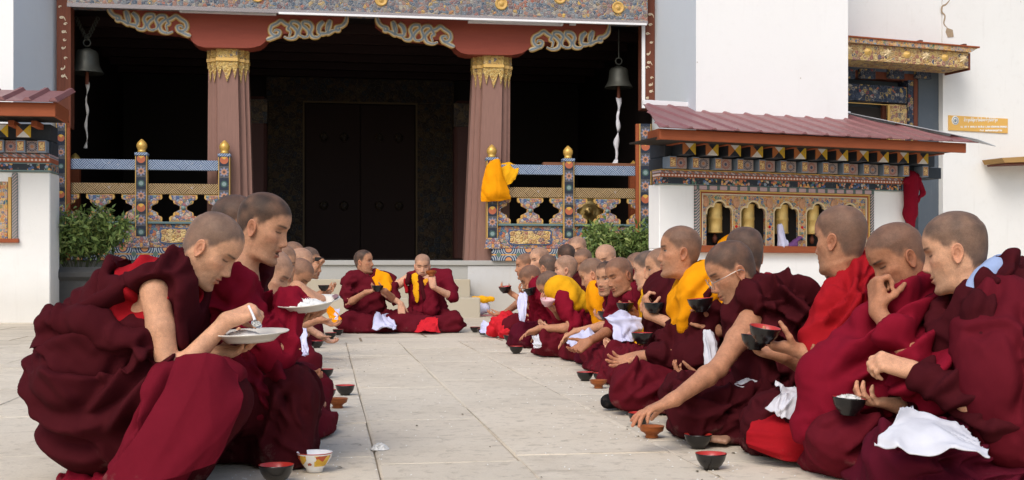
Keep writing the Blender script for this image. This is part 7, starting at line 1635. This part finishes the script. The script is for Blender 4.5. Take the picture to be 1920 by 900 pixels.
cloth_from('white_scarf', 'white scarf hanging in the middle prayer wheel niche', 'scarf', 'lilac', s1, nc(2,0,0,.1)-.35, nc(2,0,0,.1)+.35, .010, [dict(ph=side_phase((1,.3,.0)), f=22, a=.02, kind='valley', warp=.02)], 4)
def s2(fl): fl.cap(nc(2,.06,-.02,.02), nc(2,.20,-.03,.12), .05, .045, .03, squash=((0,0,1), 2.0)); fl.cap(nc(2,.04,-.03,.0), nc(2,.14,-.04,.02), .045, .03, .03)
cloth_from('purple_cloth', 'folded purple cloth lying on the niche sill', 'cloth', 'purplecloth', s2, nc(2,.1,0,.05)-.3, nc(2,.1,0,.05)+.3, .010, CR, 5)
def s3(fl): fl.cap(nc(0,.02,-.02,.02), nc(0,.14,-.02,.09), .05, .06, .03); fl.cap(nc(0,.14,-.02,.09), nc(0,.22,-.02,.02), .055, .05, .03)
cloth_from('orange_scarf', 'crumpled orange scarf on the sill of the leftmost niche', 'scarf', 'saffron', s3, nc(0,.1,0,.05)-.3, nc(0,.1,0,.05)+.3, .010, CR, 6)
# bundle on the step
st = fw(898, 590, -.5); bz_ = .275
def bun(fl): fl.ell(st*[1,1,0]+vec(0,0,.12), vec(.165,.15,.10), None, .03); fl.cap(st*[1,1,0]+vec(-.06,0,.18), st*[1,1,0]+vec(.08,0,.18), .05, .05, .05)
cloth_from('white_bundle', 'white cloth bundle standing at the foot of the platform', 'bundle', 'lilac', bun, st*[1,1,0]+vec(-.4,-.4,-.05), st*[1,1,0]+vec(.4,.4,.45), .012, CR, 7)
def scf(fl): fl.chain([st*[1,1,0]+vec(-.19,-.05,.22), st*[1,1,0]+vec(-.08,-.09,.245), st*[1,1,0]+vec(.06,-.08,.24), st*[1,1,0]+vec(.20,-.05,.25)], [.035,.04,.04,.03], .03)
cloth_from('yellow_scarf', 'yellow scarf laid over the white bundle by the steps', 'scarf', 'yellow', scf, st*[1,1,0]+vec(-.4,-.4,-.05), st*[1,1,0]+vec(.4,.4,.45), .010, CR, 8)
FAT = box('tray', FA, FA.uv(898,590,-.5)[0]-.21, FA.uv(898,590,-.5)[0]+.21, -.62, -.38, .0, .022, mat_plain('pink_tray', (.40,.16,.17), .5)); tag(FAT, 'flat pinkish tray under the white bundle', 'tray')
# gong, planks and ribbon behind the right balustrade
gx, gz = FA.uv(1104, 398, .35); tag(obj('gong', lathe([(.0,.05),(.03,.048),(.05,.02),(.10,.012),(.24,.006),(.25,-.02)], MAT['brass'], 30, 'gong'), FA.w(gx, .35, gz), 0, None, (math.radians(90), 0, FA.ang)), 'round brass gong hanging behind the right balustrade', 'gong')
pl = m_wood('plank_brown', (.20,.085,.045), .3, 5, 0)
for a, b, lab in (((1018,303), (1072,309), 'short brown plank lying on the blue rail left of the middle finial'), ((1075,308), (1195,318), 'long brown plank lying on the blue rail by the white ribbon')): x0, z0 = FA.uv(a[0], 311, .06); x1 = FA.uv(b[0], 311, .06)[0]; tag(box('plank', FA, x0, x1, .02, .16, ZP+1.447, ZP+1.495, pl), lab, 'plank')

# ---------------------------------------------------------------- planted bushes
def m_leaf():
    b = NB('leaf', .55, .3); oi = b.n('ShaderNodeNewGeometry'); r = oi.outputs['Random Per Island']; c = b.ramp(r, [(0,(.060,.105,.028)), (.4,(.13,.20,.052)), (.8,(.21,.29,.08)), (1,(.30,.34,.12))]); b.b.inputs['Transmission Weight'].default_value = 0.0; return b.out(c)
MAT['leaf'] = m_leaf(); MAT['stem'] = mat_plain('stem', (.07,.08,.03), .8)
def bush(label, c, rx, ry, z0, z1, n, seed, pot, ppx):
    rg = np.random.RandomState(seed); e = empty('potted_bush', (c[0], c[1], 0), label, 'plant'); V = []; F = []; SV = []; SF = []; cz = (z0+z1)/2; hz = (z1-z0)/2
    for s_ in range(46):
        a = rg.uniform(0, 6.28); r = rg.uniform(.25, 1)**.6; top = vec(c[0]+rx*r*math.cos(a), c[1]+ry*r*math.sin(a), cz+hz*rg.uniform(-.25, 1.0)*math.sqrt(max(0, 1-r*r*.75))); base = vec(c[0]+rx*.3*math.cos(a)*r, c[1]+ry*.3*math.sin(a)*r, z0-.05); mid = (base+top)/2+vec(0,0,.12)
        P = cr_interp(np.array([base, mid, top]), np.linspace(0, 2, 9)); b0 = len(SV)
        for q in P:
            for k in range(3): SV.append(q+.004*vec(math.cos(2.1*k), math.sin(2.1*k), 0))
        for i in range(8):
            for k in range(3): SF.append((b0+i*3+k, b0+i*3+(k+1)%3, b0+(i+1)*3+(k+1)%3, b0+(i+1)*3+k))
        for _ in range(n//46):
            t = rg.uniform(.30, 1.0); q = cr_interp(np.array([base, mid, top]), np.array([t*2]))[0]+rg.normal(0, .06, 3); d = nrm(rg.normal(0, 1, 3)+vec(0,0,-.15)); L = rg.uniform(.065, .13); w = L*rg.uniform(.13, .2); sd = nrm(np.cross(d, rg.normal(0, 1, 3))); nn = np.cross(d, sd); b0 = len(V)
            V += [q, q+d*L*.45+sd*w+nn*.004, q+d*L-nn*L*.12, q+d*L*.45-sd*w+nn*.004]; F.append((b0, b0+1, b0+2, b0+3))
    o = vec(c[0], c[1], 0); f = link_mesh('foliage', mesh_from('foliage', np.array(V)-o, F, MAT['leaf'], None, False), e); f['kind'] = 'stuff'; link_mesh('stems', mesh_from('stems', np.array(SV)-o, SF, MAT['stem']), e)
    if pot:
        w = pot; box('planter', FA, FA.uv(ppx[0], 540, -1.2)[0], FA.uv(ppx[1], 540, -1.2)[0], c[3]-.3, c[3]+.3, .0, z0-.02, MAT['pot'], e, .03); box('planter_rim', FA, FA.uv(ppx[0], 540, -1.2)[0]-.06, FA.uv(ppx[1], 540, -1.2)[0]+.06, c[3]-.36, c[3]+.36, z0-.19, z0-.05, MAT['pot'], e, .04)
    return e
x, z1 = FA.uv(148, 384, -1.1); q = FA.w(x, -1.1, 0); z0 = FA.uv(152, 498, -1.1)[1]; bush('bushy green plant in a dark stone planter beside the left pavilion', (q[0], q[1], 0, -1.1), .74, .42, z0, z1, 5200, 3, True, (108, 262))
x, z1 = FA.uv(1172, 412, -.9); q = FA.w(x, -.9, 0); z0 = FA.uv(1176, 500, -.9)[1]; bush('bushy green plant behind the right row below the balustrade', (q[0], q[1], 0, -.9), .72, .40, z0, z1, 5200, 5, True, (1120, 1230))

# ---------------------------------------------------------------- people
squat_front(); squat_second()
for f_ in (R_hood, R_mouth, R_away, R_peek, R_glasses, R_back, R_yellow): f_()
right_row(); left_row(); end_pair()

# ---------------------------------------------------------------- bowls, plates, cloths and crumbs
def bowl_mesh(kind):
    if kind == 'lacquer': prof = [(0,.002),(.018,.0),(.024,.0),(.024,.006),(.034,.014),(.044,.030),(.049,.048),(.050,.052)]; inn = [(.0475,.051),(.042,.032),(.030,.014),(0,.008)]; mo, mi = MAT['lac_black'], MAT['lac_red']
    elif kind == 'wood': prof = [(0,.0),(.022,0),(.026,.004),(.022,.012),(.030,.020),(.042,.026),(.045,.034),(.047,.044),(.049,.046)]; inn = [(.045,.045),(.038,.030),(0,.018)]; mo, mi = MAT['turned'], MAT['turned']
    elif kind == 'porc': prof = [(0,.0),(.026,0),(.027,.010),(.040,.024),(.052,.044),(.056,.060),(.057,.062)]; inn = [(.0545,.061),(.046,.040),(.03,.02),(0,.014)]; mo, mi = MAT['porcelain'], MAT['plastic']
    else: prof = [(0,0),(.020,0),(.022,.006),(.036,.018),(.046,.040),(.048,.050)]; inn = [(.046,.049),(.036,.022),(0,.010)]; mo, mi = MAT['pinkc'], MAT['pinkc']
    seg = 28; V = []; F = []; idx = []; pr = prof+inn
    for r, z in pr:
        for j in range(seg): a = 2*math.pi*j/seg; V.append((r*math.cos(a), r*math.sin(a), z))
    for i in range(len(pr)-1):
        for j in range(seg): F.append((i*seg+j, i*seg+(j+1)%seg, (i+1)*seg+(j+1)%seg, (i+1)*seg+j)); idx.append(0 if i < len(prof)-1 else 1)
    return py_mesh('bowl_'+kind, V, F, [mo, mi], True, idx)
MAT['lac_black'] = mat_plain('black_lacquer', (.010,.009,.009), .25, var=.1); MAT['lac_red'] = mat_plain('red_lacquer', (.42,.030,.022), .3); MAT['turned'] = m_wood('turned_wood', (.30,.085,.022), .3, 8, 2, .35); MAT['pinkc'] = mat_plain('pink_plastic', (.66,.40,.42), .4); MAT['plate'] = mat_plain('plate_white', (.74,.70,.62), .35); MAT['rice'] = mat_plain('cooked_rice', (.80,.79,.75), .6, var=.08, scale=90); MAT['spoon'] = mat_plain('white_spoon', (.72,.72,.74), .3)
def m_porc():
    b = NB('painted_porcelain', .25, .5); x, y, z = b.xyz(); th = b.math('ARCTAN2', y, x); v = b.vor(52, 'F1', b.comb(b.math('MULTIPLY', x, 1.0), y, z)); s = b.n('ShaderNodeSeparateColor'); b.nt.links.new(v.outputs['Color'], s.inputs[0]); pat = b.ramp(s.outputs[0], [(0,(.62,.36,.03)), (.45,(.70,.45,.05)), (.7,(.45,.08,.03)), (.88,(.74,.72,.66))], True)
    med = b.gt(b.math('COSINE', b.math('MULTIPLY', th, 4.0)), .55); pat = b.mix(med, pat, b.mix(b.lt(v.outputs['Distance'], .30), (.76,.74,.70), (.42,.10,.05))); band = b.math('MULTIPLY', b.gt(z, .020), b.lt(z, .055)); c = b.mix(band, (.78,.77,.75), pat); c = b.mix(b.gt(z, .0585), c, (.40,.06,.05)); return b.out(c)
MAT['porcelain'] = m_porc()
BOWL = {k: bowl_mesh(k) for k in ('lacquer', 'wood', 'porc', 'pink')}
def gd(py): return FPX*CAMH/(py-HOR)
def bowl(kind, px, py, label, d=None, s=1.0, tilt=(0,0), rice=False, z=None):
    """standing on the paving when d is None (py: its foot), else held at depth d (py: middle of the bowl)"""
    o = bpy.data.objects.new({'lacquer': 'lacquer_bowl', 'wood': 'wooden_bowl', 'porc': 'painted_bowl', 'pink': 'pink_bowl'}[kind], BOWL[kind]); COL.objects.link(o)
    if d is None: q = W(px, py, gd(py)); q[2] = 0.0
    else: q = W(px, py, d); q[2] -= .026*s
    o.location = tuple(q); o.scale = (s,s,s); o.rotation_euler = (math.radians(tilt[0]), math.radians(tilt[1]), px*.7)
    tag(o, label, 'bowl', 'food bowls')
    if rice: r = rice_heap('rice', .043, .014, 5); r.location = (0,0,.046); r.parent = o
    return o
def rice_heap(name, R, H, seed, mat='rice'):
    rg = np.random.RandomState(seed); V = []; F = []; n, m = 10, 26
    for i in range(n):
        r = R*i/(n-1)
        for j in range(m): a = 2*math.pi*j/m; V.append((r*math.cos(a), r*math.sin(a), H*(1-(i/(n-1))**2)+rg.normal(0, H*.10)*(i < n-1)))
    for i in range(n-1):
        for j in range(m): F.append((i*m+j, i*m+(j+1)%m, (i+1)*m+(j+1)%m, (i+1)*m+j))
    for _ in range(160):       # loose grains
        r, a = R*math.sqrt(rg.rand())*.95, rg.rand()*6.28; q = vec(r*math.cos(a), r*math.sin(a), H*(1-(r/R)**2)+.001); d = nrm(rg.normal(0,1,3))*.0035; s = nrm(np.cross(d, rg.normal(0,1,3)))*.0014; u = nrm(np.cross(d, s))*.0014; b0 = len(V); V += [q-d, q+s, q+u, q-s, q-u, q+d]
        F += [(b0, b0+1, b0+2, b0+2), (b0+5, b0+2, b0+1, b0+1)] if 0 else []; F += [(b0, b0+2, b0+5, b0+1), (b0, b0+3, b0+5, b0+2), (b0, b0+4, b0+5, b0+3), (b0, b0+1, b0+5, b0+4)]
    return link_mesh(name, mesh_from(name, V, F, MAT[mat], None, True))
def plate(label, px, py, d, R, tilt, printed=False):
    prof = [(0,.004),(R*.55,.003),(R*.60,.0),(R*.66,.006),(R*.80,.020),(R*.98,.026),(R,.029)]; inn = [(R*.985,.030),(R*.82,.025),(R*.66,.012),(R*.5,.009),(0,.009)]
    me = lathe(prof+inn, MAT['plate'], 40, 'plate'); o = obj('dinner_plate', me, W(px, py, d), 0, None, (math.radians(tilt[0]), math.radians(tilt[1]), 0)); tag(o, label, 'plate')
    if printed: 
        pr = mat_plain('plate_print', (.25,.12,.12), .4); V = []; F = []
        for i in range(9):
            a = -.55+i*.14
            for r in (R*.80, R*.955): V.append((r*math.cos(a), r*math.sin(a), .0265+.005*(r > R*.9)))
        F = [(2*i, 2*i+1, 2*i+3, 2*i+2) for i in range(8)]; q = link_mesh('rim_print', mesh_from('rim_print', V, F, pr), o); q.location = (0,0,.003)
    return o
pA = plate('white dinner plate of rice held by the front squatting monk', 469, 640, 3.69, .118, (3, -2)); rA = rice_heap('rice_portion', .070, .022, 3); rA.location = tuple(W(455, 634, 3.69)+vec(0,0,.0)); tag(rA, 'cooked white rice on the front monk\'s plate', 'rice')
pB = plate('white plate with a printed rim held by the second squatting monk', 578, 580, 4.02, .108, (9, -5), True); rB = rice_heap('rice_portion', .078, .026, 4); rB.location = tuple(W(573, 574, 4.02)); rB.rotation_euler = (math.radians(9),0,0); tag(rB, 'heap of white rice on the second monk\'s plate', 'rice')
def spoon():
    c = W(481, 608, 3.60); h = W(466, 573, 3.62); e = empty('spoon', c, 'white plastic spoon in the front monk\'s hand', 'spoon'); t = tube('handle', [h, W(474, 590, 3.61), W(478, 601, 3.60)], [.004,.004,.005], MAT['spoon'], None, 10, 6); attach(t, e)
    V = []; F = []; n, m = 5, 14
    for i in range(n):
        for j in range(m): r = i/(n-1); a = 2*math.pi*j/m; V.append((.015*r*math.cos(a), .013*r*math.sin(a), .022*r*math.sin(a)*0+.006*(r*r-1)))
    F = [(i*m+j, i*m+(j+1)%m, (i+1)*m+(j+1)%m, (i+1)*m+j) for i in range(n-1) for j in range(m)]; b = obj('spoon_bowl', py_mesh('spoon_bowl', V, F, MAT['spoon'], True), c, 0, e, (math.radians(40), math.radians(25), .3)); b.scale = (1.15,1.15,1.4)
    g = obj('grains', rice_heap('tmp', .012, .006, 8).data, c, 0, e, (math.radians(30), 0, 0)); bpy.data.objects.remove([q for q in bpy.data.objects if q.name.startswith('tmp')][0]); g['kind'] = 'stuff'
spoon()
# bowls on the ground, left row then right row, nearest first
bowl('lacquer', 518, 905, 'black lacquer bowl with red rim cut by the lower edge of the picture', s=1.05)
bowl('porc', 590, 884, 'white porcelain bowl with a yellow flower band near the squatting monks'); 
bowl('wood', 633, 765, 'amber wooden bowl beside the two black bowls on the left'); bowl('lacquer', 611, 750, 'black bowl touching the amber wooden bowl on the left'); bowl('lacquer', 647, 741, 'black bowl farthest into the aisle on the left')
bowl('lacquer', 610, 708, 'black bowl standing alone in the middle of the left row'); bowl('lacquer', 589, 707, 'black bowl half hidden by the robe of the second squatting monk'); bowl('lacquer', 575, 672, 'black bowl under a monk\'s hand in the left row')
for px, py, lab in ((594,652,'black bowl fourth from the far end of the left row'), (577,645,'black bowl beside a hand in the left row'), (620,635,'black bowl near the far end of the left row'), (634,628,'last black bowl of the left row'), (664,621,'black bowl before the monk with the orange cloth'), (704,621,'black bowl between the two monks at the end'), (757,621,'black bowl before the drinking monk at the end')): bowl('lacquer', px, py, lab, s=1.12)
bowl('lacquer', 1333, 880, 'black bowl with bright red inside nearest the camera on the right'); bowl('lacquer', 1309, 841, 'black bowl just behind the nearest one on the right'); bowl('wood', 1222, 821, 'amber footed wooden bowl by the reaching hand'); bowl('lacquer', 1200, 797, 'black bowl under the reaching hand')
bowl('lacquer', 1097, 714, 'black bowl left of the small reddish wooden bowl'); bowl('wood', 1122, 728, 'small reddish wooden bowl before the saffron shawled monk'); bowl('lacquer', 1128, 716, 'black bowl behind the small reddish wooden bowl')
for px, py, lab in ((968,663,'nearest of three black bowls grouped at the far right row'), (968,651,'middle of three black bowls grouped at the far right row'), (955,640,'farthest of three black bowls grouped at the far right row'), (905,627,'black bowl beside the white cloth at the row end'), (891,623,'leftmost black bowl at the far end of the right row'), (944,622,'black bowl behind the red cloth bundle')): bowl('lacquer', px, py, lab, s=1.12)
# bowls in hands
bowl('lacquer', 1430, 627, 'upper black bowl held over another by the red shirted monk', 4.10, 1.06, (4,-10)); bowl('lacquer', 1414, 642, 'lower black bowl held in the red shirted monk\'s other hand', 4.22, 1.0, (0,-6))
bowl('lacquer', 1590, 762, 'black bowl full of rice in the hooded monk\'s hand', 3.62, 1.0, (3,4), True)
bowl('lacquer', 1315, 572, 'black bowl raised on fingertips beside the saffron shawl', 5.37, 1.15, (0,5)); bowl('lacquer', 1204, 634, 'black bowl held low by the monk behind the saffron shawl', 6.75, 1.2); bowl('lacquer', 1226, 577, 'black bowl held under the chin beside the saffron shawl', 6.72, 1.12)
bowl('lacquer', 1172, 576, 'black bowl in the smiling monk\'s hand', 7.62, 1.1); bowl('lacquer', 1136, 591, 'black bowl held by the black haired monk', 8.25, 1.1); bowl('pink', 1026, 567, 'pale pink bowl at the bowed monk\'s mouth', 9.12, 1.15, (0,-12)); bowl('lacquer', 996, 547, 'black bowl at the lips of the drinking monk in the far row', 10.2, 1.15, (0,-14)); bowl('lacquer', 948, 543, 'black bowl raised by the farthest monk on the right', 11.75, 1.25, (0,8)); bowl('lacquer', 708, 541, 'black bowl in the hands of the monk with the orange cloth', 12.72, 1.25); bowl('wood', 809, 513, 'reddish wooden bowl at the lips of the monk at the end of the aisle', 12.86, 1.2, (-14,8)); bowl('lacquer', 607, 540, 'dark bowl in the folded hands of the farthest left monk', 11.9, 1.1)
ph = W(598, 486, 10.5); tag(obj('phone', box_mesh(.075, .012, .035, MAT['lac_black'], .003), ph, .3), 'small black phone held up in the left row', 'phone')
# napkins and cloths
def nap(label, mat, pts, rad, seed, name='napkin', h=.008, calm=1.0, squash=None):
    P = [W(*p) for p in pts]; c = np.mean(P, 0)
    def pr(fl):
        for i in range(len(P)-1): fl.cap(P[i], P[i+1], rad[i], rad[i+1], .02, squash=squash)
        fl.floor(.0)
    lo = np.min(P, 0)-.16; hi = np.max(P, 0)+.16; lo[2] = max(lo[2], -.03); sc = h/.008
    fo = [dict(ph=side_phase((.8,.45,.4)), f=26, a=.017*min(sc,1.5), kind='valley', warp=.05, wf=9, base=.5), dict(ph=side_phase((-.55,.4,.75)), f=30, a=.015*min(sc,1.5), kind='sharp', warp=.05, wf=11, base=.4), dict(ph=side_phase((.2,.9,-.5)), f=24, a=.014*min(sc,1.5), kind='sharp', warp=.05, wf=10, base=.3)]
    return cloth_from(name, label, 'cloth', mat, pr, lo, hi, h, fo, seed, sm=2, calm=calm)
def cloth(label, mat, rows, seed, amp=.016, freq=16, name='napkin', **kw):
    return sheet(name, label, 'cloth', mat, [[W(*q) for q in r] for r in rows], amp=amp, freq=freq, seed=seed, **kw)
cloth('large crumpled white napkin on the hooded monk\'s lap', 'white', [[(1640,834,3.15),(1700,840,3.10),(1770,848,3.07),(1856,864,3.07)], [(1662,800,3.19),(1715,790,3.20),(1775,806,3.18),(1840,828,3.18)], [(1698,774,3.28),(1735,766,3.32),(1775,782,3.30),(1820,796,3.30)]], 1, .030, 17)
cloth('white napkin on the knee of the red shirted monk', 'white', [[(1436,762,3.96),(1458,776,3.93),(1482,780,3.93),(1506,778,3.95)], [(1462,738,4.04),(1472,745,4.02),(1488,742,4.03),(1514,745,4.03)], [(1456,716,4.13),(1478,722,4.13),(1500,724,4.13),(1521,728,4.12)]], 2, .020, 18)
cloth('small white napkin between the spectacled monk\'s knees', 'white', [[(1378,720,4.55),(1396,724,4.52),(1416,722,4.54)], [(1384,712,4.6),(1400,708,4.62),(1420,714,4.6)]], 3, .016, 14)
cloth('white napkin hanging from the saffron shawled monk\'s lap', 'white', [[(1318,618,5.34),(1330,620,5.32),(1342,626,5.34)], [(1320,652,5.28),(1331,655,5.26),(1344,655,5.28)], [(1322,684,5.24),(1328,700,5.22),(1338,676,5.26)]], 4, .016, 14)
cloth('big pale lilac cloth held up by the smiling monk', 'lilac', [[(1133,594,7.48),(1160,585,7.42),(1186,588,7.40),(1214,600,7.46)], [(1146,612,7.40),(1166,614,7.34),(1188,612,7.34),(1206,618,7.40)], [(1156,652,7.34),(1170,640,7.32),(1184,640,7.34),(1198,634,7.38)]], 5, .045, 16)
cloth('white napkin on the knees of the monk with the orange shawl', 'lilac', [[(1062,645,8.2),(1082,654,8.15),(1104,656,8.15)], [(1070,632,8.32),(1092,630,8.32),(1118,634,8.3)], [(1084,622,8.42),(1100,620,8.44),(1120,624,8.42)]], 6, .035, 15)
cloth('white napkin on the bowed monk\'s knee', 'white', [[(1000,632,8.95),(1012,628,8.92)], [(1002,655,8.88),(1014,648,8.86)]], 7, .03, 12); cloth('white scarf end beside the monk drinking with both hands', 'lilac', [[(974,552,10.1),(990,552,10.05)], [(972,575,10.0),(990,578,9.95)], [(976,602,9.95),(984,604,9.93)]], 8, .03, 12)
cloth('white napkin on the ground near the red cloth bundle', 'lilac', [[(898,622,12.1),(918,624,12.0)], [(902,606,12.4),(920,606,12.4)]], 10, .04, 12, floor=0.0)
cloth('lilac white cloth on the ground between the two end monks', 'lilac', [[(696,612,12.62),(716,618,12.55),(742,616,12.6)], [(704,596,12.8),(722,602,12.75),(744,606,12.75)], [(706,588,12.95),(726,584,12.98),(736,590,12.95)]], 11, .06, 14, floor=0.0)
nap('bright red cloth bundle on the ground at the far right', 'scarlet', [(928,618,11.9), (945,602,11.9), (950,624,11.7)], [.06,.075,.07], 9, 'cloth_bundle', .012, 1.6); cloth('bright red cloth before the drinking monk at the end', 'scarlet', [[(776,620,12.55),(800,621,12.5),(826,619,12.55)], [(788,608,12.7),(804,600,12.72),(818,606,12.7)], [(792,604,12.8),(806,598,12.85),(816,602,12.82)]], 12, .05, 14, 'red_cloth', floor=0.0)
cloth('white napkin held in the left row beside the plate', 'lilac', [[(556,612,6.6),(572,614,6.58)], [(562,640,6.56),(578,640,6.54)], [(570,668,6.54),(580,664,6.53)]], 13, .03, 14)
cloth('white napkin at the far end of the left row', 'lilac', [[(622,578,12.0),(638,578,12.0)], [(618,600,11.9),(634,602,11.9)]], 14, .04, 12); cloth('orange bag strap on the ground at the far left row', 'saffron', [[(600,570,11.95),(612,568,12.0)], [(616,592,11.9),(628,584,11.95)], [(626,606,11.85),(640,602,11.9)]], 15, .04, 10, 'orange_strap')
pile = rice_heap('rice_pile', .034, .020, 21); q_ = W(712, 842, gd(842)); pile.location = (q_[0], q_[1], 0); tag(pile, 'small white heap of spilt rice on the paving', 'rice')
def scatter():
    rg = np.random.RandomState(6); V = []; F = []; V2 = []; F2 = []
    for k in range(1300):
        d = 3.2+rg.rand()**1.3*8.5; c0 = -.13*(d-4); side = rg.choice((-1, 1)); x = c0+side*(.75+.02*d)+rg.normal(0, .28) if rg.rand() < .8 else c0+rg.uniform(-.9, .9); leaf = rg.rand() < .09
        q = vec(x, d, .0025); a = rg.rand()*6.28; L = .0045 if not leaf else rg.uniform(.006, .016); w = .0022 if not leaf else L*.4; u = vec(math.cos(a), math.sin(a), 0); v = vec(-u[1], u[0], 0)
        VV, FF = (V2, F2) if leaf else (V, F); b0 = len(VV); VV += [q-u*L-vec(0,0,.002), q-v*w, q+u*L-vec(0,0,.002), q+v*w, q+vec(0,0,.0024 if not leaf else .0018)]; FF += [(b0, b0+1, b0+4, b0+4)] if 0 else []
        FF += [(b0, b0+1, b0+4), (b0+1, b0+2, b0+4), (b0+2, b0+3, b0+4), (b0+3, b0, b0+4)]
    a = link_mesh('rice_crumbs', mesh_from('rice_crumbs', V, F, MAT['rice'], None, False)); tag(a, 'white rice grains scattered over the paving', 'rice', None, 'stuff'); b = link_mesh('leaf_litter', mesh_from('leaf_litter', V2, F2, mat_plain('dry_leaf', (.10,.075,.035), .9, var=.4, scale=300), None, False)); tag(b, 'dry leaf bits scattered over the paving', 'leaves', None, 'stuff')
scatter()
